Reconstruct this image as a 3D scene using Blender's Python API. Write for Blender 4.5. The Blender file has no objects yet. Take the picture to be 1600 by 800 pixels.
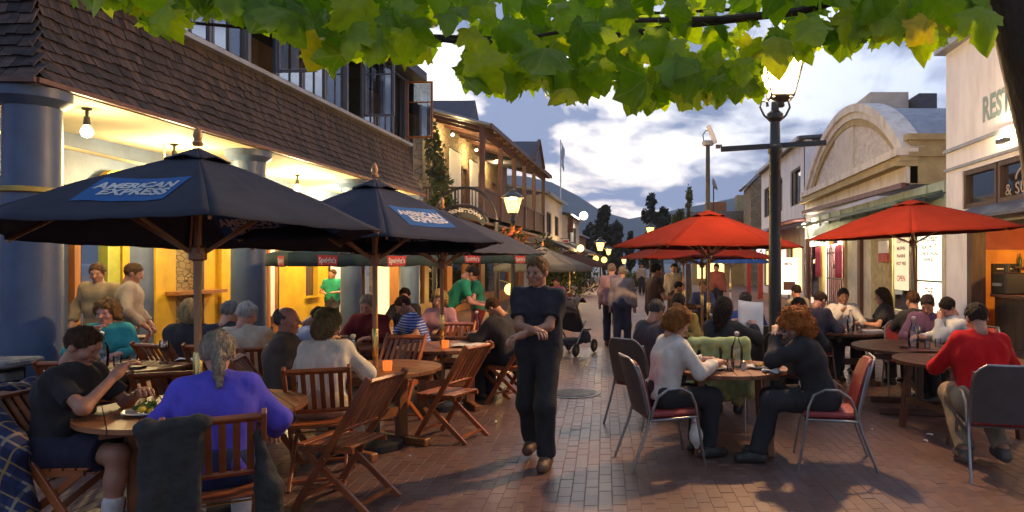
import bpy, bmesh, math, random
import numpy as np
from mathutils import Vector, Matrix
random.seed(7); np.random.seed(7)
SC = bpy.context.scene
COL = SC.collection
R = math.radians
# ------------------------------------------------------------------ camera
HZ, VX, F, EYE = 412.0, 1020.0, 1080.0, 1.70      # horizon row, street vanishing column, focal length (photo pixels), eye height
cam = bpy.data.cameras.new('camera'); camo = bpy.data.objects.new('camera', cam); COL.objects.link(camo)
cam.sensor_width = 36; cam.lens = 36 * F / 1600
cam.shift_x = (800 - VX) / 1600; cam.shift_y = (HZ - 400) / 1600
camo.location = (0, 0, EYE); camo.rotation_euler = (R(90), 0, 0)
cam.clip_start = 0.05; cam.clip_end = 20000
SC.camera = camo
# ------------------------------------------------------------------ sky
W = bpy.data.worlds.new('World'); SC.world = W; W.use_nodes = True
nt = W.node_tree; nt.nodes.clear()
def N(t, **k):
    n = nt.nodes.new(t)
    for a, b in k.items(): setattr(n, a, b)
    return n
L = nt.links.new
def wmath(op, a, b=None):
    n = N('ShaderNodeMath', operation=op)
    for i, x in enumerate((a, b)):
        if x is None: continue
        if isinstance(x, (int, float)): n.inputs[i].default_value = x
        else: L(x, n.inputs[i])
    return n.outputs[0]
def wmix(f, a, b):
    n = N('ShaderNodeMix', data_type='RGBA')
    for s, x in ((0, f), (6, a), (7, b)):
        if isinstance(x, tuple): n.inputs[s].default_value = x + (1,)
        elif isinstance(x, (int, float)): n.inputs[s].default_value = x
        else: L(x, n.inputs[s])
    return n.outputs[2]
SUN_EL, SUN_ROT = 3.0, -15.0
tc = N('ShaderNodeTexCoord')
sky = N('ShaderNodeTexSky', sky_type='NISHITA', sun_disc=False)
sky.sun_elevation = R(SUN_EL); sky.sun_rotation = R(SUN_ROT); sky.altitude = 300; sky.dust_density = 1.5
sep = N('ShaderNodeSeparateXYZ'); L(tc.outputs['Generated'], sep.inputs[0])
zc = wmath('ADD', wmath('MAXIMUM', sep.outputs[2], 0.0), 0.16)
cmb = N('ShaderNodeCombineXYZ')
L(wmath('DIVIDE', sep.outputs[0], zc), cmb.inputs[0]); L(wmath('DIVIDE', sep.outputs[1], zc), cmb.inputs[1])
mp = N('ShaderNodeMapping'); mp.inputs['Scale'].default_value = (1.0, 0.62, 1); mp.inputs['Location'].default_value = (2.35, 0.55, 0); L(cmb.outputs[0], mp.inputs[0])
nz = N('ShaderNodeTexNoise'); nz.inputs['Scale'].default_value = 1.9; nz.inputs['Detail'].default_value = 10; nz.inputs['Roughness'].default_value = .57; nz.inputs['Distortion'].default_value = .2; L(mp.outputs[0], nz.inputs['Vector'])
vd = N('ShaderNodeVectorMath', operation='DOT_PRODUCT'); L(tc.outputs['Generated'], vd.inputs[0])
sd_ = Vector((math.sin(R(SUN_ROT)), math.cos(R(SUN_ROT)), .10)).normalized(); vd.inputs[1].default_value = sd_
glow = wmath('POWER', wmath('MAXIMUM', vd.outputs['Value'], 0.0), 11.0)
# cloud density, thinner towards the sunset
dens = N('ShaderNodeMapRange'); dens.inputs[1].default_value = .40; dens.inputs[2].default_value = .52; L(wmath('SUBTRACT', nz.outputs[0], wmath('MULTIPLY', glow, .06)), dens.inputs[0])
cloudcol = wmix(glow, (.09, .114, .185), (.128, .158, .245))
nish = N('ShaderNodeVectorMath', operation='SCALE'); L(sky.outputs[0], nish.inputs[0]); nish.inputs['Scale'].default_value = .015
gapcol = wmix(glow, (.29, .33, .44), (.72, .70, .65))
gapn = N('ShaderNodeVectorMath', operation='ADD'); L(gapcol, gapn.inputs[0]); L(nish.outputs[0], gapn.inputs[1])
fin = wmix(dens.outputs[0], gapn.outputs[0], cloudcol)
bg = N('ShaderNodeBackground'); L(fin, bg.inputs[0]); bg.inputs[1].default_value = .95
wo = N('ShaderNodeOutputWorld'); L(bg.outputs[0], wo.inputs[0])
# weak afterglow sun, already behind the mountains at the end of the street
sl = bpy.data.lights.new('sun', 'SUN'); sl.energy = .12; sl.angle = R(25); sl.color = (1, .9, .78)
so = bpy.data.objects.new('sun', sl); COL.objects.link(so); so.rotation_euler = (R(90 - SUN_EL - 8), 0, R(180 - SUN_ROT)); so.location = (0, 0, 50)
SC.view_settings.view_transform = 'Standard'; SC.view_settings.look = 'None'; SC.view_settings.exposure = 1.65; SC.view_settings.gamma = 1
SC.render.engine = 'CYCLES'
SC.cycles.use_denoising = True
try: SC.cycles.denoiser = 'OPENIMAGEDENOISE'
except Exception: pass
SC.cycles.max_bounces = 6; SC.cycles.diffuse_bounces = 3; SC.cycles.glossy_bounces = 3; SC.cycles.transmission_bounces = 4; SC.cycles.transparent_max_bounces = 12
SC.cycles.sample_clamp_indirect = 4.0; SC.cycles.use_light_tree = True; SC.cycles.caustics_reflective = False; SC.cycles.caustics_refractive = False
# ------------------------------------------------------------------ helpers
def P(px, py, Y): return Vector(((px - VX) * Y / F, Y, EYE - (py - HZ) * Y / F))
def PXX(px, Y): return (px - VX) * Y / F
def YofX(px, X): return X * F / (px - VX)
MATS = {}
def mat(name, col, col2=None, scale=6.0, rough=.7, bump=.0, bscale=None, metallic=0.0, stretch=(1, 1, 1), detail=5, emit=None, estr=0.0, trans=0.0, spec=.5, sheen=0.0, coat=0.0, alpha=1.0, objrand=0.0, low=.35, high=.65, sss=0.0, coords='Object', rrange=.12):
    if name in MATS: return MATS[name]
    m = bpy.data.materials.new(name); m.use_nodes = True; t = m.node_tree; b = t.nodes['Principled BSDF']
    b.inputs['Roughness'].default_value = rough; b.inputs['Metallic'].default_value = metallic
    b.inputs['Specular IOR Level'].default_value = spec
    if sheen: b.inputs['Sheen Weight'].default_value = sheen
    if coat: b.inputs['Coat Weight'].default_value = coat; b.inputs['Coat Roughness'].default_value = .25
    if trans: b.inputs['Transmission Weight'].default_value = trans
    if sss: b.inputs['Subsurface Weight'].default_value = sss; b.inputs['Subsurface Radius'].default_value = (.012, .006, .004)
    if emit: b.inputs['Emission Color'].default_value = emit + (1,); b.inputs['Emission Strength'].default_value = estr
    if alpha < 1: b.inputs['Alpha'].default_value = alpha
    col2 = col2 or tuple(c * .72 for c in col)
    tcn = t.nodes.new('ShaderNodeTexCoord'); mpn = t.nodes.new('ShaderNodeMapping'); mpn.inputs['Scale'].default_value = stretch
    t.links.new(tcn.outputs[coords], mpn.inputs[0])
    vec = mpn.outputs[0]
    if objrand:
        oi = t.nodes.new('ShaderNodeObjectInfo'); ad = t.nodes.new('ShaderNodeVectorMath'); ad.operation = 'MULTIPLY_ADD'
        ad.inputs[1].default_value = (1, 1, 1)
        sc_ = t.nodes.new('ShaderNodeVectorMath'); sc_.operation = 'SCALE'; sc_.inputs[0].default_value = (37, 23, 11); t.links.new(oi.outputs['Random'], sc_.inputs['Scale'])
        t.links.new(vec, ad.inputs[0]); t.links.new(sc_.outputs[0], ad.inputs[2]); vec = ad.outputs[0]
    n = t.nodes.new('ShaderNodeTexNoise'); n.inputs['Scale'].default_value = scale; n.inputs['Detail'].default_value = detail; n.inputs['Roughness'].default_value = .62
    t.links.new(vec, n.inputs['Vector'])
    r = t.nodes.new('ShaderNodeValToRGB'); r.color_ramp.elements[0].position = low; r.color_ramp.elements[1].position = high
    r.color_ramp.elements[0].color = col2 + (1,); r.color_ramp.elements[1].color = col + (1,)
    t.links.new(n.outputs[0], r.inputs[0]); out = r.outputs[0]
    if objrand:
        hs = t.nodes.new('ShaderNodeHueSaturation'); mr = t.nodes.new('ShaderNodeMapRange'); mr.inputs[3].default_value = 1 - objrand; mr.inputs[4].default_value = 1 + objrand
        t.links.new(oi.outputs['Random'], mr.inputs[0]); t.links.new(mr.outputs[0], hs.inputs['Value']); t.links.new(out, hs.inputs['Color']); out = hs.outputs[0]
    t.links.new(out, b.inputs['Base Color'])
    if rrange:
        mr2 = t.nodes.new('ShaderNodeMapRange'); mr2.inputs[3].default_value = min(1, rough + rrange); mr2.inputs[4].default_value = max(.02, rough - rrange)
        t.links.new(n.outputs[0], mr2.inputs[0]); t.links.new(mr2.outputs[0], b.inputs['Roughness'])
    if bump:
        n2 = t.nodes.new('ShaderNodeTexNoise'); n2.inputs['Scale'].default_value = bscale or scale * 4; n2.inputs['Detail'].default_value = 4; t.links.new(vec, n2.inputs['Vector'])
        bp = t.nodes.new('ShaderNodeBump'); bp.inputs['Strength'].default_value = bump; bp.inputs['Distance'].default_value = .02
        t.links.new(n2.outputs[0], bp.inputs['Height']); t.links.new(bp.outputs[0], b.inputs['Normal'])
    MATS[name] = m
    return m
def emat(name, col, strength):
    if name in MATS: return MATS[name]
    m = bpy.data.materials.new(name); m.use_nodes = True; t = m.node_tree; t.nodes.clear()
    e = t.nodes.new('ShaderNodeEmission'); o = t.nodes.new('ShaderNodeOutputMaterial'); e.inputs[0].default_value = col + (1,); e.inputs[1].default_value = strength
    t.links.new(e.outputs[0], o.inputs[0]); MATS[name] = m
    return m
def glowglass(name, col, strength, tr=.75):
    m = bpy.data.materials.new(name); m.use_nodes = True; t = m.node_tree; t.nodes.clear()
    e = t.nodes.new('ShaderNodeEmission'); o = t.nodes.new('ShaderNodeOutputMaterial'); e.inputs[0].default_value = col + (1,); e.inputs[1].default_value = strength
    tr_ = t.nodes.new('ShaderNodeBsdfTransparent'); tr_.inputs[0].default_value = (tr, tr, tr, 1); a = t.nodes.new('ShaderNodeAddShader')
    t.links.new(e.outputs[0], a.inputs[0]); t.links.new(tr_.outputs[0], a.inputs[1]); t.links.new(a.outputs[0], o.inputs[0]); MATS[name] = m
    return m
def paneglass(name, tint=(.8, .85, .9), refl=.25, rough=.03):
    m = bpy.data.materials.new(name); m.use_nodes = True; t = m.node_tree; t.nodes.clear()
    o = t.nodes.new('ShaderNodeOutputMaterial'); g = t.nodes.new('ShaderNodeBsdfGlossy'); g.inputs['Roughness'].default_value = rough
    tr_ = t.nodes.new('ShaderNodeBsdfTransparent'); tr_.inputs[0].default_value = tint + (1,)
    fr = t.nodes.new('ShaderNodeFresnel'); fr.inputs[0].default_value = 1.45
    mx = t.nodes.new('ShaderNodeMath'); mx.operation = 'ADD'; mx.inputs[1].default_value = refl; mx.use_clamp = True
    t.links.new(fr.outputs[0], mx.inputs[0]); s = t.nodes.new('ShaderNodeMixShader')
    t.links.new(mx.outputs[0], s.inputs[0]); t.links.new(tr_.outputs[0], s.inputs[1]); t.links.new(g.outputs[0], s.inputs[2]); t.links.new(s.outputs[0], o.inputs[0]); MATS[name] = m
    return m
class MB:
    def __init__(s): s.v = []; s.f = []; s.m = []
    def add(s, vs, fs, m=0):
        o = len(s.v); s.v += [tuple(x) for x in vs]; s.f += [tuple(i + o for i in f) for f in fs]; s.m += [m] * len(fs); return s
    def box(s, c, d, m=0, rot=None):
        vs = []
        for z in (-.5, .5):
            for x, y in ((-.5, -.5), (.5, -.5), (.5, .5), (-.5, .5)):
                p = Vector((x * d[0], y * d[1], z * d[2]))
                if rot is not None: p = rot @ p
                vs.append(p + Vector(c))
        return s.add(vs, [(3, 2, 1, 0), (4, 5, 6, 7), (0, 1, 5, 4), (1, 2, 6, 5), (2, 3, 7, 6), (3, 0, 4, 7)], m)
    def bar(s, a, b, w, h, m=0, up=(0, 0, 1)):
        a = Vector(a); b = Vector(b); d = (b - a).normalized(); u = Vector(up)
        if abs(d.dot(u)) > .98: u = Vector((0, 1, 0))
        x = d.cross(u).normalized(); u = x.cross(d)
        vs = []
        for p in (a, b):
            for i, j in ((-.5, -.5), (.5, -.5), (.5, .5), (-.5, .5)): vs.append(p + x * (i * w) + u * (j * h))
        return s.add(vs, [(0, 1, 2, 3), (7, 6, 5, 4), (4, 5, 1, 0), (5, 6, 2, 1), (6, 7, 3, 2), (7, 4, 0, 3)], m)
    def tube(s, pts, r, n=8, m=0, cap=True):
        pts = [Vector(p) for p in pts]; k = len(pts); rr = r if isinstance(r, (list, tuple)) else [r] * k
        vs = []; fs = []; d0 = (pts[1] - pts[0]).normalized(); u = d0.orthogonal().normalized()
        for i, p in enumerate(pts):
            d = (pts[min(i + 1, k - 1)] - pts[max(i - 1, 0)]).normalized()
            u = (u - d * u.dot(d)); u = u.normalized() if u.length > 1e-6 else d.orthogonal().normalized(); w = d.cross(u)
            for j in range(n):
                a = 2 * math.pi * j / n; vs.append(p + (u * math.cos(a) + w * math.sin(a)) * rr[i])
        for i in range(k - 1):
            for j in range(n): fs.append((i * n + j, i * n + (j + 1) % n, (i + 1) * n + (j + 1) % n, (i + 1) * n + j))
        if cap: fs.append(tuple(range(n - 1, -1, -1))); fs.append(tuple((k - 1) * n + j for j in range(n)))
        return s.add(vs, fs, m)
    def lathe(s, prof, n=16, c=(0, 0, 0), m=0, rot=None):
        vs = []; fs = []; k = len(prof)
        for r, z in prof:
            for j in range(n):
                a = 2 * math.pi * j / n; p = Vector((r * math.cos(a), r * math.sin(a), z))
                if rot is not None: p = rot @ p
                vs.append(p + Vector(c))
        for i in range(k - 1):
            for j in range(n): fs.append((i * n + j, i * n + (j + 1) % n, (i + 1) * n + (j + 1) % n, (i + 1) * n + j))
        if prof[0][0] > 1e-4: fs.append(tuple(range(n - 1, -1, -1)))
        if prof[-1][0] > 1e-4: fs.append(tuple((k - 1) * n + j for j in range(n)))
        return s.add(vs, fs, m)
    def prism(s, poly, vec, m=0):
        n = len(poly); a = [Vector(p) for p in poly]; b = [p + Vector(vec) for p in a]
        return s.add(a + b, [tuple(range(n - 1, -1, -1)), tuple(range(n, 2 * n))] + [(i, (i + 1) % n, n + (i + 1) % n, n + i) for i in range(n)], m)
    def grid(s, fn, nu, nv, m=0, closed=False):
        vs = [fn(i / nu, j / nv) for j in range(nv + 1) for i in range(nu + 1)]
        fs = [(j * (nu + 1) + i, j * (nu + 1) + i + 1, (j + 1) * (nu + 1) + i + 1, (j + 1) * (nu + 1) + i) for j in range(nv) for i in range(nu)]
        return s.add(vs, fs, m)
    def mesh(s, name, mats, smooth=False, fix=True):
        me = bpy.data.meshes.new(name); me.from_pydata(s.v, [], s.f)
        for m in (mats if isinstance(mats, (list, tuple)) else [mats]): me.materials.append(m)
        if any(s.m): me.polygons.foreach_set('material_index', s.m)
        if fix:
            bm = bmesh.new(); bm.from_mesh(me); bmesh.ops.remove_doubles(bm, verts=bm.verts, dist=1e-5); bmesh.ops.recalc_face_normals(bm, faces=bm.faces); bm.to_mesh(me); bm.free()
        if smooth:
            me.polygons.foreach_set('use_smooth', [True] * len(me.polygons))
            if smooth != 'all':
                try: me.set_sharp_from_angle(angle=R(38))
                except Exception: pass
        me.update(); return me
    def build(s, name, mats, parent=None, smooth=False, bevel=0, thick=0, fix=True):
        return obj(name, s.mesh(name, mats, smooth, fix), parent, bevel, thick)
def obj(name, me, parent=None, bevel=0, thick=0):
    o = bpy.data.objects.new(name, me); COL.objects.link(o)
    if parent: o.parent = parent
    if thick: md = o.modifiers.new('solid', 'SOLIDIFY'); md.thickness = thick; md.offset = 0
    if bevel:
        md = o.modifiers.new('bevel', 'BEVEL'); md.width = bevel; md.segments = 1; md.limit_method = 'ANGLE'; md.angle_limit = R(40)
    return o
def tag(o, label, cat, group=None, kind=None):
    if label: o['label'] = label
    if cat: o['category'] = cat
    if group: o['group'] = group
    if kind: o['kind'] = kind
    return o
def thing(name, label, cat, loc=(0, 0, 0), rz=0, group=None):
    o = bpy.data.objects.new(name, None); COL.objects.link(o); o.location = loc; o.rotation_euler = (0, 0, R(rz)); o.empty_display_size = .1
    return tag(o, label, cat, group)
def struct(o): o['kind'] = 'structure'; return o
KIDS = {}
def copy_tree(o, parent=None):
    c = o.copy(); COL.objects.link(c); c.parent = parent
    for ch in list(o.children): copy_tree(ch, c)
    return c
def wall(name, mp_, u0, u1, v0, v1, holes, th, m, parent=None, smooth=False):
    """wall sheet with rectangular openings; mp_(u,v,w) maps to the world, w = 0 front, th back"""
    us = sorted({u0, u1, *[min(max(h[i], u0), u1) for h in holes for i in (0, 1)]}); vs = sorted({v0, v1, *[min(max(h[i], v0), v1) for h in holes for i in (2, 3)]})
    def solid(i, j):
        if i < 0 or j < 0 or i >= len(us) - 1 or j >= len(vs) - 1: return False
        a = (us[i] + us[i + 1]) / 2; b = (vs[j] + vs[j + 1]) / 2
        return not any(h[0] < a < h[1] and h[2] < b < h[3] for h in holes)
    b = MB(); idx = {}
    def V(i, j, k):
        if (i, j, k) not in idx: idx[i, j, k] = len(b.v); b.v.append(tuple(mp_(us[i], vs[j], th * k)))
        return idx[i, j, k]
    for i in range(len(us) - 1):
        for j in range(len(vs) - 1):
            if not solid(i, j): continue
            b.f.append((V(i, j, 0), V(i + 1, j, 0), V(i + 1, j + 1, 0), V(i, j + 1, 0))); b.f.append((V(i, j, 1), V(i, j + 1, 1), V(i + 1, j + 1, 1), V(i + 1, j, 1)))
            for di, dj, e in ((-1, 0, ((i, j), (i, j + 1))), (1, 0, ((i + 1, j + 1), (i + 1, j))), (0, -1, ((i + 1, j), (i, j))), (0, 1, ((i, j + 1), (i + 1, j + 1)))):
                if not solid(i + di, j + dj): b.f.append((V(*e[0], 0), V(*e[1], 0), V(*e[1], 1), V(*e[0], 1)))
    b.m = [0] * len(b.f)
    return b.build(name, m, parent, smooth)
def text_mesh(txt, size=1.0, bold=0.0, extrude=0.0):
    c = bpy.data.curves.new('lettering', 'FONT'); c.body = txt; c.size = size; c.align_x = 'CENTER'; c.align_y = 'CENTER'; c.offset = bold; c.extrude = extrude; c.resolution_u = 3
    o = bpy.data.objects.new('lettering', c); COL.objects.link(o); bpy.context.view_layer.update()
    me = bpy.data.meshes.new_from_object(o.evaluated_get(bpy.context.evaluated_depsgraph_get())); bpy.data.objects.remove(o)
    return me
def lettering(txt, fn, size, m, parent, bold=0.0, width=None, name='lettering'):
    """flat lettering; fn(u,v) puts the text plane into the parent's space"""
    me = text_mesh(txt, size, bold)
    xs = [v.co.x for v in me.vertices]; k = 1.0
    if width and xs: k = width / (max(xs) - min(xs))
    for v in me.vertices: v.co = fn(v.co.x * k, v.co.y)
    me.materials.clear(); me.materials.append(m); me.update()
    return obj(name, me, parent)
def point_light(name, loc, power, col, radius=.06):
    l = bpy.data.lights.new(name, 'POINT'); l.energy = power; l.color = col; l.shadow_soft_size = radius
    o = bpy.data.objects.new(name, l); COL.objects.link(o); o.location = loc
    return o
# ------------------------------------------------------------------ materials of the setting
def brick_mat(name, attr):
    m = bpy.data.materials.new(name); m.use_nodes = True; t = m.node_tree; b = t.nodes['Principled BSDF']
    if attr == 'obj': a = t.nodes.new('ShaderNodeObjectInfo').outputs['Random']
    else: n = t.nodes.new('ShaderNodeAttribute'); n.attribute_name = 'rnd'; a = n.outputs['Fac']
    r = t.nodes.new('ShaderNodeValToRGB'); e = r.color_ramp.elements; e[0].color = (.135, .078, .062, 1); e[1].color = (.195, .112, .088, 1); x = e.new(.55); x.color = (.165, .09, .068, 1); x = e.new(.8); x.color = (.145, .095, .085, 1)
    t.links.new(a, r.inputs[0])
    g = t.nodes.new('ShaderNodeNewGeometry'); nn = t.nodes.new('ShaderNodeTexNoise'); nn.inputs['Scale'].default_value = 1.1; nn.inputs['Detail'].default_value = 8; nn.inputs['Roughness'].default_value = .7; t.links.new(g.outputs['Position'], nn.inputs['Vector'])
    mx = t.nodes.new('ShaderNodeMix'); mx.data_type = 'RGBA'; mx.blend_type = 'MULTIPLY'; mx.inputs[0].default_value = .75; t.links.new(r.outputs[0], mx.inputs[6])
    r2 = t.nodes.new('ShaderNodeValToRGB'); r2.color_ramp.elements[0].position = .33; r2.color_ramp.elements[0].color = (.45, .45, .47, 1); r2.color_ramp.elements[1].position = .62; t.links.new(nn.outputs[0], r2.inputs[0]); t.links.new(r2.outputs[0], mx.inputs[7])
    t.links.new(mx.outputs[2], b.inputs['Base Color'])
    mr = t.nodes.new('ShaderNodeMapRange'); mr.inputs[3].default_value = .26; mr.inputs[4].default_value = .56; t.links.new(nn.outputs[0], mr.inputs[0]); t.links.new(mr.outputs[0], b.inputs['Roughness'])
    n2 = t.nodes.new('ShaderNodeTexNoise'); n2.inputs['Scale'].default_value = 60; n2.inputs['Detail'].default_value = 3; t.links.new(g.outputs['Position'], n2.inputs['Vector'])
    bp = t.nodes.new('ShaderNodeBump'); bp.inputs['Strength'].default_value = .25; bp.inputs['Distance'].default_value = .01; t.links.new(n2.outputs[0], bp.inputs['Height']); t.links.new(bp.outputs[0], b.inputs['Normal'])
    return m
def paving_mat():
    m = bpy.data.materials.new('far_paving'); m.use_nodes = True; t = m.node_tree; b = t.nodes['Principled BSDF']
    g = t.nodes.new('ShaderNodeNewGeometry'); mp_ = t.nodes.new('ShaderNodeMapping'); mp_.inputs['Rotation'].default_value = (0, 0, R(-94)); t.links.new(g.outputs['Position'], mp_.inputs[0])
    br = t.nodes.new('ShaderNodeTexBrick'); br.inputs['Scale'].default_value = 1; br.inputs['Brick Width'].default_value = .2; br.inputs['Row Height'].default_value = .1; br.inputs['Mortar Size'].default_value = .004
    br.inputs['Color1'].default_value = (.19, .085, .06, 1); br.inputs['Color2'].default_value = (.14, .065, .05, 1); br.inputs['Mortar'].default_value = (.11, .07, .058, 1); t.links.new(mp_.outputs[0], br.inputs['Vector'])
    n = t.nodes.new('ShaderNodeTexNoise'); n.inputs['Scale'].default_value = .8; n.inputs['Detail'].default_value = 7; t.links.new(g.outputs['Position'], n.inputs['Vector'])
    mx = t.nodes.new('ShaderNodeMix'); mx.data_type = 'RGBA'; mx.blend_type = 'MULTIPLY'; mx.inputs[0].default_value = .6; t.links.new(br.outputs[0], mx.inputs[6]); t.links.new(n.outputs[0], mx.inputs[7])
    hs = t.nodes.new('ShaderNodeHueSaturation'); hs.inputs['Value'].default_value = 1.25; t.links.new(mx.outputs[2], hs.inputs['Color']); t.links.new(hs.outputs[0], b.inputs['Base Color'])
    b.inputs['Roughness'].default_value = .6
    bp = t.nodes.new('ShaderNodeBump'); bp.inputs['Strength'].default_value = .4; bp.inputs['Distance'].default_value = .01; t.links.new(br.outputs['Fac'], bp.inputs['Height']); bp.invert = True; t.links.new(bp.outputs[0], b.inputs['Normal'])
    return m
def stone_mat(name, c1, c2, mortar, scale=3.2, bump=.8, flat=(1, 1, 1.6)):
    m = bpy.data.materials.new(name); m.use_nodes = True; t = m.node_tree; b = t.nodes['Principled BSDF']
    g = t.nodes.new('ShaderNodeNewGeometry'); mp_ = t.nodes.new('ShaderNodeMapping'); mp_.inputs['Scale'].default_value = flat; t.links.new(g.outputs['Position'], mp_.inputs[0])
    v = t.nodes.new('ShaderNodeTexVoronoi'); v.feature = 'DISTANCE_TO_EDGE'; v.inputs['Scale'].default_value = scale; v2 = t.nodes.new('ShaderNodeTexVoronoi'); v2.inputs['Scale'].default_value = scale
    t.links.new(mp_.outputs[0], v.inputs['Vector']); t.links.new(mp_.outputs[0], v2.inputs['Vector'])
    sp = t.nodes.new('ShaderNodeSeparateColor'); t.links.new(v2.outputs['Color'], sp.inputs[0])
    mx = t.nodes.new('ShaderNodeMix'); mx.data_type = 'RGBA'; mx.inputs[6].default_value = c1 + (1,); mx.inputs[7].default_value = c2 + (1,); t.links.new(sp.outputs[0], mx.inputs[0])
    r = t.nodes.new('ShaderNodeMapRange'); r.inputs[1].default_value = 0; r.inputs[2].default_value = .06; t.links.new(v.outputs['Distance'], r.inputs[0])
    mm = t.nodes.new('ShaderNodeMix'); mm.data_type = 'RGBA'; mm.inputs[6].default_value = mortar + (1,); t.links.new(r.outputs[0], mm.inputs[0]); t.links.new(mx.outputs[2], mm.inputs[7]); t.links.new(mm.outputs[2], b.inputs['Base Color'])
    bp = t.nodes.new('ShaderNodeBump'); bp.inputs['Strength'].default_value = bump; bp.inputs['Distance'].default_value = .03; t.links.new(r.outputs[0], bp.inputs['Height']); t.links.new(bp.outputs[0], b.inputs['Normal']); b.inputs['Roughness'].default_value = .85
    MATS[name] = m
    return m
M_blue = mat('blue_render', (.075, .115, .21), (.06, .09, .165), 3, .55, .15, 40)
M_col = mat('column_paint', (.060, .098, .18), (.045, .072, .13), 2.2, .45, .08, 30)
M_yel = mat('yellow_render', (.62, .37, .012), (.50, .28, .01), 2.5, .6, .15, 30)
M_lime = mat('lime_paint', (.42, .44, .06), None, 3, .5)
M_cream = mat('cream_ceiling', (.50, .43, .28), (.42, .36, .23), 1.5, .8, .05)
M_white = mat('white_render', (.80, .80, .82), (.62, .61, .62), 2.2, .8, .3, 14, detail=9, stretch=(1, 1, .3), low=.3, high=.55)
M_stucco = mat('arch_stucco', (.72, .68, .61), (.50, .45, .39), 2.6, .85, .5, 18, detail=9, stretch=(1, 1, .35), low=.3, high=.56)
M_stuccoy = mat('ochre_lit_stucco', (.46, .37, .18), (.34, .26, .13), 2.4, .85, .5, 14, detail=8)
M_darkwood = mat('dark_wood', (.075, .04, .025), (.04, .022, .015), 8, .6, .2, 30, stretch=(1, 1, .15))
M_brownwood = mat('brown_painted_wood', (.12, .05, .03), (.075, .03, .02), 8, .55, .15, 30, stretch=(1, 1, .2))
M_orangewood = mat('orange_wood', (.33, .13, .03), (.22, .08, .02), 6, .5, .1, 30, stretch=(1, 1, .15))
M_frame = mat('bluegrey_frame', (.095, .12, .17), (.07, .09, .13), 5, .5)
M_grey = mat('zinc_grey', (.30, .32, .36), (.22, .24, .28), 3, .5, .1, metallic=.3)
M_maroon = mat('maroon_paint', (.13, .035, .035), (.09, .025, .025), 4, .5)
M_slate = mat('slate_roof', (.075, .08, .10), (.05, .055, .07), 9, .6, .6, 20, stretch=(1, 3, 3))
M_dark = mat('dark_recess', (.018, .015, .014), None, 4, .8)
M_black = mat('black_iron', (.018, .019, .022), (.012, .012, .014), 8, .42, .1, 60)
M_iron = mat('green_black_iron', (.022, .028, .028), (.014, .017, .018), 6, .38, .12, 50)
M_stone = stone_mat('stone_wall', (.34, .26, .15), (.22, .17, .10), (.12, .10, .07), 3.0)
M_stone2 = stone_mat('schist_panel', (.40, .30, .14), (.24, .17, .08), (.10, .07, .04), 6.0, 1.0, (1, 1, 2.2))
M_glassdark = paneglass('window_glass', (.6, .65, .7), .5)
M_glassshop = paneglass('shop_glass', (.92, .93, .92), .03)
M_warm = emat('warm_interior', (1.0, .62, .22), .9)
M_warm2 = emat('amber_interior', (1.0, .45, .10), .55)
M_paper = mat('paper_white', (.78, .76, .70), (.70, .68, .62), 3, .7)
M_letter = mat('teal_letter', (.20, .29, .30), (.27, .36, .37), 9, .8)
# ------------------------------------------------------------------ ground
YB0, YB1, XB0, XB1 = 3.3, 14.0, -4.4, 4.6
gb = MB()
gb.add([(-900, -60, -.0025), (900, -60, -.0025), (900, 95, -.0025), (-900, 95, -.0025)], [(0, 1, 2, 3)])
ground = struct(gb.build('ground', [paving_mat()])); ground['label'] = 'red brick paving of the pedestrian street'
M_brick = brick_mat('paver', 'obj'); M_bricks = brick_mat('paver_field', 'attr')
def brick_geo(cx, cy, ang, dz, tilt, hl=.0987, hw=.0487):
    ca, sa = math.cos(ang), math.sin(ang); vs = []
    for z, e in ((-.02, 0), (-.004, 0), (0, .0032)):
        for x, y in ((-hl + e, -hw + e), (hl - e, -hw + e), (hl - e, hw - e), (-hl + e, hw - e)):
            vs.append((cx + x * ca - y * sa, cy + x * sa + y * ca, z + dz + (tilt[0] * x + tilt[1] * y if z > -.01 else 0)))
    fs = [(8, 9, 10, 11)]
    for k in (0, 4):
        for i in range(4): fs.append((k + i, k + (i + 1) % 4, k + 4 + (i + 1) % 4, k + 4 + i))
    return vs, fs
spots = []
c45 = math.sqrt(.5)
ROT = 94.0                                         # stretcher bond, courses running along the street
for i in range(-80, 81):
    for j in range(-50, 51):
        u = .2 * j + (.1 if i % 2 else 0); v = .1 * i; a = R(ROT)
        x = u * math.cos(a) - v * math.sin(a); y = u * math.sin(a) + v * math.cos(a) + 8.7
        if XB0 < x < XB1 and YB0 < y < YB1: spots.append((x, y, ROT))
def inview(x, y):
    px = VX + F * x / y; py = HZ + F * 1.7 / y
    return -30 < px < 1630 and py < 830
hid = lambda x, y: (x < -2.4 and y < 6.5)
spots.sort(key=lambda s: (not inview(s[0], s[1])) * 100 + hid(s[0], s[1]) * 50 + s[1])
bm_ = MB(); vs, fs = brick_geo(0, 0, 0, 0, (0, 0)); bm_.add(vs, fs); brick_me = bm_.mesh('brick', M_brick)
fld = MB(); rnd = []
for k, (x, y, a) in enumerate(spots):
    dz = random.gauss(0, .0008) + .0; tl = (random.gauss(0, .007), random.gauss(0, .007))
    if k < 300:
        o = obj('brick', brick_me, ground); o.location = (x, y, dz); o.rotation_euler = (tl[1] * .6, -tl[0] * .6, R(a))
    else:
        vs, fs = brick_geo(x, y, R(a), dz, tl); fld.add(vs, fs); rnd += [random.random()] * len(fs)
fm = fld.mesh('brick_field', M_bricks, fix=False); at = fm.attributes.new('rnd', 'FLOAT', 'FACE'); at.data.foreach_set('value', rnd)
fo = obj('brick_field', fm, ground); fo['kind'] = 'stuff'
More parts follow.
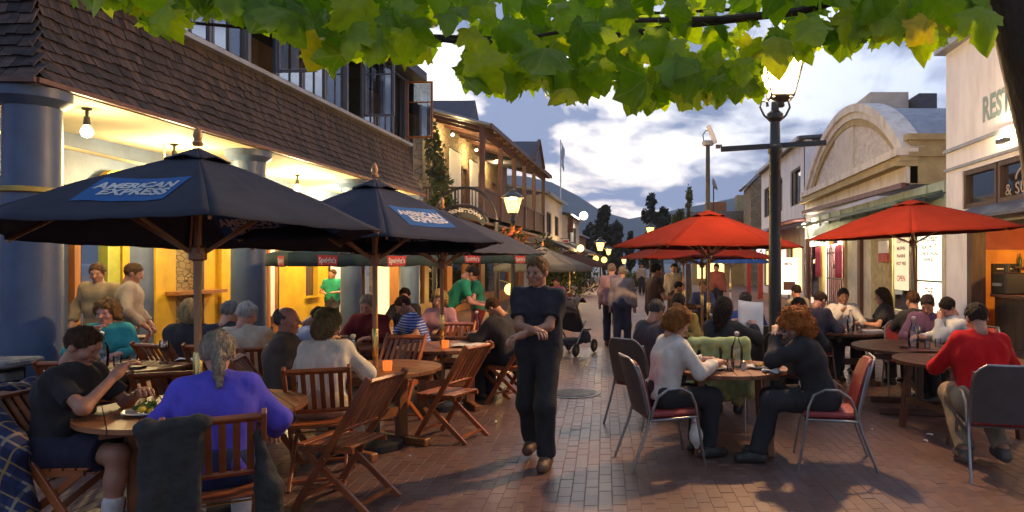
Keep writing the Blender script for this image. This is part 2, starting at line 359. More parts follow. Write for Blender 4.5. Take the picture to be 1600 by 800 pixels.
wb = MB(); wb.add([(-4000, 95, -.6), (4000, 95, -.6), (4000, 1260, -.6), (-4000, 1260, -.6)], [(0, 1, 2, 3)])
lake = struct(wb.build('lake', mat('lake_water', (.04, .06, .08), None, .05, .12, .3, .6, rrange=0)))
# ------------------------------------------------------------------ mountains
prof = [(-2600, 250), (-1200, 180), (-300, 215), (300, 240), (640, 262), (760, 270), (840, 276), (885, 292), (905, 306), (940, 327), (985, 338), (1040, 326), (1085, 316), (1140, 305), (1230, 290), (1400, 270), (1800, 230), (2600, 260), (3800, 240)]
def ridge(name, Y, dy, noise, m, lift):
    b = MB(); xs = np.linspace(-2600, 3800, 160); nr = 14
    pys = np.interp(xs, [p[0] for p in prof], [p[1] for p in prof]) + lift
    rg = np.random.RandomState(3 + int(lift)); jag = np.cumsum(rg.normal(0, 1, 160)); jag -= np.linspace(jag[0], jag[-1], 160)
    def fn(u, v):
        i = int(round(u * 159)); Yy = Y - dy * (1 - v) * (1 if v < 1 else 1); top = (HZ - pys[i]) * Y / F + jag[i] * noise
        h = top * (v ** 1.35) * (1 + .16 * math.sin(i * .9 + v * 7) * v * (1 - v) * 2)
        return ((xs[i] - VX) * Y / F, Yy, h + 1.7 - 2 * (1 - v))
    b.grid(fn, 159, nr); return struct(b.build(name, m, None, 'all'))
M_mtn = mat('bush_hillside', (.05, .065, .07), (.03, .042, .05), .006, .95, .8, .02, detail=9, coords='Object')
ridge('mountain', 1700, 440, 1.3, M_mtn, 0)
# ------------------------------------------------------------------ left restaurant with shingled mansard and arcade
XL, ZB, ZT, YL0, YL1 = -6.15, 3.56, 4.86, 6.9, 18.6
lb = thing('restaurant_building', 'left restaurant with dark timber shingle upper front above a blue columned arcade', 'building', (XL, 12, 0))
def LP(b): 
    b.v = [(x - XL, y - 12, z) for x, y, z in b.v]; return b
def mans(t, e=0.0):      # profile: t 0 bottom .. 1 top -> inset, height
    return .42 * (1 - (1 - t) ** 2.2) - e, ZB + (ZT - ZB) * t
b = MB()
nr = 8
for i in range(nr):
    (a0, z0), (a1, z1) = mans(i / nr, -.03), mans((i + 1) / nr, -.03)
    b.add([(XL - a0, YL0 + a0, z0), (XL - a0, YL1, z0), (XL - a1, YL1, z1), (XL - a1, YL0 + a1, z1), (XL - 3, YL0 + a0, z0), (XL - 3, YL0 + a1, z1)], [(0, 1, 2, 3), (4, 0, 3, 5)])
LP(b).build('mansard_backing', M_darkwood, lb)
M_sh = mat('cedar_shingle', (.072, .042, .031), (.020, .017, .018), 3, .75, .6, 60, stretch=(1, 5, .5), objrand=.55, low=.42, high=.6)
M_shf = mat('cedar_shingle_field', (.072, .042, .031), (.020, .017, .018), 2.5, .75, .6, 60, stretch=(1, 3, .5), low=.42, high=.6)
rows = 10; shs = []
for r in range(rows):
    t0, t1 = r / rows, (r + 1.35) / rows
    y = YL0 + mans(t0)[0] + random.uniform(0, .1)
    while y < YL1:
        w = random.uniform(.09, .17); shs.append((r, 0, y, min(w, YL1 - y + .01))); y += w + .004
    x = XL - mans(t0)[0]
    while x > XL - 1.6:
        w = random.uniform(.09, .17); shs.append((r, 1, x, w)); x -= w + .004
def shingle(r, side, s, w):
    t0 = r / rows + random.uniform(-.012, .012); t1 = min(1, (r + 1.4) / rows); (a0, z0), (a1, z1) = mans(t0, .026 + random.uniform(0, .014)), mans(t1, -.012)
    th = .014
    if side == 0:
        q = [(XL - a0, s, z0), (XL - a0, s + w, z0 + random.uniform(-.006, .006)), (XL - a1, s + w, z1), (XL - a1, s, z1)]; back = (-th, 0, 0)
    else:
        q = [(s, YL0 + a0, z0), (s - w, YL0 + a0, z0 + random.uniform(-.006, .006)), (s - w, YL0 + a1, z1), (s, YL0 + a1, z1)]; back = (0, th, 0)
    return q, back
shs.sort(key=lambda s: s[2] if s[1] == 0 else 6.9 + (0 if s[2] > XL - .7 else 50))
vis = [s for s in shs if not (s[1] == 0 and (HZ - F * (mans(s[0] / rows)[1] - 1.7) / s[2]) < -8)]
rest = [s for s in shs if s not in set(vis[:300])] if True else []
for s in vis[:300]:
    q, bk = shingle(*s); c = MB(); c.prism(q, bk); c.v = [(x - q[0][0], y - q[0][1], z - q[0][2]) for x, y, z in c.v]
    o = c.build('shingle', M_sh, lb); o.location = (q[0][0] - XL, q[0][1] - 12, q[0][2])
c = MB()
for s in rest: c.prism(*shingle(*s))
o = LP(c).build('shingle_field', M_shf, lb); o['kind'] = 'stuff'
b = MB(); b.bar((XL + .03, YL0 - .03, ZB - .03), (XL + .03, YL1, ZB - .03), .05, .05); LP(b).build('eave_trim', M_brownwood, lb)
b = MB(); b.bar((XL + .03, YL0 - .04, ZB - .03), (XL - 3, YL0 - .04, ZB - .03), .05, .05); LP(b).build('eave_trim', M_brownwood, lb)
# soffit, back wall
b = MB(); b.box(((XL - 8.2) / 2, (YL0 + YL1) / 2, 3.53), (8.2 + XL - .08, YL1 - YL0 - .06, .06)); LP(b).build('arcade_ceiling', M_cream, lb)
XBW = -8.0
def seg(name, y0, y1, z0, z1, m, dx=0, th=.14, bevel=0):
    b = MB(); b.box((XBW - th / 2 + dx, (y0 + y1) / 2, (z0 + z1) / 2), (th, y1 - y0, z1 - z0)); return LP(b).build(name, m, lb, bevel=bevel)
seg('upper_wall', 7.0, 18.6, 2.78, 3.5, M_blue, -.01)
seg('wall_panel', 7.0, 8.3, 0, 2.78, M_blue); seg('wall_panel', 8.5, 9.24, 0, 2.78, M_blue)
for y in (8.4, 9.30, 9.58): seg('door_post', y - .05, y + .05, 0, 2.3, M_orangewood, .03, .2)
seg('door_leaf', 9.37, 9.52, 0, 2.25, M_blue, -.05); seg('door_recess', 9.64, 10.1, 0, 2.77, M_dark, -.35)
seg('door_leaf', 10.12, 10.36, 0, 2.6, M_lime, .02); seg('door_leaf', 10.38, 10.52, 0, 2.6, M_yel, .04)
seg('wall_panel', 10.53, 11.08, 0, 2.78, M_blue); seg('wall_panel', 11.085, 11.55, 0, 2.78, M_yel, .03)
seg('stone_panel', 11.56, 12.08, 0, 2.78, M_stone2, -.03); seg('wall_post', 12.09, 12.25, 0, 2.78, M_darkwood, .05)
seg('wall_panel', 12.26, 12.75, 0, 2.78, M_yel, -.02); seg('wall_panel', 12.76, 13.22, 0, 2.78, M_yel, .04)
seg('back_shelf', 11.3, 12.6, 1.18, 1.24, M_orangewood, .25, .28)
seg('dark_cabinet', 13.24, 13.5, 0, 2.78, M_darkwood); seg('wall_panel', 13.52, 14.25, 0, 2.78, M_blue)
seg('menu_frame', 14.3, 14.38, 0, 2.5, M_orangewood, .05, .2); seg('menu_board', 14.39, 14.6, .6, 2.4, M_paper, .02); seg('menu_frame', 14.61, 14.66, 0, 2.5, M_orangewood, .05, .2); seg('wall_post', 14.67, 14.8, 0, 2.78, M_dark)
wl = wall('yellow_wall', lambda u, v, w: (XBW - w - XL, u - 12, v), 14.81, 18.6, 0, 2.78, [(15.94, 16.52, .95, 2.35), (17.1, 18.15, 0, 2.3)], .2, M_yel, lb)
seg('window_recess', 15.9, 16.6, .9, 2.4, M_darkwood, -.12, .04)
seg('window_sill', 15.9, 16.56, .9, .95, M_yel, .05, .2)
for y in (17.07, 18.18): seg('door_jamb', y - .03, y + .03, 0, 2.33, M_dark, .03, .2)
b = MB(); b.box((XBW - 1.2, 17.6, 1.3), (.1, 2.2, 2.6)); LP(b).build('lobby_wall', M_yel, lb)
b = MB(); b.box((XBW - .7, 18.2, 1.3), (1.0, .06, 2.6)); LP(b).build('lobby_side', M_white, lb)
# fanlight arch on the wall and the strip lamp
b = MB(); n = 12; o_ = []
for rr in (.30, .42): o_.append([(XBW + .05, 10.2 - rr * math.cos(math.pi * i / n), 2.62 + rr * 1.1 * math.sin(math.pi * i / n)) for i in range(n + 1)])
for i in range(n): b.prism([o_[0][i], o_[1][i], o_[1][i + 1], o_[0][i + 1]], (.08, 0, 0))
LP(b).build('fan_arch', M_yel, lb)
# columns
for k, y in enumerate((7.2, 11.05, 14.9, 18.4)):
    b = MB(); b.lathe([(.30, 0), (.30, .06), (.255, .08), (.25, 1.8), (.24, 3.36)], 28, (0, 0, 0)); o = b.build('column', M_col, lb, True); o.location = (-6.46 - XL, y - 12, 0)
    b = MB(); b.lathe([(.25, 3.32), (.31, 3.38), (.33, 3.4), (.33, 3.5), (.245, 3.5)], 28); b.build('capital', M_col, o, True)
    b = MB(); b.lathe([(.245, 2.42), (.285, 2.435), (.285, 2.475), (.245, 2.49)], 28); b.build('band', mat('ochre_band', (.45, .33, .06), None, 5, .5), o, True)
# upper storey windows
XW = XL - .44
b = MB(); b.box((XW + .04, (YL0 + .4 + YL1) / 2, ZT + .03), (.2, YL1 - YL0 - .4, .07)); LP(b).build('sill', M_grey, lb)
b = MB(); b.box((XW - .9, (YL0 + 1 + YL1) / 2, 6.72), (2.7, YL1 - YL0 - .6, .14)); LP(b).build('eave', M_slate, lb)
b = MB(); b.prism([(XW + .45, YL0 + .4, 6.8), (XW + .45, YL1 + .2, 6.8), (XW - 2.3, YL1 + .2, 7.7), (XW - 2.3, YL0 + .4, 7.7)], (0, 0, .08)); LP(b).build('roof', M_slate, lb)
b = MB(); b.box((XW - 2.2, 12.8, 5.8), (.1, 11.6, 2.0)); LP(b).build('room_wall', mat('warm_room_wall', (.40, .24, .12), None, 2, .8), lb)
b = MB(); b.box((XW - 1.1, 12.8, 4.85), (2.2, 11.4, .06)); LP(b).build('room_floor', M_darkwood, lb)
b = MB(); b.box((XW - .06, 18.52, 5.76), (.2, .14, 1.85)); LP(b).build('corner_post', M_frame, lb)
def framebars(b, y0, y1, z0, z1, w, d, x=0):
    b.box((x, (y0 + y1) / 2, z0 + w / 2), (d, y1 - y0, w)); b.box((x, (y0 + y1) / 2, z1 - w / 2), (d, y1 - y0, w))
    for y in (y0 + w / 2, y1 - w / 2): b.box((x, y, (z0 + z1) / 2), (d * .98, w, z1 - z0 - 2 * w))
    return b
uy = np.linspace(7.6, 18.4, 13)
for k in range(12):
    y0, y1 = uy[k] + .01, uy[k + 1] - .01; op = k in (4, 8, 11)
    w = thing('window', None, None); w.parent = lb; w.location = (XW - XL, y0 - 12, 4.93)
    b = MB(); framebars(b, 0, y1 - y0, 0, 1.68, .05, .05); b.v = b.v; b.build('frame', M_frame, w)
    if k % 4 == 0: b = MB(); b.box((.02, -.02, .84), (.09, .08, 1.7)); b.build('mullion', M_frame, w)
    leafm = M_orangewood if k == 11 else M_frame
    if op:
        lf = MB(); framebars(lf, 0, y1 - y0 - .16, 0, 1.5, .05, .045); lf.box((0, (y1 - y0 - .16) / 2, .95), (.03, y1 - y0 - .26, .03))
        lo = lf.build('casement', leafm, w); lo.location = (.06, y1 - y0 - .07, .09); lo.rotation_euler = (0, 0, R(-95))
        g = MB(); g.box((0, (y1 - y0 - .16) / 2, .75), (.008, y1 - y0 - .28, 1.38)); g = g.build('pane', M_glassdark, w); g.location = lo.location; g.rotation_euler = lo.rotation_euler
    else:
        b = MB(); b.box((0, (y1 - y0) / 2, .84), (.025, .03, 1.54)); b.build('glazing_bar', M_frame, w)
        b = MB(); b.box((-.01, (y1 - y0) / 2, .84), (.01, y1 - y0 - .15, 1.53)); b.build('pane', M_glassdark, w)
# gutter end wall of the upper storey (far side)
b = MB(); b.box((XL - 1.6, YL1 + .03, 5.2), (2.6, .06, 3.2)); LP(b).build('end_wall', M_slate, lb)
# lamps under the arcade ceiling
def spot_lamp(label, loc, bulb):
    t = thing('ceiling_lamp', label, 'lamp', loc, 0, 'lamps under the arcade ceiling')
    b = MB(); b.lathe([(.05, 0), (.05, -.02), (.02, -.03), (.015, -.10)], 12); b.build('ceiling_rose', M_black, t, True)
    if bulb:
        b = MB(); b.lathe([(.03, -.10), (.035, -.18), (.03, -.2)], 12); b.build('socket', M_black, t, True)
        b = MB(); b.lathe([(.02, -.195), (.05, -.24), (.062, -.28), (.045, -.325), (.001, -.34)], 14); b.build('bulb', emat('bulb_glow', (1, .80, .42), 22), t, True)
        l = point_light('bulb_light', (0, 0, -.42), bulb, (1, .74, .34), .07); l.parent = t
    else:
        b = MB(); b.lathe([(.001, .1), (.07, .09), (.075, -.1), (.06, -.1)], 14, (0, -.03, -.22), 0, Matrix.Rotation(.35, 3, 'X')); b.build('spot_can', M_black, t, True)
ARC = [(8.0, 28), (10.4, 72), (14.0, 140), (16.6, 160)]
spot_lamp('black spotlight can under the arcade ceiling by the nearest blue column', (-6.72, 7.75, 3.5), 0)
for k, (y, p) in enumerate(ARC):
    spot_lamp(['bare bulb lamp under arcade ceiling beside the black spotlight', 'second bulb under arcade ceiling counting from the street corner', 'third bulb under arcade ceiling, above the second blue umbrella', 'last bulb at the far end of the arcade ceiling'][k], (-6.55 if k == 0 else -7.2, y, 3.5), p)
t = thing('strip_light', 'glowing white strip light on the blue wall behind the nearest column', 'lamp', (XBW + .1, 9.6, 2.62))
b = MB(); b.box((0, 0, .05), (.06, 1.2, .04)); b.build('housing', M_paper, t); b = MB(); b.tube([(.02, -.56, 0), (.02, .56, 0)], .028, 8); b.build('tube', emat('tube_glow', (1, .93, .72), 7), t, True)
t = tag(MB().tube([(-7.3, 7.2, 3.18), (-7.35, 10.4, 3.12), (-7.4, 12.5, 3.14)], .022, 8).tube([(-7.35, 10.4, 3.12), (-7.35, 10.4, 3.5)], .012, 6).build('conduit_pipe', M_cream, None, True), 'cream conduit pipe hung under the arcade ceiling', 'pipe')
lo = point_light('lobby_light', (-8.55, 17.5, 2.35), 22, (1, .8, .36), .1)
# low stone wall at the left edge
t = thing('low_stone_wall', 'low grey schist wall at the left edge behind the seated man', 'wall', (-6.0, 6.2, 0))
M_schist = mat('grey_schist', (.20, .20, .19), (.11, .11, .11), 7, .85, .8, 25, objrand=.3)
b = MB(); b.box((-.3, .12, .37), (.9, .26, .74)); b.build('core', M_dark, t)
for r in range(7):
    x = -.75
    while x < .2:
        w = random.uniform(.12, .26); c = MB(); hh = .095; e = .012
        q = [(x + e, 0, -hh / 2 + e * .4), (x + w - e, 0, -hh / 2), (x + w - e * .6, 0, hh / 2 - e), (x + e * .5, 0, hh / 2 - e * .5)]
        c.prism([(p[0] - x, random.uniform(-.03, 0), p[2]) for p in q], (0, .2, 0)); o = c.build('stone', M_schist, t, bevel=.012); o.location = (x, 0, .05 + r * .105); x += w
for i in range(3):
    c = MB(); c.box((0, 0, 0), (.36, .4, .07)); o = c.build('coping_stone', M_schist, t, bevel=.02); o.location = (-.62 + i * .37, .1, .80)
# ------------------------------------------------------------------ foliage
def leafcloud(b, blobs, n, size, rs, m=0, flat=.5):
    tot = sum(bl[3] * bl[4] * bl[5] for bl in blobs)
    for bl in blobs:
        k = max(3, int(n * bl[3] * bl[4] * bl[5] / tot))
        for _ in range(k):
            d = Vector(rs.normal(0, 1, 3)).normalized() * (rs.uniform(.2, 1.25) ** .5)
            c = Vector((bl[0] + d.x * bl[3], bl[1] + d.y * bl[4], bl[2] + d.z * bl[5]))
            u = Vector(rs.normal(0, 1, 3)).normalized(); v = u.orthogonal().normalized(); w = u.cross(v); s = size * rs.uniform(.6, 1.4)
            b.add([c - v * s, c - w * s * flat, c + v * s, c + w * s * flat], [(0, 1, 2, 3)], m)
    return b
def leafmat(name, c1, c2, tr=.3):
    m = bpy.data.materials.new(name); m.use_nodes = True; t = m.node_tree; t.nodes.clear(); o = t.nodes.new('ShaderNodeOutputMaterial')
    g = t.nodes.new('ShaderNodeNewGeometry'); n = t.nodes.new('ShaderNodeTexNoise'); n.inputs['Scale'].default_value = 3.0; n.inputs['Detail'].default_value = 4; t.links.new(g.outputs['Position'], n.inputs['Vector'])
    r = t.nodes.new('ShaderNodeValToRGB'); r.color_ramp.elements[0].color = c1 + (1,); r.color_ramp.elements[1].color = c2 + (1,); r.color_ramp.elements[0].position = .35; r.color_ramp.elements[1].position = .65; t.links.new(n.outputs[0], r.inputs[0])
    d = t.nodes.new('ShaderNodeBsdfPrincipled'); d.inputs['Roughness'].default_value = .5; x = t.nodes.new('ShaderNodeBsdfTranslucent'); mx = t.nodes.new('ShaderNodeMixShader'); mx.inputs[0].default_value = tr
    t.links.new(r.outputs[0], d.inputs['Base Color']); t.links.new(r.outputs[0], x.inputs[0]); t.links.new(d.outputs[0], mx.inputs[1]); t.links.new(x.outputs[0], mx.inputs[2]); t.links.new(mx.outputs[0], o.inputs[0]); MATS[name] = m
    return m
M_leafdark = leafmat('dark_leaf', (.010, .018, .012), (.028, .042, .022), .15)
M_leafgrn = leafmat('bush_leaf', (.03, .055, .015), (.09, .11, .03))
M_bark = mat('bark', (.075, .05, .035), (.03, .02, .015), 9, .9, .9, 25, stretch=(1, 1, .4))
RS = np.random.RandomState(11)
def tree(label, px, top, base, Y, wpx, n, leaf, m, shape='tall', name='tree'):
    b0 = P(px, base, Y); zt = P(px, top, Y).z; w = wpx * Y / F / 2; t = thing(name, label, 'tree', (b0.x, Y, 0)); h = zt
    tb = MB(); tb.tube([(0, 0, 0), (RS.normal(0, .03) * h, 0, h * .45), (RS.normal(0, .04) * h, 0, h * .93)], [h * .028, h * .018, h * .006], 7)
    tk = tb.build('trunk', M_bark, t, True)
    bl = []
    for i in range(20 if shape == 'tall' else 14):
        f = RS.uniform(.22, .93); rr = w * (1.05 - .6 * f if shape == 'tall' else .7) * RS.uniform(.26, .5); ang = RS.uniform(0, 6.28); d = w * (1 - .8 * f if shape == 'tall' else .6) * RS.uniform(.2, .8)
        bl.append((math.cos(ang) * d, math.sin(ang) * d, f * h, rr, rr, rr * 1.35))
    bl.append((0, 0, h * .9, w * .25, w * .25, h * .1))
    for q in bl[:6]:
        lm = MB(); lm.tube([(0, 0, q[2] * .75), (q[0], q[1], q[2])], [h * .008, h * .003], 5); lm.build('limb', M_bark, t, True)
    cb = leafcloud(MB(), bl, int(n * .6), leaf, RS, 0, .6); c = cb.build('crown', m, t, fix=False); c['kind'] = 'stuff'
    return t
# ------------------------------------------------------------------ balcony building (left, middle distance)
XBF, XBK, Y0, Y1 = -5.8, -7.8, 23.5, 37.0
bb = thing('balcony_building', 'stone hotel with brown timber balcony and posters behind the umbrellas', 'building', (XBF, 30, 0))
def part(b, name, m, parent=bb, org=(XBF, 30, 0), smooth=False, bevel=0):
    b.v = [(x - org[0], y - org[1], z - org[2]) for x, y, z in b.v]; return b.build(name, m, parent, smooth, bevel)
doors = [(24.6, 25.6), (28.1, 28.9), (30.7, 31.4), (33.2, 34.0)]
wall('stone_wall', lambda u, v, w: (XBK - w - XBF, u - 30, v), Y0, Y1, 3.3, 6.9, [(a, c, 3.4, 5.6) for a, c in doors], .3, M_stone, bb)
for a, c in doors:
    d = part(MB().box((XBK - .2, (a + c) / 2, 4.5), (.06, c - a, 2.2)), 'door', M_brownwood)
    part(framebars(MB(), a - .06, c + .06, 3.35, 5.66, .08, .1, XBK + .03), 'door_frame', M_brownwood, d, (XBF, 30, 0))
part(MB().box(((XBF + XBK) / 2, (Y0 + Y1) / 2, 3.24), (2.1, Y1 - Y0, .16)), 'balcony_floor', M_brownwood)
part(MB().box((XBF + .02, (Y0 + Y1) / 2, 3.2), (.06, Y1 - Y0 + .1, .28)), 'fascia', M_brownwood)
for y in (23.5, 26.3, 28.9, 31.2, 33.7, 36.6): part(MB().bar((XBF, y, 3.3), (XBF, y, 6.35), .16, .16), 'post', M_brownwood)
part(MB().bar((XBF, Y0, 4.28), (XBF, Y1, 4.28), .09, .07), 'handrail', M_brownwood)
part(MB().bar((XBF, Y0, 4.28), (XBK, Y0, 4.28), .09, .07), 'handrail', M_brownwood)
b = MB()
for i in range(110): b.box((XBF, Y0 + .12 * i + .06, 3.78), (.025, .07, .94))
for i in range(16): b.box((XBF - .12 * i - .1, Y0, 3.78), (.035, .025, .94))
part(b, 'balusters', M_brownwood)['kind'] = 'stuff'
b = MB(); b.prism([(XBF + .35, Y0 - .35, 6.34), (XBF + .35, Y1, 6.34), (XBK, Y1, 6.95), (XBK, Y0 - .35, 6.95)], (0, 0, .07)); part(b, 'veranda_roof', M_grey)
part(MB().bar((XBF + .38, Y0 - .35, 6.33), (XBF + .38, Y1, 6.33), .07, .16), 'gutter', M_brownwood)
for i in range(14):
    y = Y0 + .4 + i * 1.0; part(MB().bar((XBF + .3, y, 6.28), (XBK, y, 6.86), .07, .12), 'rafter', M_brownwood)
part(MB().bar((XBF, Y0, 6.2), (XBF, Y1, 6.2), .12, .2), 'beam', M_brownwood)
# gable over the balcony
b = MB(); b.prism([(XBF + .42, 31.2, 6.38), (XBF + .42, 33.8, 6.38), (XBF + .42, 32.5, 7.45)], (-2.2, 0, 0)); g = part(b, 'gable', M_slate)
b = MB(); b.bar((XBF + .46, 31.1, 6.36), (XBF + .46, 32.5, 7.52), .06, .14, 0, (1, 0, 0)); part(b, 'bargeboard', M_brownwood, g, (XBF, 30, 0))
b = MB(); b.bar((XBF + .46, 33.9, 6.36), (XBF + .46, 32.5, 7.52), .06, .14, 0, (1, 0, 0)); part(b, 'bargeboard', M_brownwood, g, (XBF, 30, 0))
# main roof
b = MB(); b.prism([(XBK + .2, Y0 - .1, 6.9), (XBK - 1.9, Y0 - .1, 8.15), (XBK - 4, Y0 - .1, 6.9)], (0, 8.8, 0)); part(b, 'main_roof', M_slate)
b = MB(); b.prism([(XBK + .4, 27.5, 7.1), (XBK + .4, 30.1, 7.1), (XBK + .4, 28.8, 8.5)], (-1.8, 0, 0)); part(b, 'dormer', M_slate)
b = MB(); b.box((XBK - 1.9, 25.6, 8.4), (.6, .6, 1.2)); part(b, 'chimney', M_brownwood)
b = MB(); b.box((XBK - .9, Y0 - .04, 5.0), (1.8, .1, 3.6)); part(b, 'end_wall', M_stone)
b = MB(); b.box((XBK - .9, Y0 - .04, 1.6), (1.8, .12, 3.2)); part(b, 'end_wall', M_stone)
# ground floor shops
sh = [(19.2, 20.9, M_warm), (21.3, 23.2, M_warm2), (23.8, 25.4, M_warm), (26.0, 27.8, M_warm2), (28.4, 30.5, M_warm), (31.2, 33.0, M_warm2), (33.8, 35.8, M_warm)]
wall('shop_front', lambda u, v, w: (-6.9 - w - XBF, u - 30, v), 18.75, Y1, 0, 3.2, [(a, c, .5, 2.4) for a, c, _ in sh], .25, M_orangewood, bb)
for a, c, m in sh:
    part(MB().box((-7.6, (a + c) / 2, 1.4), (.05, c - a + .6, 2.4)), 'lit_interior', m)
    part(MB().box((-6.98, (a + c) / 2, 1.45), (.02, c - a, 1.9)), 'shop_window', M_glassshop)
part(MB().box((-6.55, 27.5, 2.75), (1.0, 17, .08)), 'awning', M_brownwood)
for k, (y0, y1, lab) in enumerate(((26.2, 27.8, 'nearer pale banner on the stone wall of the balcony'), (29.15, 30.5, 'farther pale banner on the stone wall of the balcony'))):
    t = thing('wall_banner', lab, 'banner', (XBK + .06, y0, 3.5), 0, 'pale banners on the balcony wall')
    b = MB(); b.grid(lambda u, v: (.02 * math.sin(u * 9) + .02, u * (y1 - y0), v * 2.6), 8, 6); b.build('banner_cloth', mat('banner_print', (.70, .70, .66), (.42, .36, .30), 1.6, .8, emit=(1, .86, .62), estr=.0, low=.3, high=.45), t, thick=.012)
    b = MB(); b.tube([(.03, -.03, 2.62), (.03, y1 - y0 + .03, 2.62)], .025, 6); b.build('top_rail', M_black, t)
for k, y in enumerate((25.2, 28.6, 32)):
    t = thing('balcony_lamp', ['near', 'middle', 'far'][k] + ' lamp glowing under the balcony roof', 'lamp', (XBK + .5, y, 6.45), 0, 'lamps under the balcony roof')
    b = MB(); b.lathe([(.05, .12), (.09, .05), (.10, 0), (.02, -.02)], 10); b.build('shade', M_black, t, True); b = MB(); b.lathe([(.03, -.02), (.06, -.06), (.001, -.11)], 10); b.build('bulb', emat('small_bulb', (1, .72, .34), 14), t, True)
    l = point_light('lamp_light', (0.1, 0, -.25), 45, (1, .68, .3), .06); l.parent = t
# ivy on the corner
iv = thing('ivy_plant', 'dark green ivy climbing the corner beside the shingled upper front', 'plant', (-7.0, 22.9, 0))
b = leafcloud(MB(), [(-.15, 0, 3.1, .42, .25, .8), (0, 0, 4.1, .34, .22, .8), (-.2, 0, 5.1, .33, .2, .8), (-.35, 0, 5.9, .25, .2, .5), (.25, 0, 3.5, .35, .2, .4)], 1500, .09, RS); b.build('foliage', M_leafgrn, iv, fix=False)['kind'] = 'stuff'
b = MB(); b.tube([(0, .1, 0), (-.1, .1, 3), (-.3, .1, 6)], [.05, .03, .015], 6); b.build('stem', M_bark, iv, True)
b = MB(); b.lathe([(.14, 0), (.24, .2), (.25, .24), (.2, .24)], 12); o = tag(b.build('hanging_pot', mat('terracotta', (.22, .07, .04), None, 5, .7), None, True), 'terracotta flower pot hanging by the ivy at the balcony', 'flower pot'); o.location = P(680, 277, 23.2)
# arch sign
AS = thing('arch_sign', 'curved iron arch with raised town name over the lane', 'sign', P(726, 352, 20.5))
s_ = 20.5 / F
def arcpts(cx, cy, rx, ry, a0, a1, n, ox=726, oy=352): return [((cx + rx * math.cos(R(a)) - ox) * s_, 0, -(cy - ry * math.sin(R(a)) - oy) * s_) for a in np.linspace(a0, a1, n)]
MB().tube(arcpts(727, 347, 50, 54, 170, 4, 18), .045, 8).build('upper_arc', M_black, AS, True)
MB().tube(arcpts(722, 349, 40, 28, 172, 4, 16), .05, 8).build('lower_arc', M_black, AS, True)
bd = MB(); q0 = arcpts(722, 352, 38, 27, 168, 10, 14); q1 = arcpts(722, 358, 33, 18, 165, 14, 14)
for i in range(13): bd.prism([q0[i], q0[i + 1], q1[i + 1], q1[i]], (0, .05, 0))
bd.build('sign_board', M_black, AS)
M_wl = mat('white_letter', (.75, .72, .62), None, 8, .6)
def archtext(u, v):
    a = R(90) - u / (34 * s_) * 1.0; r = v
    return Vector(((722 + (34.5) * math.cos(a) - 726) * s_ + r * math.cos(a) * .8, -.03, -(354 - (24.0) * math.sin(a) - 352) * s_ + r * math.sin(a) * .9 + .02))
lettering('QUEENSTOWN', archtext, .15, M_wl, AS, .006, 34 * s_ * 2.2)
for k in range(4):
    x = (690 + 22 * k - 726) * s_; zt = 54 * math.sqrt(max(0, 1 - ((690 + 22 * k - 727) / 50) ** 2)); zb = 28 * math.sqrt(max(0, 1 - ((690 + 22 * k - 722) / 40) ** 2))
    MB().bar((x, 0, (5 + zb) * s_), (x, 0, (5 + zt) * s_), .025, .025).build('tie_bar', M_black, AS)
for sx, px in ((-1, 679), (1, 776)): MB().tube([((px - 726) * s_, 0, .1), ((px - 726) * s_, 0, -P(726, 352, 20.5).z)], .07, 10).build('post', M_black, AS, True)
# ------------------------------------------------------------------ left far houses
def far_house(name, label, X, ya, yb, z, m, rm, wins, par=.35, awn=None, depth=4.0):
    t = thing(name, label, 'building', (X, (ya + yb) / 2, 0)); ym = (ya + yb) / 2; sg = 1 if X > 0 else -1
    holes = [(a, c, z0, z1) for a, c, z0, z1, _ in wins]
    wall('wall', lambda u, v, w: (sg * w, u - ym, v), ya, yb, 0, z, holes, .3, m, t)
    MB().box((sg * depth / 2, ya - ym + .1, z / 2 - .02), (depth, .18, z - .05)).build('side_wall', m, t)
    MB().prism([(-sg * .3, ya - ym - .2, z), (-sg * .3, yb - ym, z), (sg * depth, yb - ym, z + par * 3), (sg * depth, ya - ym - .2, z + par * 3)], (0, 0, .12)).build('roof', rm, t)
    MB().bar((-sg * .34, ya - ym - .2, z + .02), (-sg * .34, yb - ym, z + .02), .1, .16).build('gutter', M_grey, t)
    for a, c, z0, z1, lit in wins:
        w = MB(); w.box((sg * .22, (a + c) / 2 - ym, (z0 + z1) / 2), (.03, c - a, z1 - z0)); w = w.build('window', lit if lit else M_glassdark, t)
        f = MB(); framebars(f, a - ym, c - ym, z0, z1, .07, .08, sg * .1); f.build('frame', M_black, w)
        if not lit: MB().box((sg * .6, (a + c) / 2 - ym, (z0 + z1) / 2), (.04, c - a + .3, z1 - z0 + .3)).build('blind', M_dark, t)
    if awn: 
        MB().prism([(-sg * .02, ya - ym + .2, 3.1), (-sg * 1.3, ya - ym + .2, 2.55), (-sg * 1.3, ya - ym + .2, 2.4), (-sg * .02, ya - ym + .2, 2.95)], (0, yb - ya - .4, 0)).build('awning', awn, t)
    return t
M_creamw = mat('cream_render', (.55, .50, .42), (.42, .38, .32), 1.5, .85, .2, 12)
M_awngr = mat('dark_awning', (.06, .055, .06), None, 4, .8)
far_house('shop_house', 'cream house with sloping grey roof beyond the balcony on the left', -5.9, 37.6, 45, 5.5, M_creamw, M_grey, [(38.4, 40.2, 3.4, 4.6, None), (41.6, 43.4, 3.4, 4.6, None), (38.2, 40.6, .5, 2.3, M_warm), (41.2, 44.0, .5, 2.3, M_warm2)], .25, M_awngr)
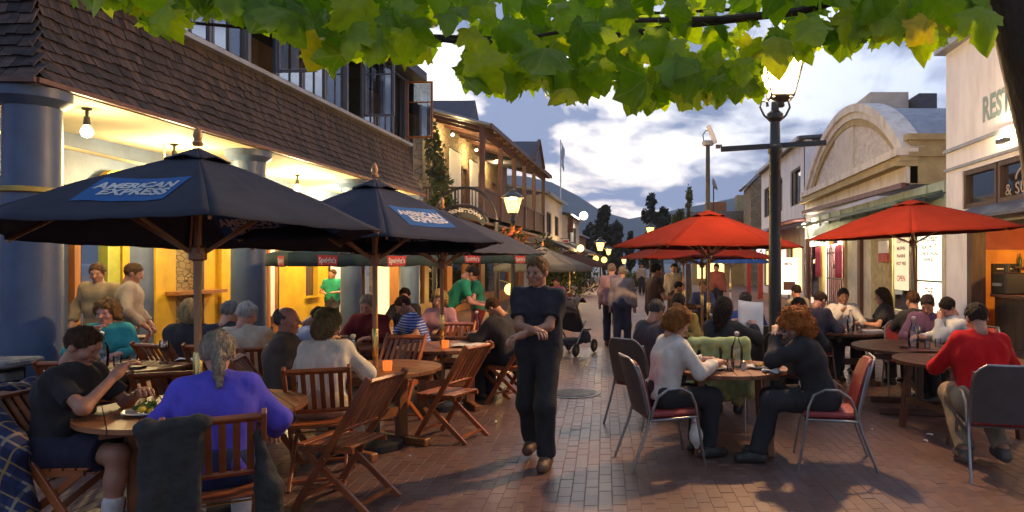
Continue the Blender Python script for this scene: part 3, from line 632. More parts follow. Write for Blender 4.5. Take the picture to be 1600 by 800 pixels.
far_house('shop_house', 'narrow farther house with brown sign board on the left of the street', -5.7, 45.3, 53.5, 4.9, M_creamw, M_slate, [(46.2, 48.0, 3.2, 4.3, None), (49.6, 51.6, 3.2, 4.3, None), (46, 49, .5, 2.3, M_warm), (50, 53, .5, 2.3, M_warm)], .2, M_awngr)
far_house('shop_house', 'last low dark house on the left before the trees', -6.4, 54, 66, 4.1, M_orangewood, M_slate, [(55, 58, .6, 2.4, M_warm), (59.5, 63, .6, 2.4, M_warm2)], .2, M_awngr)
t = thing('shop_sign', 'brown projecting shop sign board on the far left house', 'sign', P(884, 352, 46.5)); MB().box((0, 0, 0), (1.0, .08, .95)).build('board', M_brownwood, t); MB().bar((-1.2, 0, .5), (.5, 0, .5), .04, .04).build('bracket', M_black, t)
t = thing('shop_sign', 'small white and red sign below the brown board', 'sign', P(884, 377, 44)); MB().box((0, 0, 0), (.38, .06, .3)).build('board', M_paper, t); MB().box((0, -.035, 0), (.3, .01, .12)).build('stripe', mat('red_print', (.5, .05, .04), None, 5, .6), t); MB().bar((-1.2, 0, .17), (.2, 0, .17), .03, .03).build('bracket', M_black, t)
# flagpole
t = thing('flagpole', 'tall white flagpole with furled flag behind the left houses', 'flagpole', (P(876, 218, 62).x, 62, 0))
MB().tube([(0, 0, 0), (0, 0, P(876, 218, 62).z)], [.09, .05], 8).build('pole', M_paper, t, True); zt = P(876, 222, 62).z
MB().grid(lambda u, v: (.05 + u * .3 * (1 - .3 * v) + .05 * math.sin(v * 9), .1 * math.sin(u * 6 + v * 4), zt - v * 2.1 - u * .6), 6, 8).build('flag', mat('flag_cloth', (.55, .56, .62), (.4, .42, .5), 1, .8), t, True, thick=.01)
# ------------------------------------------------------------------ right side: white restaurant wall
XR = 6.6
wr = thing('white_building', 'white rendered restaurant with painted REST lettering at right', 'building', (XR, 10, 0))
def rp(b, name, m, parent=wr, org=(XR, 10, 0), smooth=False, bevel=0):
    b.v = [(x - org[0], y - org[1], z - org[2]) for x, y, z in b.v]; return b.build(name, m, parent, smooth, bevel)
wall('wall', lambda u, v, w: (w, u - 10, v), 3.5, 15.55, 0, 6.4, [(8.5, 14.45, 0, 2.5), (9.4, 14.75, 2.85, 3.66)], .35, M_white, wr)
rp(MB().box((XR + 2.2, 15.4, 3.2), (3.7, .3, 6.4)), 'end_wall', M_white)
rp(MB().box((XR + .06, 9.5, 6.58), (.6, 12.3, .36)), 'parapet_coping', M_grey)
rp(MB().bar((XR - .03, 3.5, 4.2), (XR - .03, 15.57, 4.2), .08, .07), 'string_course', M_grey)
rp(MB().bar((XR - .02, 3.5, 3.78), (XR - .02, 15.57, 3.78), .06, .06), 'string_course', M_grey)
for (a, c) in ((9.45, 11.6), (11.65, 13.25), (13.3, 14.7)):
    w = rp(framebars(MB(), a, c, 2.86, 3.65, .09, .14, XR + .08), 'window', M_darkwood)
    rp(MB().box((XR + .1, (a + c) / 2, 3.25), (.015, c - a - .1, .7)), 'pane', M_glassdark, w, (XR, 10, 0))
rp(MB().box((XR + .6, 12, 3.25), (.04, 6, 1)), 'blind', M_darkwood)
M_signw = mat('window_lettering', (.30, .26, .20), None, 6, .6)
lettering('& SUSHI', lambda u, v: Vector((.08, 12.42 - 10 - u, 3.08 + v)), .30, M_signw, wr, .004, 1.35)
b = MB()
for i in range(14): a0, a1 = math.pi * i / 14, math.pi * (i + 1) / 14; b.prism([(XR + .085, 12.4 + r_ * math.cos(a), 3.26 + r_ * .6 * math.sin(a)) for r_, a in ((.3, a0), (.36, a0), (.36, a1), (.3, a1))], (.006, 0, 0))
rp(b, 'sign_emblem', M_signw)
lettering('RESTAURANT', lambda u, v: Vector((-.006, 12.28 - 10 - u, 4.74 + v)), .66, M_letter, wr, .026, 3.1)
# right shop interior behind the opening
M_orange = mat('orange_wall', (.62, .27, .02), (.52, .21, .015), 2, .6); M_redwall = mat('rust_wall', (.30, .05, .015), (.24, .04, .015), 2, .6)
rp(MB().box((XR + 3.0, 11.5, 1.4), (.1, 8, 2.8)), 'room_back', M_orange); rp(MB().box((XR + 1.7, 14.9, 1.3), (2.7, .1, 2.6)), 'room_side', M_orange)
rp(MB().box((XR + 1.7, 14.84, 2.25), (2.7, .02, .5)), 'room_band', M_redwall)
rp(MB().box((XR + 1.7, 11.5, 2.74), (2.7, 6.6, .08)), 'room_ceiling', M_redwall); rp(MB().box((XR + 1.7, 11.5, .02), (2.6, 6.6, .04)), 'room_floor', M_darkwood)
rp(MB().box((XR + .12, 14.36, 1.25), (.3, .2, 2.5)), 'door_post', M_darkwood); rp(MB().box((XR + .12, 11.5, 2.43), (.28, 5.9, .14)), 'door_head', M_darkwood)
rp(MB().prism([(XR - .02, 8.6, 2.86), (XR - .5, 8.6, 2.62), (XR - .5, 8.6, 2.56), (XR - .02, 8.6, 2.74)], (0, 5.7, 0)), 'hood', mat('blue_hood', (.05, .06, .10), None, 4, .5))
ct = thing('bar_counter', 'dark bar counter inside the orange shop at right', 'counter', (XR + .75, 13.3, 0)); MB().box((0, 0, .52), (.6, 1.9, 1.0)).build('front', M_darkwood, ct); MB().box((0, 0, 1.05), (.75, 2.0, .06)).build('top', M_brownwood, ct)
mc = thing('coffee_machine', 'black coffee machine on the counter in the orange shop', 'machine', (XR + .6, 13.95, 1.08)); MB().box((0, 0, .22), (.45, .55, .44)).build('body', M_black, mc, bevel=.03); MB().tube([(0, .1, .44), (0, .1, .62)], .06, 10).build('hopper', M_black, mc, True); MB().box((-.24, 0, .2), (.08, .3, .06)).build('group_head', M_grey, mc)
sh_ = thing('bottle_shelf', 'dark shelf on the orange end wall of the right shop', 'shelf', (XR + 1.75, 14.78, 1.62)); MB().box((0, 0, 0), (1.3, .16, .04)).build('board', M_darkwood, sh_)
for sx in (-.5, .5): MB().box((sx, .03, -.08), (.03, .1, .14)).build('bracket', M_darkwood, sh_)
for k in range(7):
    o = MB().lathe([(.035, 0), (.037, .16), (.013, .22), (.013, .28), (.001, .285)], 10).build('bottle', mat('bar_bottle_%d' % (k % 3), ((.03, .10, .04), (.20, .08, .02), (.25, .22, .16))[k % 3], None, 3, .15), None, True); o.location = (XR + 1.25 + k * .16, 14.78, 1.642)
    tag(o, ('%s bottle from the left on the orange shop shelf' % ('first', 'second', 'third', 'fourth', 'fifth', 'sixth', 'seventh')[k]), 'bottle', 'bottles on the orange shop shelf')
pf = thing('menu_board', 'dark framed menu board on the orange end wall', 'sign', (XR + .95, 14.83, 1.35)); MB().box((0, 0, 0), (.55, .03, .7)).build('board', M_dark, pf)
for k in range(5): MB().box((0, -.02, .24 - k * .11), (.36 - .05 * (k % 2), .006, .025)).build('chalk_line', M_paper, pf)
pl_ = thing('pendant_lamp', 'small pendant lamp in the orange shop at right', 'lamp', (XR + 1.5, 12.6, 2.7)); MB().tube([(0, 0, 0), (0, 0, -.3)], .01, 6).build('cord', M_black, pl_); MB().lathe([(.03, -.3), (.11, -.42), (.10, -.42), (.02, -.31)], 12).build('shade', M_black, pl_, True); MB().lathe([(.02, -.36), (.05, -.41), (.001, -.46)], 10).build('bulb', emat('amber_bulb', (1, .55, .15), 20), pl_, True)
l = point_light('pendant_light', (0, 0, -.52), 60, (1, .55, .16), .08); l.parent = pl_
wlm = thing('wall_light', 'bright floodlight on the ledge below the REST lettering', 'lamp', (XR - .14, 12.75, 4.02))
MB().box((0, 0, -.05), (.14, .3, .08)).build('housing', M_black, wlm, bevel=.01); MB().box((0, 0, .0), (.1, .26, .02)).build('lens', emat('flood_glow', (1, .78, .4), 40), wlm)
l = point_light('flood_light', (.02, 0, .08), 26, (1, .74, .38), .05); l.parent = wlm
# ------------------------------------------------------------------ arched parapet building
ab = thing('arched_building', 'pale shop building with a big arched parapet over the street', 'building', (XR, 24, 0))
def ap(b, name, m, parent=ab, smooth=False, bevel=0): return rp(b, name, m, parent, (XR, 24, 0), smooth, bevel)
YA0, YA1, ZS = 18.0, 29.7, 4.7; yc = (YA0 + YA1) / 2; hw = (YA1 - YA0) / 2; rise = 2.25; RA = (hw * hw + rise * rise) / (2 * rise)
def arcz(y, off=0.0):
    r = RA - off; d = r * r - (y - yc) ** 2
    return ZS - (RA - rise) + math.sqrt(max(0, d))
def arch_slab(x0, x1, off, name, m, ybase=ZS, inset=0.0, parent=ab):
    n = 28; ys = [YA0 + inset + (YA1 - YA0 - 2 * inset) * i / n for i in range(n + 1)]
    pts = [(x0, y, max(ybase + .001, arcz(y, off))) for y in ys] + [(x0, YA1 - inset, ybase), (x0, YA0 + inset, ybase)]
    b = MB(); b.prism(pts, (x1 - x0, 0, 0)); return ap(b, name, m, parent)
arch_slab(XR + .12, XR + .35, .35, 'tympanum', mat('rough_stucco', (.70, .65, .58), (.50, .45, .39), 3.5, .9, 1.0, 9, detail=9, stretch=(1, 1, 2.2)), ZS, .3)
def arch_band(x0, x1, o0, o1, name, m):
    n = 30; a0 = math.asin(hw / RA) * .995; b = MB(); zc = ZS - (RA - rise); prev = None; vs = []; fs = []
    for i in range(n + 1):
        a = -a0 + 2 * a0 * i / n
        for (x, o) in ((x0, o0), (x0, o1), (x1, o1), (x1, o0)): vs.append((x, yc + (RA - o) * math.sin(a), zc + (RA - o) * math.cos(a)))
    for i in range(n):
        for j in range(4): fs.append((i * 4 + j, i * 4 + (j + 1) % 4, i * 4 + 4 + (j + 1) % 4, i * 4 + 4 + j))
    fs += [(0, 1, 2, 3), (n * 4 + 3, n * 4 + 2, n * 4 + 1, n * 4)]; b.add(vs, fs); return ap(b, name, m)
arch_band(XR - .12, XR + .5, -.05, .2, 'arch_moulding', M_stucco); arch_band(XR - .02, XR + .3, .2, .42, 'arch_moulding', M_stucco); arch_band(XR + .03, XR + .25, .42, .62, 'arch_moulding', M_stuccoy)
n = 28; b = MB()      # vaulted metal roof behind the arch
vs = []; 
for x in (XR + .4, XR + 2.4, XR + 5.5):
    for i in range(n + 1): y = YA0 + .05 + (YA1 - YA0 - .1) * i / n; vs.append((x, y, arcz(y, .1)))
b.add(vs, [(r * (n + 1) + i, r * (n + 1) + i + 1, (r + 1) * (n + 1) + i + 1, (r + 1) * (n + 1) + i) for r in range(2) for i in range(n)]); ap(b, 'vault_roof', M_grey, ab, True)
ap(MB().box((XR + .16, yc + .3, 5.65), (.2, 2.3, 1.7)), 'panel', mat('panel_stucco', (.66, .60, .52), (.55, .5, .43), 2, .8), ab); ap(MB().prism([(XR + .06, yc + .3 - 1.15, 6.5), (XR + .06, yc + .3 + 1.15, 6.5), (XR + .06, yc + .9, 6.72), (XR + .06, yc - .3, 6.72)], (.2, 0, 0)), 'panel_cap', M_stucco)
for z, d, x in ((4.62, .2, -.16), (4.44, .14, -.08), (4.3, .12, -.22)): ap(MB().box((XR + .1 + x / 2, yc, z), (.4 - x, YA1 - YA0 + .1, d)), 'cornice', M_stucco if z > 4.5 else M_stuccoy)
ap(MB().box((XR + .15, yc, 4.02), (.3, YA1 - YA0, .44)), 'frieze', M_stucco)
ap(MB().box((XR + 1.6, YA0 + .1, 4.4), (3.0, .2, 1.25)), 'side_wall', M_stuccoy); ap(MB().box((XR + 1.6, YA0 + .06, 5.0), (3.2, .3, .16)), 'side_cornice', M_stuccoy); ap(MB().box((XR + 1.6, YA0 + .06, 4.55), (3.1, .26, .12)), 'side_cornice', M_stuccoy)  # side wall's yellow lamplight is put into the ochre stucco colour
ap(MB().box((XR + 1.5, 24.6, 7.2), (1.3, 1.9, .75)), 'chimney', M_creamw); ap(MB().box((XR + 2.6, 23.6, 7.15), (.6, 1.0, .5)), 'roof_vent', M_slate)
ap(MB().bar((XR - .14, YA0 - .2, 3.72), (XR - .14, YA1, 3.9), .12, .14), 'gutter', M_maroon)
M_palegreen = mat('pale_green_board', (.38, .46, .36), (.28, .35, .28), 3, .6, .1)
ap(MB().box((XR + .2, yc - 1, 3.42), (.12, YA1 - YA0 + 2, .42)), 'fascia_board', M_palegreen)
for i in range(8): y = 17 + 1.55 * i; ap(MB().box((XR + .12, y, 3.42), (.05, .08, .42)), 'fascia_batten', M_palegreen)
gl = ap(MB().prism([(XR + .1, 15.8, 3.35), (XR - 1.0, 15.8, 3.1), (XR - 1.0, 15.8, 3.07), (XR + .1, 15.8, 3.32)], (0, 11.0, 0)), 'canopy_glass', paneglass('green_canopy', (.55, .68, .58), .12))
for i in range(8): y = 16 + 1.5 * i; ap(MB().bar((XR + .1, y, 3.38), (XR - 1.02, y, 3.13), .05, .06), 'canopy_bar', mat('green_iron', (.06, .12, .08), None, 5, .5))
ap(MB().bar((XR - 1.02, 15.8, 3.1), (XR - 1.02, 26.8, 3.1), .06, .08), 'canopy_rail', mat('green_iron', (.06, .12, .08)))
# ground floor fronts
M_lampwall = mat('sand_wall', (.50, .42, .22), (.34, .28, .14), 5, .85, .8, 16, detail=8)
M_creamdoor = mat('cream_panel', (.66, .60, .46), None, 2, .6)
def gf(name, y0, y1, z0, z1, m, dx=0, th=.15): return ap(MB().box((XR + th / 2 - dx, (y0 + y1) / 2, (z0 + z1) / 2), (th, y1 - y0, z1 - z0)), name, m)
gf('lintel', 15.6, 29.7, 2.75, 3.2, M_palegreen, -.05, .2)
gf('pilaster', 15.58, 15.75, 0, 2.75, M_creamdoor, .02); gf('post', 17.35, 17.6, 0, 2.75, M_iron, .03); gf('wall_pier', 19.3, 20.9, 0, 2.75, M_lampwall, .0, .3)
gf('door', 20.95, 21.85, 0, 2.75, M_creamdoor, -.06); gf('door_post', 21.87, 22.15, 0, 2.75, M_brownwood, .05); gf('panel', 22.2, 23.6, 0, 2.75, M_creamdoor, -.04); gf('door_post', 23.62, 23.9, 0, 2.75, M_stuccoy, .04)
gf('pier', 26.9, 27.3, 0, 2.75, M_stuccoy, .04); gf('pier', 29.3, 29.7, 0, 2.75, M_brownwood, .05)
for y0, y1 in ((15.76, 17.34), (17.62, 19.28)):
    gf('stall_riser', y0, y1, 0, .45, M_creamdoor, 0, .2); gf('shop_window', y0, y1, .46, 2.74, M_glassshop, -.08, .02)
gf('shop_window', 27.35, 29.28, .3, 2.74, M_glassshop, -.08, .02)
ap(MB().box((XR + 2.2, 18, 1.4), (.1, 5.2, 2.8)), 'shop_back', M_creamdoor); ap(MB().box((XR + 1.2, 17.5, 2.79), (2.0, 4, .06)), 'shop_ceiling', M_creamdoor); ap(MB().box((XR + 1.2, 15.62, 1.4), (2.0, .06, 2.8)), 'shop_side', M_creamdoor)
ap(MB().box((XR + .9, 25.4, 1.4), (.1, 3.2, 2.8)), 'porch_back', M_lampwall); ap(MB().box((XR + .5, 25.4, 2.78), (.9, 3.0, .06)), 'porch_ceiling', M_creamdoor); ap(MB().box((XR + 1.0, 28.3, 1.4), (.1, 2.4, 2.8)), 'shop_back', mat('pink_back', (.6, .3, .32), None, 1, .8))
def shop_lamp(label, loc, w, col, grp='shop ceiling lamps on the right'):
    t = thing('ceiling_lamp', label, 'lamp', loc, 0, grp); MB().box((0, 0, 0), (.3, .6, .05)).build('housing', M_paper, t); MB().box((0, 0, -.03), (.26, .56, .015)).build('diffuser', emat('shop_glow', (1, .88, .62), 9), t)
    l = point_light('lamp_light', (0, 0, -.15), w, col, .12); l.parent = t
shop_lamp('ceiling lamp in the ice cream shop window at right', (XR + .7, 16.5, 2.72), 170, (1, .88, .6)); shop_lamp('ceiling lamp behind the red menu boards at right', (XR + .7, 18.5, 2.72), 140, (1, .86, .55)); shop_lamp('porch lamp above the iron gate at right', (XR + .45, 25.4, 2.72), 130, (1, .82, .42)); shop_lamp('lamp in the pink lit shop past the gate', (XR + .5, 28.3, 2.7), 90, (1, .7, .62))
# posters in the ice cream window
def poster(name, label, y0, y1, z0, z1, m, items, x=XR + .02, cat='poster'):
    t = thing(name, label, cat, (x, (y0 + y1) / 2, z0)); MB().box((0, 0, (z1 - z0) / 2), (.02, y1 - y0, z1 - z0)).build('sheet', m, t)
    for txt, v, sz, wd, mm in items: lettering(txt, lambda a, c_, v=v: Vector((-.013, -a, v + c_)), sz, mm, t, .004, wd)
    return t
M_blueprint = mat('blue_print', (.03, .10, .22), None, 5, .6); M_redprint = mat('red_print', (.5, .05, .04), None, 5, .6); M_blackprint = mat('black_print', (.03, .03, .03), None, 5, .6); M_postw = mat('self_lit_poster', (.78, .77, .66), (.70, .69, .56), 2, .6, emit=(1, .93, .70), estr=.6)  # poster and sign white glows by itself, standing in for shop light
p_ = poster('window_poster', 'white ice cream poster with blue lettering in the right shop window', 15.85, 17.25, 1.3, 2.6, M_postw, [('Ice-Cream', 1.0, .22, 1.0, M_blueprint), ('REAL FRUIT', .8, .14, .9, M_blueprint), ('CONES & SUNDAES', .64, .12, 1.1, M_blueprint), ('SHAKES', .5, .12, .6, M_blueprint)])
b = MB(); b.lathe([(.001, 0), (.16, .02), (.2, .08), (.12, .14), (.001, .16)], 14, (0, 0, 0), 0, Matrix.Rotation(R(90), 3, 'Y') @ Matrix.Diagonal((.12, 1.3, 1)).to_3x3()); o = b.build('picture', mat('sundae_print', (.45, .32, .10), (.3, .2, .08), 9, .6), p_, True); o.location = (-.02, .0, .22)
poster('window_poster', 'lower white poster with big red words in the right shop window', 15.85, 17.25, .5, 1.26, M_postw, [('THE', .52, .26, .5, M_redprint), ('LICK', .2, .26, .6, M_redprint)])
poster('window_poster', 'narrow menu poster with dark text beside the tilted umbrella pole', 17.9, 18.9, 1.0, 2.6, mat('self_lit_poster_peach', (.76, .58, .42), (.7, .5, .35), 2, .6, emit=(1, .7, .42), estr=.3), [('COFFEE', 1.3, .13, .6, M_blackprint), ('MUFFIN', 1.1, .13, .6, M_blackprint), ('PANINI', .9, .13, .6, M_blackprint), ('HOT PIES', .7, .13, .7, M_blackprint), ('OPEN', .3, .22, .6, M_redprint)])  # peach menu sheet also glows in place of the shop lamps
t = thing('hanging_sign', 'small red and white sign on the sandy wall at right', 'sign', (XR - .06, 19.6, 2.0)); MB().box((0, 0, .17), (.05, .75, .34)).build('upper_board', M_paper, t); MB().box((0, 0, -.13), (.05, .75, .24)).build('lower_board', M_redprint, t)
# colourful sign above the gate
t = thing('shop_sign', 'white orange and blue shop sign above the iron gate', 'sign', (XR - .28, 25, 2.38)); MB().box((0, .6, .2), (.06, 4.2, .4)).build('white_board', M_postw, t); M_or = mat('orange_print', (.75, .33, .03), None, 5, .6, emit=(1, .5, .05), estr=.2); M_bl2 = mat('sign_blue', (.03, .09, .4), None, 5, .6)  # white and orange boards glow a little by themselves
MB().prism([(-.034, -1.5, .0), (-.034, -.3, .0), (-.034, -.7, .4), (-.034, -1.5, .4)], (-.008, 0, 0)).build('orange_field', M_or, t); MB().prism([(-.045, -1.5, 0), (-.045, -.9, 0), (-.045, -1.5, .36)], (-.008, 0, 0)).build('blue_corner', M_bl2, t)
lettering('NATURAL', lambda u, v: Vector((-.036, .9 - u, .22 + v)), .3, M_blackprint, t, .006, 2.6)
gt = thing('iron_gate', 'black wrought iron gate in the yellow lit porch', 'gate', (XR + .1, 25.4, 0))
for i in range(9): MB().tube([(0, -1.1 + i * .275, .1), (0, -1.1 + i * .275, 2.3)], .022, 6).build('bar', M_black, gt)
for z in (.25, 1.15, 2.1): MB().bar((0, -1.15, z), (0, 1.15, z), .05, .05).build('rail', M_black, gt)
MB().prism([(0, -.3, 1.6), (0, -.1, 1.7), (0, 0, 1.95), (0, .1, 1.7), (0, .3, 1.6), (0, .1, 1.5), (0, 0, 1.25), (0, -.1, 1.5)], (.04, 0, 0)).build('ornament', M_black, gt)
M_pink = mat('pink_cloth', (.5, .06, .14), (.4, .05, .1), 3, .8)
for k, (y, lab) in enumerate(((27.1, 'pink cloth banner left of the iron gate'), (24.1, 'dark pink cloth banner right of the iron gate'))): o = tag(MB().grid(lambda u, v: (XR - .12 + .03 * math.sin(u * 12), y + (u - .5) * .75, 1.2 + v * 1.15), 8, 4).build('cloth_banner', M_pink, None, True, thick=.01), lab, 'banner')
# ------------------------------------------------------------------ farther right buildings
fw = far_house('white_house', 'white upper house with dark framed windows past the arched parapet', 6.6, 30.0, 42.0, 7.1, M_white, M_slate, [(30.9, 33.2, 4.4, 6.1, None), (35.2, 37.4, 4.4, 6.1, None), (39, 41, 4.4, 6.1, None), (30.6, 33.4, .4, 2.5, M_warm), (34.2, 37.2, .4, 2.5, emat('pinkish_interior', (1, .42, .34), .9)), (38, 41.2, .4, 2.5, M_warm)], .1)
cv = thing('bullnose_canopy', 'maroon curved canopy along the white house at right', 'canopy', (XR, 29.6, 0))
MB().grid(lambda u, v: (-.05 - 1.7 * math.sin(v * 1.45), u * 12, 3.55 - .75 * (1 - math.cos(v * 1.5))), 6, 8).build('roof_sheet', mat('maroon_sheet', (.16, .07, .09), (.11, .05, .06), 3, .45), cv, True, thick=.05)
MB().tube([(-.05 - 1.7 * math.sin(v * .145), 0, 3.58 - .75 * (1 - math.cos(v * .15))) for v in range(11)], .07, 8).build('end_hoop', M_maroon, cv, True)
M_redpost = mat('red_post_paint', (.30, .025, .02), (.22, .02, .015), 4, .45)
for k, (px, Y) in enumerate(((1205, 30.2), (1188, 33.5), (1170, 37.5))):
    MB().bar((PXX(px, Y) - XR, Y - 29.6, 0), (PXX(px, Y) - XR, Y - 29.6, 2.9), .22, .22).build('post', M_redpost, cv)
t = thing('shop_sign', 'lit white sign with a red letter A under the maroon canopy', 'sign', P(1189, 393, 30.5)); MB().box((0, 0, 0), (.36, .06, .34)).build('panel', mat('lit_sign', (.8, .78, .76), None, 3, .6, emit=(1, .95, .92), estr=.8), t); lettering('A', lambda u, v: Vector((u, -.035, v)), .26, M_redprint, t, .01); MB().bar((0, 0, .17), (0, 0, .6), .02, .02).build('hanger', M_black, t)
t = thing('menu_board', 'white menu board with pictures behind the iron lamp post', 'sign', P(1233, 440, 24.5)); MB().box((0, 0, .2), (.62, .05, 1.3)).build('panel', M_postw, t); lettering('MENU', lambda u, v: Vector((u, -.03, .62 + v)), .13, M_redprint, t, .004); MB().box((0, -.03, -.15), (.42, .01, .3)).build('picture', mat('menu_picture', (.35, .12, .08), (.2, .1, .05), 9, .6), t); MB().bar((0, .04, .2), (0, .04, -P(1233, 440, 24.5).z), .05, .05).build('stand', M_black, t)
# far block facing down the street
fb = thing('curved_building', 'flat roofed building with a timber parapet and yellow lit wall at street end', 'building', (6.2, 56, 0))
wall('wall', lambda u, v, w: (u, w, v), -3.0, 3.4, 0, 4.7, [(-1.0, .1, 3.2, 4.2), (1.2, 2.4, .5, 2.6), (-2.6, -.4, .5, 2.6)], .3, mat('ochre_lit_wall', (.48, .34, .12), (.38, .26, .09), 2, .8), fb)  # yellow lamplight on this wall is put into its ochre base colour
MB().box((-.45, .45, 3.7), (1.2, .05, 1.1)).build('lit_window', M_warm, fb); MB().box((1.8, .45, 1.5), (1.3, .05, 2.2)).build('lit_window', M_warm2, fb); MB().box((-1.5, .45, 1.5), (2.3, .05, 2.2)).build('lit_window', M_warm, fb)
n = 16; MB().grid(lambda u, v: (-3.3 + 7 * u, -.5 - .8 * math.sin(math.pi * u), 4.75 + 1.1 * v), n, 1).build('parapet', mat('weathered_parapet', (.20, .16, .12), (.13, .10, .08), 4, .85, stretch=(4, 1, .3)), fb, True, thick=.15)
MB().box((.2, 2, 5.0), (6.6, 4.4, .5)).build('roof_slab', M_slate, fb)
MB().box((-.9, 2.5, 6.3), (1.7, 1.5, 1.1)).build('penthouse', mat('orange_render', (.42, .17, .06), None, 3, .8), fb); MB().box((1.6, 2.6, 6.6), (1.5, 1.6, 1.7)).build('penthouse', M_stuccoy, fb)
sg = thing('gabled_house', 'stone gable house with metal roof beside the white house at right', 'building', (8.6, 50, 0))
MB().prism([(-1.5, 0, 0), (1.2, 0, 0), (1.2, 0, 7.6), (.0, 0, 8.9), (-1.5, 0, 7.4)], (0, 4, 0)).build('wall', M_stone, sg); MB().prism([(-1.7, -.2, 7.3), (0, -.2, 9.05), (0, -.2, 9.25), (-1.9, -.2, 7.4)], (0, 4.4, 0)).build('roof', M_grey, sg); MB().prism([(1.4, -.2, 7.55), (0, -.2, 9.05), (0, -.2, 9.25), (1.6, -.2, 7.6)], (0, 4.4, 0)).build('roof', M_grey, sg)
t = thing('satellite_dish', 'grey satellite dish on the far flat roof', 'dish', P(1115, 292, 55)); MB().lathe([(.001, -.1), (.35, -.02), (.55, .12), (.56, .13), (.3, 0), (.01, -.06)], 14, (0, 0, .2), 0, Matrix.Rotation(R(70), 3, 'Y')).build('dish', M_grey, t, True); MB().tube([(0, 0, -2.0), (0, 0, .2)], .05, 6).build('mast', M_black, t)
# trees at the end of the street
for a in (('round dark tree at the far left of the street end', 897, 352, 412, 84, 34, 2200, .3, 'round'), ('tall twin topped dark tree at the end of the street', 945, 322, 415, 82, 66, 5200, .3, 'tall'), ('dark bushy tree beside the twin topped tree', 962, 345, 415, 80, 44, 2600, .3, 'round'), ('tall dark gum tree behind the red umbrella', 1018, 303, 415, 78, 58, 5200, .3, 'tall'), ('second dark gum tree right of the tallest one', 1036, 325, 415, 76, 50, 3200, .3, 'round'), ('small dark tree between the tall ones', 985, 362, 415, 84, 30, 1400, .3, 'round'), ('low dark tree left of the twin topped tree', 922, 348, 415, 86, 40, 1800, .3, 'round')):
    tree(a[0], a[1], a[2], a[3], a[4], a[5], a[6], a[7], M_leafdark, a[8], 'gum_tree')
tree('slender pale young tree above the red umbrella', 1077, 288, 420, 30, 36, 700, .11, M_leafgrn, 'tall', 'young_tree'); tree('leafy shrub tree left of the slender young tree', 1062, 325, 420, 34, 44, 900, .13, M_leafgrn, 'round', 'young_tree')
for k, (px, py, Y, w, lab) in enumerate(((866, 395, 26, 1.3, 'leafy hedge plant below the left lantern'), (905, 402, 38, 1.4, 'green street shrub beyond the walking man'), (850, 372, 30, .9, 'climbing green plant by the far balcony post'), (985, 425, 44, 1.6, 'dark shrub at the middle of the far street'))):
    t = thing('street_shrub', lab, 'shrub', (PXX(px, Y), Y, 0)); zt = P(px, py, Y).z
    leafcloud(MB(), [(0, 0, zt * .7, w * .5, w * .5, zt * .35), (.2 * w, 0, zt * .4, w * .6, w * .5, zt * .4), (-.2 * w, .1, zt * .5, w * .5, w * .5, zt * .35)], 900, .1, RS).build('foliage', M_leafgrn, t, fix=False)['kind'] = 'stuff'
    MB().tube([(0, 0, 0), (0, 0, zt * .6)], [.05, .02], 6).build('stem', M_bark, t)
# ------------------------------------------------------------------ street lamps
M_lantern = glowglass('lantern_glass', (1, .62, .24), 9.0, .45)
M_lantern_far = glowglass('far_lantern_glass', (1, .50, .11), 1.5, .3)
def lantern(t, z, s=1.0, glow=M_lantern, dx=0.0):
    """four sided tapered street lantern standing on z"""
    w0, w1, h = .13 * s, .24 * s, .46 * s
    la = MB()
    for sx, sy in ((-1, -1), (1, -1), (1, 1), (-1, 1)): la.bar((dx + sx * w0, sy * w0, z), (dx + sx * w1, sy * w1, z + h), .022 * s, .022 * s)
    for k in range(4):
        a = ((-1, -1), (1, -1), (1, 1), (-1, 1))[k]; c = ((-1, -1), (1, -1), (1, 1), (-1, 1))[(k + 1) % 4]
        la.bar((dx + a[0] * w0, a[1] * w0, z), (dx + c[0] * w0, c[1] * w0, z), .025 * s, .025 * s); la.bar((dx + a[0] * w1, a[1] * w1, z + h), (dx + c[0] * w1, c[1] * w1, z + h), .03 * s, .03 * s)
    fr = la.build('lantern_frame', M_iron, t)
    for k in range(4):
        a = ((-1, -1), (1, -1), (1, 1), (-1, 1))[k]; c = ((-1, -1), (1, -1), (1, 1), (-1, 1))[(k + 1) % 4]; e = .95
        MB().add([(dx + a[0] * w0 * e, a[1] * w0 * e, z + .01), (dx + c[0] * w0 * e, c[1] * w0 * e, z + .01), (dx + c[0] * w1 * e, c[1] * w1 * e, z + h - .01), (dx + a[0] * w1 * e, a[1] * w1 * e, z + h - .01)], [(0, 1, 2, 3)]).build('pane', glow, fr)
    MB().lathe([(w1 * 1.5, z + h), (w1 * 1.42, z + h + .03 * s), (w1 * .7, z + h + .16 * s), (w1 * .45, z + h + .19 * s), (w1 * .45, z + h + .25 * s), (.03 * s, z + h + .29 * s), (.03 * s, z + h + .33 * s), (.001, z + h + .38 * s)], 4 if s > 2 else 12, (dx, 0, 0)).build('cap', M_iron, t, True)
    MB().lathe([(.03 * s, z - .12 * s), (.05 * s, z - .1 * s), (.04 * s, z - .05 * s), (.14 * s, z - .01)], 10, (dx, 0, 0)).build('cradle', M_iron, t, True)
    return fr
def scroll(p, s, n=16):
    return [(p[0] + s * (.02 + .16 * i / n) * math.cos(1.2 + 4.4 * (1 - i / n)) * (1), p[1], p[2] + .22 * i / n * abs(s) + abs(s) * .05 * math.sin(4 * i / n)) for i in range(n + 1)]
YLP, XLP = 8.4, (1211 - VX) * 8.4 / F
lp = thing('street_lamp', 'tall dark iron lamp post with lit lantern and crossbar among the red umbrellas', 'street lamp', (XLP, YLP, 0))
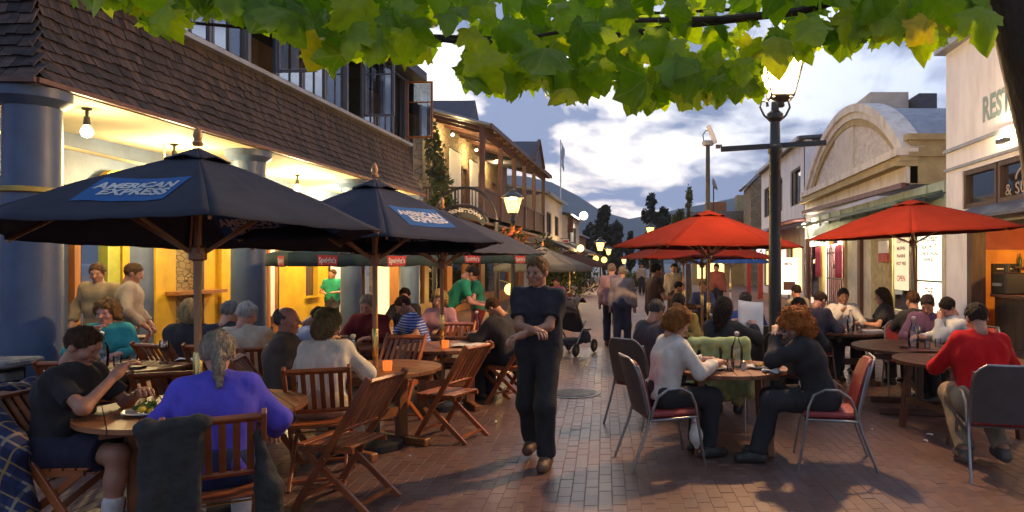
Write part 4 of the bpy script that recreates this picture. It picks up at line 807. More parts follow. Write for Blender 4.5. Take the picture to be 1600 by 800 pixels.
MB().lathe([(.17, 0), (.17, .12), (.14, .16), (.13, .55), (.15, .6), (.11, .66), (.085, .8), (.075, 1.1)], 16).build('base', M_iron, lp, True)
MB().lathe([(.078, 1.08), (.075, 2.0), (.07, 3.02), (.09, 3.05), (.09, 3.12), (.066, 3.15), (.06, 3.42), (.10, 3.46), (.10, 3.52), (.05, 3.56), (.045, 3.66)], 16).build('shaft', M_iron, lp, True)
MB().bar((-.66, 0, 3.09), (.62, 0, 3.17), .05, .06).build('crossbar', M_iron, lp)
for sx in (-1, 1): MB().tube([(sx * .06, 0, 3.44), (sx * .13, 0, 3.50), (sx * .18, 0, 3.60), (sx * .16, 0, 3.68), (sx * .10, 0, 3.67), (sx * .09, 0, 3.61)], [.014] * 5 + [.02], 7).build('scroll_bracket', M_iron, lp, True)
lantern(lp, 3.72, 1.0, dx=.07)
MAIN = point_light('lantern_light', (.07, 0, 3.94), 1100, (1, .58, .26), .09); MAIN.parent = lp
# left lantern
Yq = 18.0; lp2 = thing('street_lamp', 'lit lantern post with flower basket before the balcony', 'street lamp', ((801 - VX) * Yq / F, Yq, 0)); zl = P(801, 333, Yq).z
MB().lathe([(.15, 0), (.14, .5), (.08, .7), (.06, 1.2), (.05, zl - .25), (.08, zl - .2), (.04, zl - .1)], 12).build('shaft', M_iron, lp2, True)
lantern(lp2, zl, .85, M_lantern_far); MB().bar((-.45, 0, zl - .42), (.45, 0, zl - .42), .04, .04).build('crossbar', M_iron, lp2)
l = point_light('lantern_light', (0, 0, zl + .2), 480, (1, .56, .22), .08); l.parent = lp2
fbk = thing('flower_basket', 'orange and red flower basket on the left lantern post', 'flower basket', ((801 - VX) * Yq / F, Yq - .1, P(801, 385, Yq).z))
MB().lathe([(.06, -.25), (.22, -.1), (.26, .05), (.24, .05)], 12).build('basket', M_brownwood, fbk, True)
leafcloud(MB(), [(0, 0, .18, .36, .3, .28)], 260, .06, RS).build('foliage', M_leafgrn, fbk, fix=False)['kind'] = 'stuff'
leafcloud(MB(), [(0, -.05, .2, .38, .32, .3)], 220, .055, RS).build('blossom', leafmat('orange_petal', (.5, .06, .02), (.65, .22, .02), .35), fbk, fix=False)['kind'] = 'stuff'
for k, (px, py, Y, s, pw, lab) in enumerate(((938, 392, 44, 1.15, 160, 'lit lantern post in the middle of the far street'), (951, 398, 56, 1.0, 80, 'smaller lit lantern just right of the mid street lantern'), (1016, 368, 40, 1.0, 120, 'orange lit lantern just above the left edge of the red umbrella'), (975, 412, 70, 1.0, 60, 'farthest small lit lantern near the street end'))):
    t = thing('street_lamp', lab, 'street lamp', ((px - VX) * Y / F, Y, 0), 0); z = P(px, py, Y).z
    MB().lathe([(.13, 0), (.11, .6), (.06, .8), (.045, z - .1)], 8).build('shaft', M_iron, t, True); lantern(t, z, s, M_lantern_far)
    l = point_light('lantern_light', (0, 0, z + .25), pw, (1, .58, .22), .1); l.parent = t
def globe(label, px, py, Y, r, col, st, pw, arm, grp='glowing globe lamps on the far houses'):
    p = P(px, py, Y); t = thing('globe_lamp', label, 'lamp', p, 0, grp); MB().lathe([(.001, -r)] + [(r * math.cos(a), r * math.sin(a)) for a in np.linspace(-1.3, 1.3, 7)] + [(.001, r)], 12).build('globe', emat('globe_%s' % pw, col, st), t, True)
    MB().tube([(0, .02, r * .95), (arm * .5, .05, r * 1.6), (arm, .05, r * 1.3)], .03, 6).build('arm', M_black, t, True)
    l = point_light('globe_light', (0, -r - .12, 0), pw, col, .1); l.parent = t
globe('bright white globe lamp on the far left house corner', 912, 337, 50, .30, (1, .86, .66), 3, 60, -.5); globe('small yellow globe lamp under the far left awning', 907, 388, 42, .22, (1, .62, .2), 1.4, 61, -1.0)
globe('amber globe lamp low in the far street', 931, 404, 60, .25, (1, .5, .1), 1.4, 40, -1.0); globe('paired amber globe lamp below the mid street lantern', 944, 406, 58, .25, (1, .55, .12), 1.4, 41, -1.0)
globe('small bright lamp under the maroon canopy', 1256, 352, 29.3, .09, (1, .85, .6), 6, 22, .3)
globe('yellow globe lamp behind the seated dark jacket', 797, 452, 24, .20, (1, .66, .14), 1.4, 62, -.6); globe('warm globe lamp glowing over the far lane on the left', 893, 402, 33, .16, (1, .6, .16), 1.4, 42, -.8)
# camera pole
cp = thing('camera_pole', 'dark pole topped with white antenna and camera behind the red umbrella', 'pole', ((1106 - VX) * 18 / F, 18, 0)); zt = P(1106, 226, 18).z
MB().tube([(0, 0, 0), (0, 0, zt)], [.075, .055], 10).build('pole', M_black, cp, True); MB().lathe([(.14, zt - .02), (.16, zt + .05), (.12, zt + .1)], 10).build('collar', M_grey, cp, True)
MB().box((.10, -.05, zt + .26), (.12, .12, .5), 0, Matrix.Rotation(R(-22), 3, 'Y')).build('antenna', M_paper, cp, bevel=.02); MB().tube([(-.1, 0, zt + .05), (-.13, 0, zt + .25), (-.05, 0, zt + .37), (.02, 0, zt + .35)], .014, 6).build('cable', M_black, cp, True); MB().box((.28, -.06, zt - .06), (.16, .1, .09)).build('camera_head', M_black, cp)
# manhole
mh = thing('manhole_cover', 'round iron manhole cover in the brick paving', 'manhole', (P(898, 615, 9.04).x, 9.04, .004)); 
MB().lathe([(.34, 0), (.34, .004), (.29, .006), (.29, .001), (.001, .001)], 32).build('ring', M_iron, mh, True); MB().lathe([(.27, 0), (.27, .008), (.001, .008)], 32).build('lid', mat('manhole_iron', (.10, .10, .10), (.05, .05, .05), 14, .5, .6, 40, metallic=.5), mh, True)
for i in range(-3, 4):
    hl = math.sqrt(.24 ** 2 - (i * .07) ** 2); MB().box((0, i * .07, .011), (hl * 2, .022, .008)).build('tread_bar', mat('worn_iron', (.22, .21, .2), None, 9, .4, metallic=.5), mh)
# ------------------------------------------------------------------ umbrellas
M_pole = mat('varnished_pole', (.42, .21, .06), (.30, .14, .04), 7, .35, .05, 40, stretch=(1, 1, .1), coat=.3)
M_brass = mat('brass_sleeve', (.80, .60, .22), None, 4, .28, metallic=1.0)
def canvas(name, c, tr=.25):
    m = mat(name, c, tuple(x * .8 for x in c), 3, .85, .25, 160, spec=.06); t = m.node_tree; b = t.nodes['Principled BSDF']; o = t.nodes['Material Output']
    x = t.nodes.new('ShaderNodeBsdfTranslucent'); x.inputs[0].default_value = c + (1,); mx = t.nodes.new('ShaderNodeMixShader'); mx.inputs[0].default_value = tr
    t.links.new(b.outputs[0], mx.inputs[1]); t.links.new(x.outputs[0], mx.inputs[2]); t.links.new(mx.outputs[0], o.inputs[0]); return m
M_navy = canvas('navy_canvas', (.055, .060, .084), .10); M_redc = canvas('red_canvas', (.18, .019, .009), .22); M_greenc = canvas('green_canvas', (.055, .085, .085), .2); M_bluec = canvas('blue_canvas', (.06, .16, .48), .35); M_greyc = canvas('grey_canvas', (.16, .16, .15), .2); M_brownc = canvas('brown_canvas', (.10, .05, .04), .2)
M_patch = mat('blue_patch', (.05, .13, .33), (.04, .11, .28), 5, .85, spec=.06); M_wtext = mat('white_text', (.62, .62, .60), None, 5, .8); M_badge = mat('red_badge', (.45, .03, .03), None, 5, .7)
def umbrella(label, X, Y, Rr, zt, zr, cloth, n=6, rot=-85.0, logo=(), inner=(), valance=0.0, badge=(), tilt=(0, 0), polem=None, group=None, base=True, name='patio_umbrella', detail=True):
    t = thing(name, label, 'umbrella', (X, Y, 0), 0, group); pm = polem or M_pole
    top = bpy.data.objects.new
    Mx = Matrix.Rotation(R(tilt[1]), 4, 'Y') @ Matrix.Rotation(R(tilt[0]), 4, 'X')
    def bld(b, *a, **k): b.v = [tuple(Mx @ Vector(v)) for v in b.v]; return b.build(*a, **k)
    ang = [R(rot + 360 * k / n) for k in range(n)]
    def S(k, u, r, off=0.0):
        a0, a1 = ang[k % n], ang[(k + 1) % n]; rr = r * (1 - .055 * math.sin(math.pi * u) * r ** 3) * Rr
        z = zt - (zt - zr) * (.82 * r + .18 * r * r) - .045 * math.sin(math.pi * u) * r * (1.25 - r) + .004 * math.sin(17 * r + 9 * u + k * 2.1) * r + .003 * math.sin(31 * u + 5 * r + k) * r
        p0 = Vector((math.cos(a0), math.sin(a0), 0)); p1 = Vector((math.cos(a1), math.sin(a1), 0)); p = (p0 * (1 - u) + p1 * u) * rr
        d = (p0 + p1).normalized(); nrm = (d * (zt - zr) + Vector((0, 0, Rr))).normalized()
        return Vector((p.x, p.y, z)) + nrm * off
    nu, nr_ = (16, 14) if detail else (3, 4); pan = []
    for k in range(n): pan.append(bld(MB().grid(lambda u, v, k=k: S(k, u, .04 + .96 * v), nu, nr_), 'canopy_panel', cloth, t, smooth='all', thick=.006))
    if valance:
        b = MB()
        for k in range(n): b.grid(lambda u, v, k=k: S(k, u, 1.0) + Vector((0, 0, -v * valance * (1 + .06 * math.sin(u * 20)))), 6, 2)
        bld(b, 'valance', cloth, t, smooth='all', thick=.004)
    b = MB()
    for k in range(n): b.grid(lambda u, v, k=k: Vector((S(k, u, .02 + .16 * v).x, S(k, u, .02 + .16 * v).y, S(k, u, .02 + .16 * v).z + .034 - .022 * v + .034 * math.sin(math.pi * u) ** 2 * v ** 2)), 6, 4)
    bld(b, 'vent_cap', cloth, t, smooth=True, thick=.006)
    if cloth is not M_redc: bld(MB().lathe([(.03, zt + .05), (.035, zt + .07), (.022, zt + .085), (.03, zt + .12), (.022, zt + .16), (.001, zt + .185)], 10), 'finial', pm, t, smooth=True)
    bld(MB().tube([(0, 0, .0), (0, 0, zt + .03)], .024, 10), 'pole', pm, t, smooth=True)
    bld(MB().lathe([(.0245, .84), (.029, .85), (.029, 1.09), (.0245, 1.1)], 12), 'sleeve', M_brass, t, smooth=True)
    hub = zt - .10; run = zr - .12
    bld(MB().lathe([(.025, run - .06), (.055, run - .05), (.055, run + .03), (.03, run + .05)], 10), 'runner', pm, t, smooth=True)
    for k in range(n):
        a = ang[k]; d = Vector((math.cos(a), math.sin(a), 0))
        q = [S(k, 0, r) - Vector((0, 0, .022)) for r in (.06, .5, .985)]
        rb = MB(); rb.bar(q[0], q[1], .018, .026); rb.bar(q[1], q[2], .016, .022); ro = bld(rb, 'rib', pm, t)
        bld(MB().bar(d * .05 + Vector((0, 0, run)), S(k, 0, .52) - Vector((0, 0, .03)), .016, .022), 'strut', pm, ro)
    for k, (kk, rc) in enumerate(list(logo) + list(inner)):
        ins = k >= len(logo); sg = -1 if ins else 1; off = -.0075 if ins else .0075
        ch = 2 * Rr * math.sin(math.pi / n); sl = math.hypot(Rr * math.cos(math.pi / n), zt - zr)
        def fn(a, c, kk=kk, rc=rc, sg=sg, off=off, dz=0.0):
            r = rc - c / sl; u = .5 + sg * a / (ch * r); v = S(kk, u, r, off + sg * dz); return Mx @ v
        b = MB(); b.grid(lambda u, v: fn((u - .5) * .50 * 1.0, (v - .5) * .36), 5, 4); b.build('logo_patch', M_patch, pan[kk])
        for txt, c in (('AMERICAN', .045), ('EXPRESS', -.06)):
            w_ = .235 if c > 0 else .20
            lettering(txt, lambda a, d, c=c: fn(a + (.03 if c < 0 else 0), c + d, dz=.003), .125, M_wtext, pan[kk], .005, w_ * 1.9)
    for kk, uc in badge:
        def fb_(a, c, kk=kk, uc=uc, o=.0):
            ch = 2 * Rr * math.sin(math.pi / n); u = uc + a / ch; p = S(kk, u, 1.0); d = (Vector((math.cos(ang[kk]), math.sin(ang[kk]), 0)) + Vector((math.cos(ang[(kk + 1) % n]), math.sin(ang[(kk + 1) % n]), 0))).normalized()
            return Mx @ (p + d * (.008 + o) + Vector((0, 0, -valance * .5 + c)))
        b = MB(); b.grid(lambda u, v: fb_((u - .5) * .30 * (.88 + .12 * v), (v - .5) * valance * .8), 4, 1); b.build('badge', M_badge, pan[kk])
        lettering("Speight's", lambda a, c: fb_(a, c, o=.005), valance * .62, M_wtext, pan[kk], .002, .25)
    if base:
        MB().lathe([(.24, 0.004), (.24, .06), (.20, .08), (.04, .09), (.035, .3), (.024, .3)], 16).build('base', M_black, t, True)
    return t
U = []
umbrella('nearest navy umbrella over the front left table', -3.06, 4.65, 1.22, 2.47, 1.90, M_navy, 6, -54, [(5, .66), (3, .66), (1, .66)], [(2, .74), (1, .74)], tilt=(-3, -2), group='navy umbrellas on the left')
umbrella('second navy umbrella over the empty foreground chairs', -2.55, 6.36, 1.22, 2.46, 1.87, M_navy, 6, -64, [(0, .66), (2, .66), (4, .66)], [(1, .74), (2, .74)], tilt=(-2, -1), group='navy umbrellas on the left')
umbrella('third navy umbrella half hidden behind the second', -2.47, 8.1, 1.22, 2.30, 1.82, M_navy, 6, -60, [(4, .7)], [(1, .72)], group='navy umbrellas on the left')
umbrella('grey green umbrella with red badges below the second navy one', -4.4, 10.5, 1.3, 2.2, 1.84, M_greenc, 8, -112.5, valance=.17, badge=[(0, .5), (7, .5), (1, .5)], group='grey green umbrellas with red badges')
umbrella('farther grey green umbrella with red badges behind the third navy one', -3.45, 13.4, 1.35, 2.25, 1.88, M_greenc, 8, -100, valance=.17, badge=[(0, .5), (7, .5), (1, .5)], group='grey green umbrellas with red badges')
umbrella('plain grey umbrella behind the walking man', -3.1, 19.5, 1.4, 2.15, 1.6, M_greyc, 8, -90, valance=.12, detail=False)
umbrella('dark brown umbrella farther down the lane', -3.0, 25, 1.5, 2.15, 1.6, M_brownc, 8, -90, detail=False)
umbrella('red umbrella left of the iron lamp post', (1107 - VX) * 10.7 / F, 10.7, 1.5, 2.50, 1.95, M_redc, 6, -117, group='red umbrellas on the right')
umbrella('large red umbrella on a tilted pole at right', 4.03, 10.4, 1.66, 2.64, 2.14, M_redc, 6, -111, tilt=(0, -3.2), group='red umbrellas on the right')
umbrella('red umbrella just behind the left red one', (1097 - VX) * 13.3 / F, 13.3, 1.45, 2.2, 1.80, M_redc, 8, -100, group='red umbrellas on the right')
umbrella('third red umbrella deepest in the row behind the lamp post', (1068 - VX) * 16.2 / F, 16.2, 1.5, 2.25, 1.84, M_redc, 8, -90, group='red umbrellas on the right')
umbrella('small bright blue umbrella beyond the red ones', (1136 - VX) * 21 / F + .1, 21, 1.35, 2.25, 1.72, M_bluec, 8, -80, detail=False, polem=M_paper)
# ------------------------------------------------------------------ furniture
M_teak = mat('teak', (.36, .105, .026), (.19, .05, .013), 5, .4, .12, 40, stretch=(1.2, 1.2, .35), objrand=.22, coat=.15)
M_teakd = mat('dark_table_wood', (.115, .046, .022), (.07, .028, .015), 6, .32, .08, 40, stretch=(.4, 3, 1), objrand=.12, coat=.25)
M_alu = mat('brushed_tube', (.30, .29, .27), (.22, .21, .20), 6, .34, metallic=.9)
M_redpad = mat('red_vinyl', (.30, .035, .03), (.22, .025, .022), 7, .45, .15, 90)
M_shell = mat('grey_shell', (.085, .075, .07), None, 5, .5)
def folding_proto():
    t = bpy.data.objects.new('folding_chair', None); COL.objects.link(t)
    wd = .22
    for sx in (-1, 1):
        MB().bar((sx * wd, -.33, .93), (sx * wd, .25, .0), .026, .048, 0, (0, 1, 1)).build('upright', M_teak, t, bevel=.004)
        MB().bar((sx * (wd - .032), .21, .43), (sx * (wd - .032), -.30, .0), .024, .044, 0, (0, 1, 1)).build('leg', M_teak, t, bevel=.004)
        MB().box((sx * (wd - .03), .02, .425), (.024, .42, .035)).build('seat_rail', M_teak, t)
    def bk(z): return -.33 + (.93 - z) * .58 / .93
    MB().bar((-wd + .0, bk(.89) - .0, .895), (wd, bk(.89), .895), .055, .03, 0, (0, .53, .85)).build('top_rail', M_teak, t, bevel=.006)
    MB().bar((-wd + .013, bk(.56), .56), (wd - .013, bk(.56), .56), .045, .022, 0, (0, .53, .85)).build('lower_rail', M_teak, t, bevel=.004)
    for i in range(6):
        x = -.16 + i * .064; MB().bar((x, bk(.57), .57), (x, bk(.875), .875), .034, .012, 0, (0, 1, .4)).build('back_slat', M_teak, t)
    for i in range(6): MB().box((0, -.15 + i * .074, .449), (.40, .062, .016)).build('seat_slat', M_teak, t, bevel=.003)
    MB().bar((-wd + .03, -.235, .06), (wd - .03, -.235, .06), .03, .02).build('stretcher', M_teak, t); MB().bar((-wd + .01, .185, .10), (wd - .01, .185, .10), .03, .02).build('stretcher', M_teak, t)
    MB().tube([(-wd - .016, .0, .375), (wd + .016, .0, .375)], .007, 6).build('pivot_bolt', M_brass, t)
    return t
def metal_proto():
    t = bpy.data.objects.new('cafe_chair', None); COL.objects.link(t)
    for sx in (-1, 1):
        x = sx * .27
        MB().tube([(x * 1.02, .27, 0), (x, .20, .40), (x, .185, .52), (x, .14, .62), (x, .05, .665), (x, -.06, .66), (x, -.15, .60), (x, -.19, .5), (x * .98, -.20, .42)], .0125, 8).build('arm_tube', M_alu, t, True)
        MB().tube([(x * .98, -.37, 0), (x * .96, -.24, .34), (x * .93, -.21, .47), (x * .9, -.27, .72), (x * .85, -.31, .86)], .0125, 8).build('rear_leg', M_alu, t, True)
        MB().tube([(x, .20, .42), (x, -.21, .41)], .011, 8).build('seat_bar', M_alu, t, True)
    RW = 9
    def wf(f): return 1.0 if f < .6 else math.sqrt(max(.0, 1 - ((f - .6) / .4) ** 2.6 * .62))
    def sh(w0, w1, h0, h1, y0, y1, th):
        b = MB(); n = 10; vs = []
        for k, off in enumerate((0, th)):
            for j in range(RW):
                f = j / (RW - 1); w = (w0 + (w1 - w0) * f) * wf(f); z = h0 + (h1 - h0) * f; y = y0 + (y1 - y0) * f - off
                for i in range(n + 1):
                    u = i / n * 2 - 1; vs.append((u * w, y - .045 * (1 - (u * wf(f)) ** 2), z))
        q = (n + 1) * RW; fs = []
        for j in range(RW - 1):
            for i in range(n):
                a = j * (n + 1) + i; fs += [(a, a + 1, a + n + 2, a + n + 1), (q + a, q + a + n + 1, q + a + n + 2, q + a + 1)]
        tp = (RW - 1) * (n + 1)
        for i in range(n): fs += [(i, q + i, q + i + 1, i + 1), (tp + i, tp + i + 1, q + tp + i + 1, q + tp + i)]
        for j in range(RW - 1): a = j * (n + 1); fs += [(a, a + n + 1, q + a + n + 1, q + a), (a + n, q + a + n, q + a + 2 * n + 1, a + 2 * n + 1)]
        return b.add(vs, fs)
    sh(.225, .235, .47, .90, -.175, -.285, .035).build('backrest', M_redpad, t, True, bevel=.006)
    sh(.235, .245, .455, .915, -.212, -.325, .014).build('back_shell', M_shell, t, True)
    rim = []
    for sx in (-1, 1):
        pts = [(sx * (.238 + .010 * j / 14) * wf(j / 14), -.222 - .113 * j / 14 - .045 * (1 - wf(j / 14) ** 2), .45 + .468 * j / 14) for j in range(15)]
        rim += pts if sx == -1 else pts[::-1]
    MB().tube(rim, .0105, 7).build('back_rim', M_alu, t, True)
    b = MB(); b.box((0, 0, .445), (.48, .45, .055)); b.build('seat', M_redpad, t, bevel=.02); MB().box((0, 0, .412), (.46, .42, .012)).build('seat_pan', M_shell, t)
    return t
_FOLD, _METAL = folding_proto(), metal_proto(); _used = set()
def place_chair(proto, label, X, Y, face, grp):
    if proto.name not in _used: o = proto; _used.add(proto.name)
    else: o = copy_tree(proto)
    o.location = (X, Y, 0); o.rotation_euler = (0, 0, R(face)); return tag(o, label, 'chair', grp)
FC = lambda lab, X, Y, f: place_chair(_FOLD, lab, X, Y, f, 'teak folding chairs on the left')
MC = lambda lab, X, Y, f: place_chair(_METAL, lab, X, Y, f, 'red padded metal chairs on the right')
def table(label, X, Y, r, m, rz=0, style='trestle', z=.74, grp='round tables', hole=False):
    t = thing('round_table', label, 'table', (X, Y, 0), rz, grp); npl = 8; w = 2 * r / npl
    for i in range(npl):
        x0 = -r + i * w + .003; x1 = x0 + w - .006; pts = []
        for k in range(7): x = x0 + (x1 - x0) * k / 6; pts.append((x, -math.sqrt(max(1e-5, r * r - x * x)), z - .03))
        for k in range(6, -1, -1): x = x0 + (x1 - x0) * k / 6; pts.append((x, math.sqrt(max(1e-5, r * r - x * x)), z - .03))
        MB().prism(pts, (0, 0, .03)).build('top_plank', m, t)
    MB().lathe([(r + .0, z - .045), (r + .012, z - .04), (r + .012, z - .004), (r + .002, z - .001)], 40).build('rim', m, t, True) if False else None
    for s in (-1, 1): MB().bar((-r * .8, s * r * .45, z - .055), (r * .8, s * r * .45, z - .055), .05, .045).build('bearer', m, t)
    if style == 'trestle':
        for s in (-1, 1):
            MB().bar((s * r * .5, 0, .06), (s * r * .5, 0, z - .05), .10, .07).build('post', m, t, bevel=.006); MB().bar((s * r * .5, -r * .62, .035), (s * r * .5, r * .62, .035), .07, .07).build('foot', m, t, bevel=.008); MB().bar((s * r * .5, -r * .7, z - .09), (s * r * .5, r * .7, z - .09), .05, .06).build('cross_bearer', m, t)
        MB().bar((-r * .5, 0, .30), (r * .5, 0, .30), .05, .09).build('stretcher', m, t)
    else:
        for sx in (-1, 1):
            for sy in (-1, 1): MB().bar((sx * r * .55, sy * r * .5, z - .03), (sx * r * .62, sy * r * .58, 0), .06, .06).build('leg', m, t, bevel=.006)
        for s in (-1, 1): MB().bar((s * r * .59, -r * .54, .3), (s * r * .59, r * .54, .3), .04, .06).build('stretcher', m, t)
    return t
M_lt = mat('teak_table', (.26, .105, .038), (.17, .06, .02), 5, .5, .08, 40, stretch=(1.5, .3, 1), objrand=.18, coat=.05)
table('round teak table in front of the purple shirt woman', -3.06, 4.65, .66, M_lt, 40)
table('round teak table with carafe before the teal shirt woman', -5.02, 6.6, .60, M_lt, 10)
table('round teak table under the second navy umbrella', -2.55, 6.36, .58, M_lt, 60)
table('round teak table with folded papers under the third umbrella', -2.42, 8.1, .55, M_lt, 30)
table('dark table beside the elderly person in dark red', -3.55, 8.0, .45, M_teakd, 0)
table('far left table behind the grey haired couple', -4.55, 7.75, .5, M_lt, 20)
table('dark table with glasses in front of the striped shirt man', -2.7, 9.5, .5, M_teakd, 0)
table('round wooden table between the two red haired women', .72, 6.4, .52, M_lt, 0, 'legs')
table('bare round dark table at right with carafe', 3.05, 8.1, .70, M_teakd, 80)
table('nearest round dark table beside the red sweater man', 3.08, 6.95, .64, M_teakd, 15, 'legs')
table('dark table laden with cups behind the curly haired woman', 2.85, 9.9, .55, M_teakd, 0)
table('small dark table behind the green jacket', .9, 9.0, .45, M_teakd, 0)
FC('empty teak folding chair in the front centre, seen from its side', -2.18, 4.92, 78)
FC('teak folding chair with slatted back behind the cream sweater woman', -2.62, 5.46, 20)
FC('teak chair tucked at the right of the second umbrella table', -1.98, 6.75, 72)
FC('teak chair right of the third umbrella table, nearer one', -1.72, 8.55, 75)
FC('teak chair right of the third umbrella table, farther one', -2.0, 8.95, 68)
FC('teak chair facing us across the second umbrella table', -2.75, 7.28, 172)
FC('teak chair between the second and third umbrella tables', -2.62, 8.95, 176)
FC('teak chair under the purple shirt woman with a black jacket', -2.40, 3.80, 31)
FC('teak chair under the man in dark shirt and shorts', -3.70, 4.38, -86)
FC('teak chair of the grey cardigan man', -3.26, 5.98, -72)
FC('teak chair beside the grey cardigan man, back towards us', -3.62, 5.3, 20)
FC('teak chair of the white haired man', -3.98, 6.72, 25)
FC('teak chair of the teal shirt woman', -5.72, 7.25, -172)
FC('teak chair of the grey haired man in navy', -4.35, 7.0, 10)
FC('teak chair of the blonde woman in black', -4.82, 7.05, -15)
FC('teak chair of the light blue shirt man', -3.75, 7.6, -60)
FC('empty teak chair in front of the teal shirt woman table', -4.75, 5.85, 10)
MC('metal chair with dark back under the white sweater woman', .1, 5.98, -72)
MC('metal chair with red seat under the curly haired woman', 1.5, 5.92, 82)
MC('metal chair under the red sweater man at the right edge', 2.80, 5.62, -14)
MC('metal chair draped with a pale green jacket', .72, 7.35, -8)
MC('metal chair of the man in a dark grey shirt', -.08, 7.45, -40)
MC('metal chair of the navy jacket man', 2.2, 9.75, -60)
MC('metal chair of the long haired woman in black', 3.45, 10.35, 120)
MC('metal chair of the blue shirt man', 1.25, 9.0, 10)
MC('metal chair at the lamp post beside the dark haired man', 1.62, 8.0, -30)
MC('metal chair of the man in black by the tilted pole', 3.35, 9.1, 170)
MC('metal chair of the white shirt man resting his cheek', 3.85, 8.55, 100)
# pram
pr = thing('pram', 'dark folding pram parked behind the walking man', 'pram', P(893, 412, 13.0) * Vector((1, 1, 0)) if False else (P(893, 412, 13.0).x, 13.0, 0), -20)
M_pram = mat('pram_cloth', (.05, .045, .05), None, 6, .85, .2, 60)
for sx in (-1, 1):
    MB().tube([(sx * .24, .42, .12), (sx * .24, .05, .45), (sx * .24, -.38, 1.05), (sx * .22, -.46, 1.06)], .014, 8).build('side_frame', M_alu, pr, True); MB().tube([(sx * .24, -.36, .14), (sx * .24, .12, .62)], .014, 8).build('rear_strut', M_alu, pr, True)
    for y in (.42, -.36):
        w = MB().lathe([(.05, -.02), (.11, -.025), (.13, 0), (.11, .025), (.05, .02)], 16, (0, 0, 0), 0, Matrix.Rotation(R(90), 3, 'Y')).build('wheel', M_black, pr, True); w.location = (sx * .27, y, .13)
        MB().lathe([(.05, -.022), (.05, .022)], 10, (0, 0, 0), 0, Matrix.Rotation(R(90), 3, 'Y')).build('hub', M_alu, w, True)
MB().tube([(-.22, -.46, 1.06), (.22, -.46, 1.06)], .02, 8).build('handle', M_black, pr, True)
MB().grid(lambda u, v: ((u - .5) * .44, .28 - .5 * v + (.12 if v < .3 else 0), .42 + .52 * max(0, v - .35) / .65 + .02 * math.cos(u * 6)), 6, 8).build('seat', M_pram, pr, True, thick=.03)
MB().grid(lambda u, v: ((u - .5) * .46, -.1 - .26 * math.cos(v * 2.2) * .9 + .12, .78 + .28 * math.sin(v * 2.4)), 6, 8).build('hood', M_pram, pr, True, thick=.02)
MB().box((0, -.1, .25), (.4, .4, .12)).build('basket', M_pram, pr, bevel=.02)
b = MB(); b.lathe([(.001, -.13), (.09, -.1), (.1, .0), (.06, .1), (.001, .12)], 10); o = tag(b.build('shoulder_bag', M_pram, None, True), 'small dark bag hung on the pram handle', 'bag'); o.location = (P(916, 520, 13).x, 12.9, P(916, 525, 13).z)
# ------------------------------------------------------------------ people: distance fields turned into meshes
def seg_d(Q, a, b, ra, rb, cut=False):
    a = np.array(a, np.float32); b = np.array(b, np.float32); ab = b - a; l2 = float(ab @ ab) + 1e-9
    t = ((Q - a) @ ab) / l2; tc_ = np.clip(t, 0, 1)
    d = np.linalg.norm(Q - a - tc_[:, None] * ab, axis=1) - (ra + (rb - ra) * tc_)
    if cut: d = np.maximum(d, (t - 1) * math.sqrt(l2))
    return d
def ell_d(Q, c, r, M=None):
    p = Q - np.array(c, np.float32)
    if M is not None: p = p @ M
    r = np.array(r, np.float32); k0 = np.linalg.norm(p / r, axis=1); k1 = np.linalg.norm(p / (r * r), axis=1) + 1e-6
    return k0 * (k0 - 1) / k1
def smin(a, b, k):
    h = np.maximum(k - np.abs(a - b), 0) / k
    return np.minimum(a, b) - h * h * k * .25
def noise3(Q, f, seed):
    rs = np.random.RandomState(seed); o = np.zeros(len(Q), np.float32)
    for _ in range(5):
        d = rs.normal(0, 1, 3); d = d / np.linalg.norm(d) * f * rs.uniform(.6, 1.5); o += np.sin(Q @ d.astype(np.float32) + rs.uniform(0, 6.28))
    return o / 3
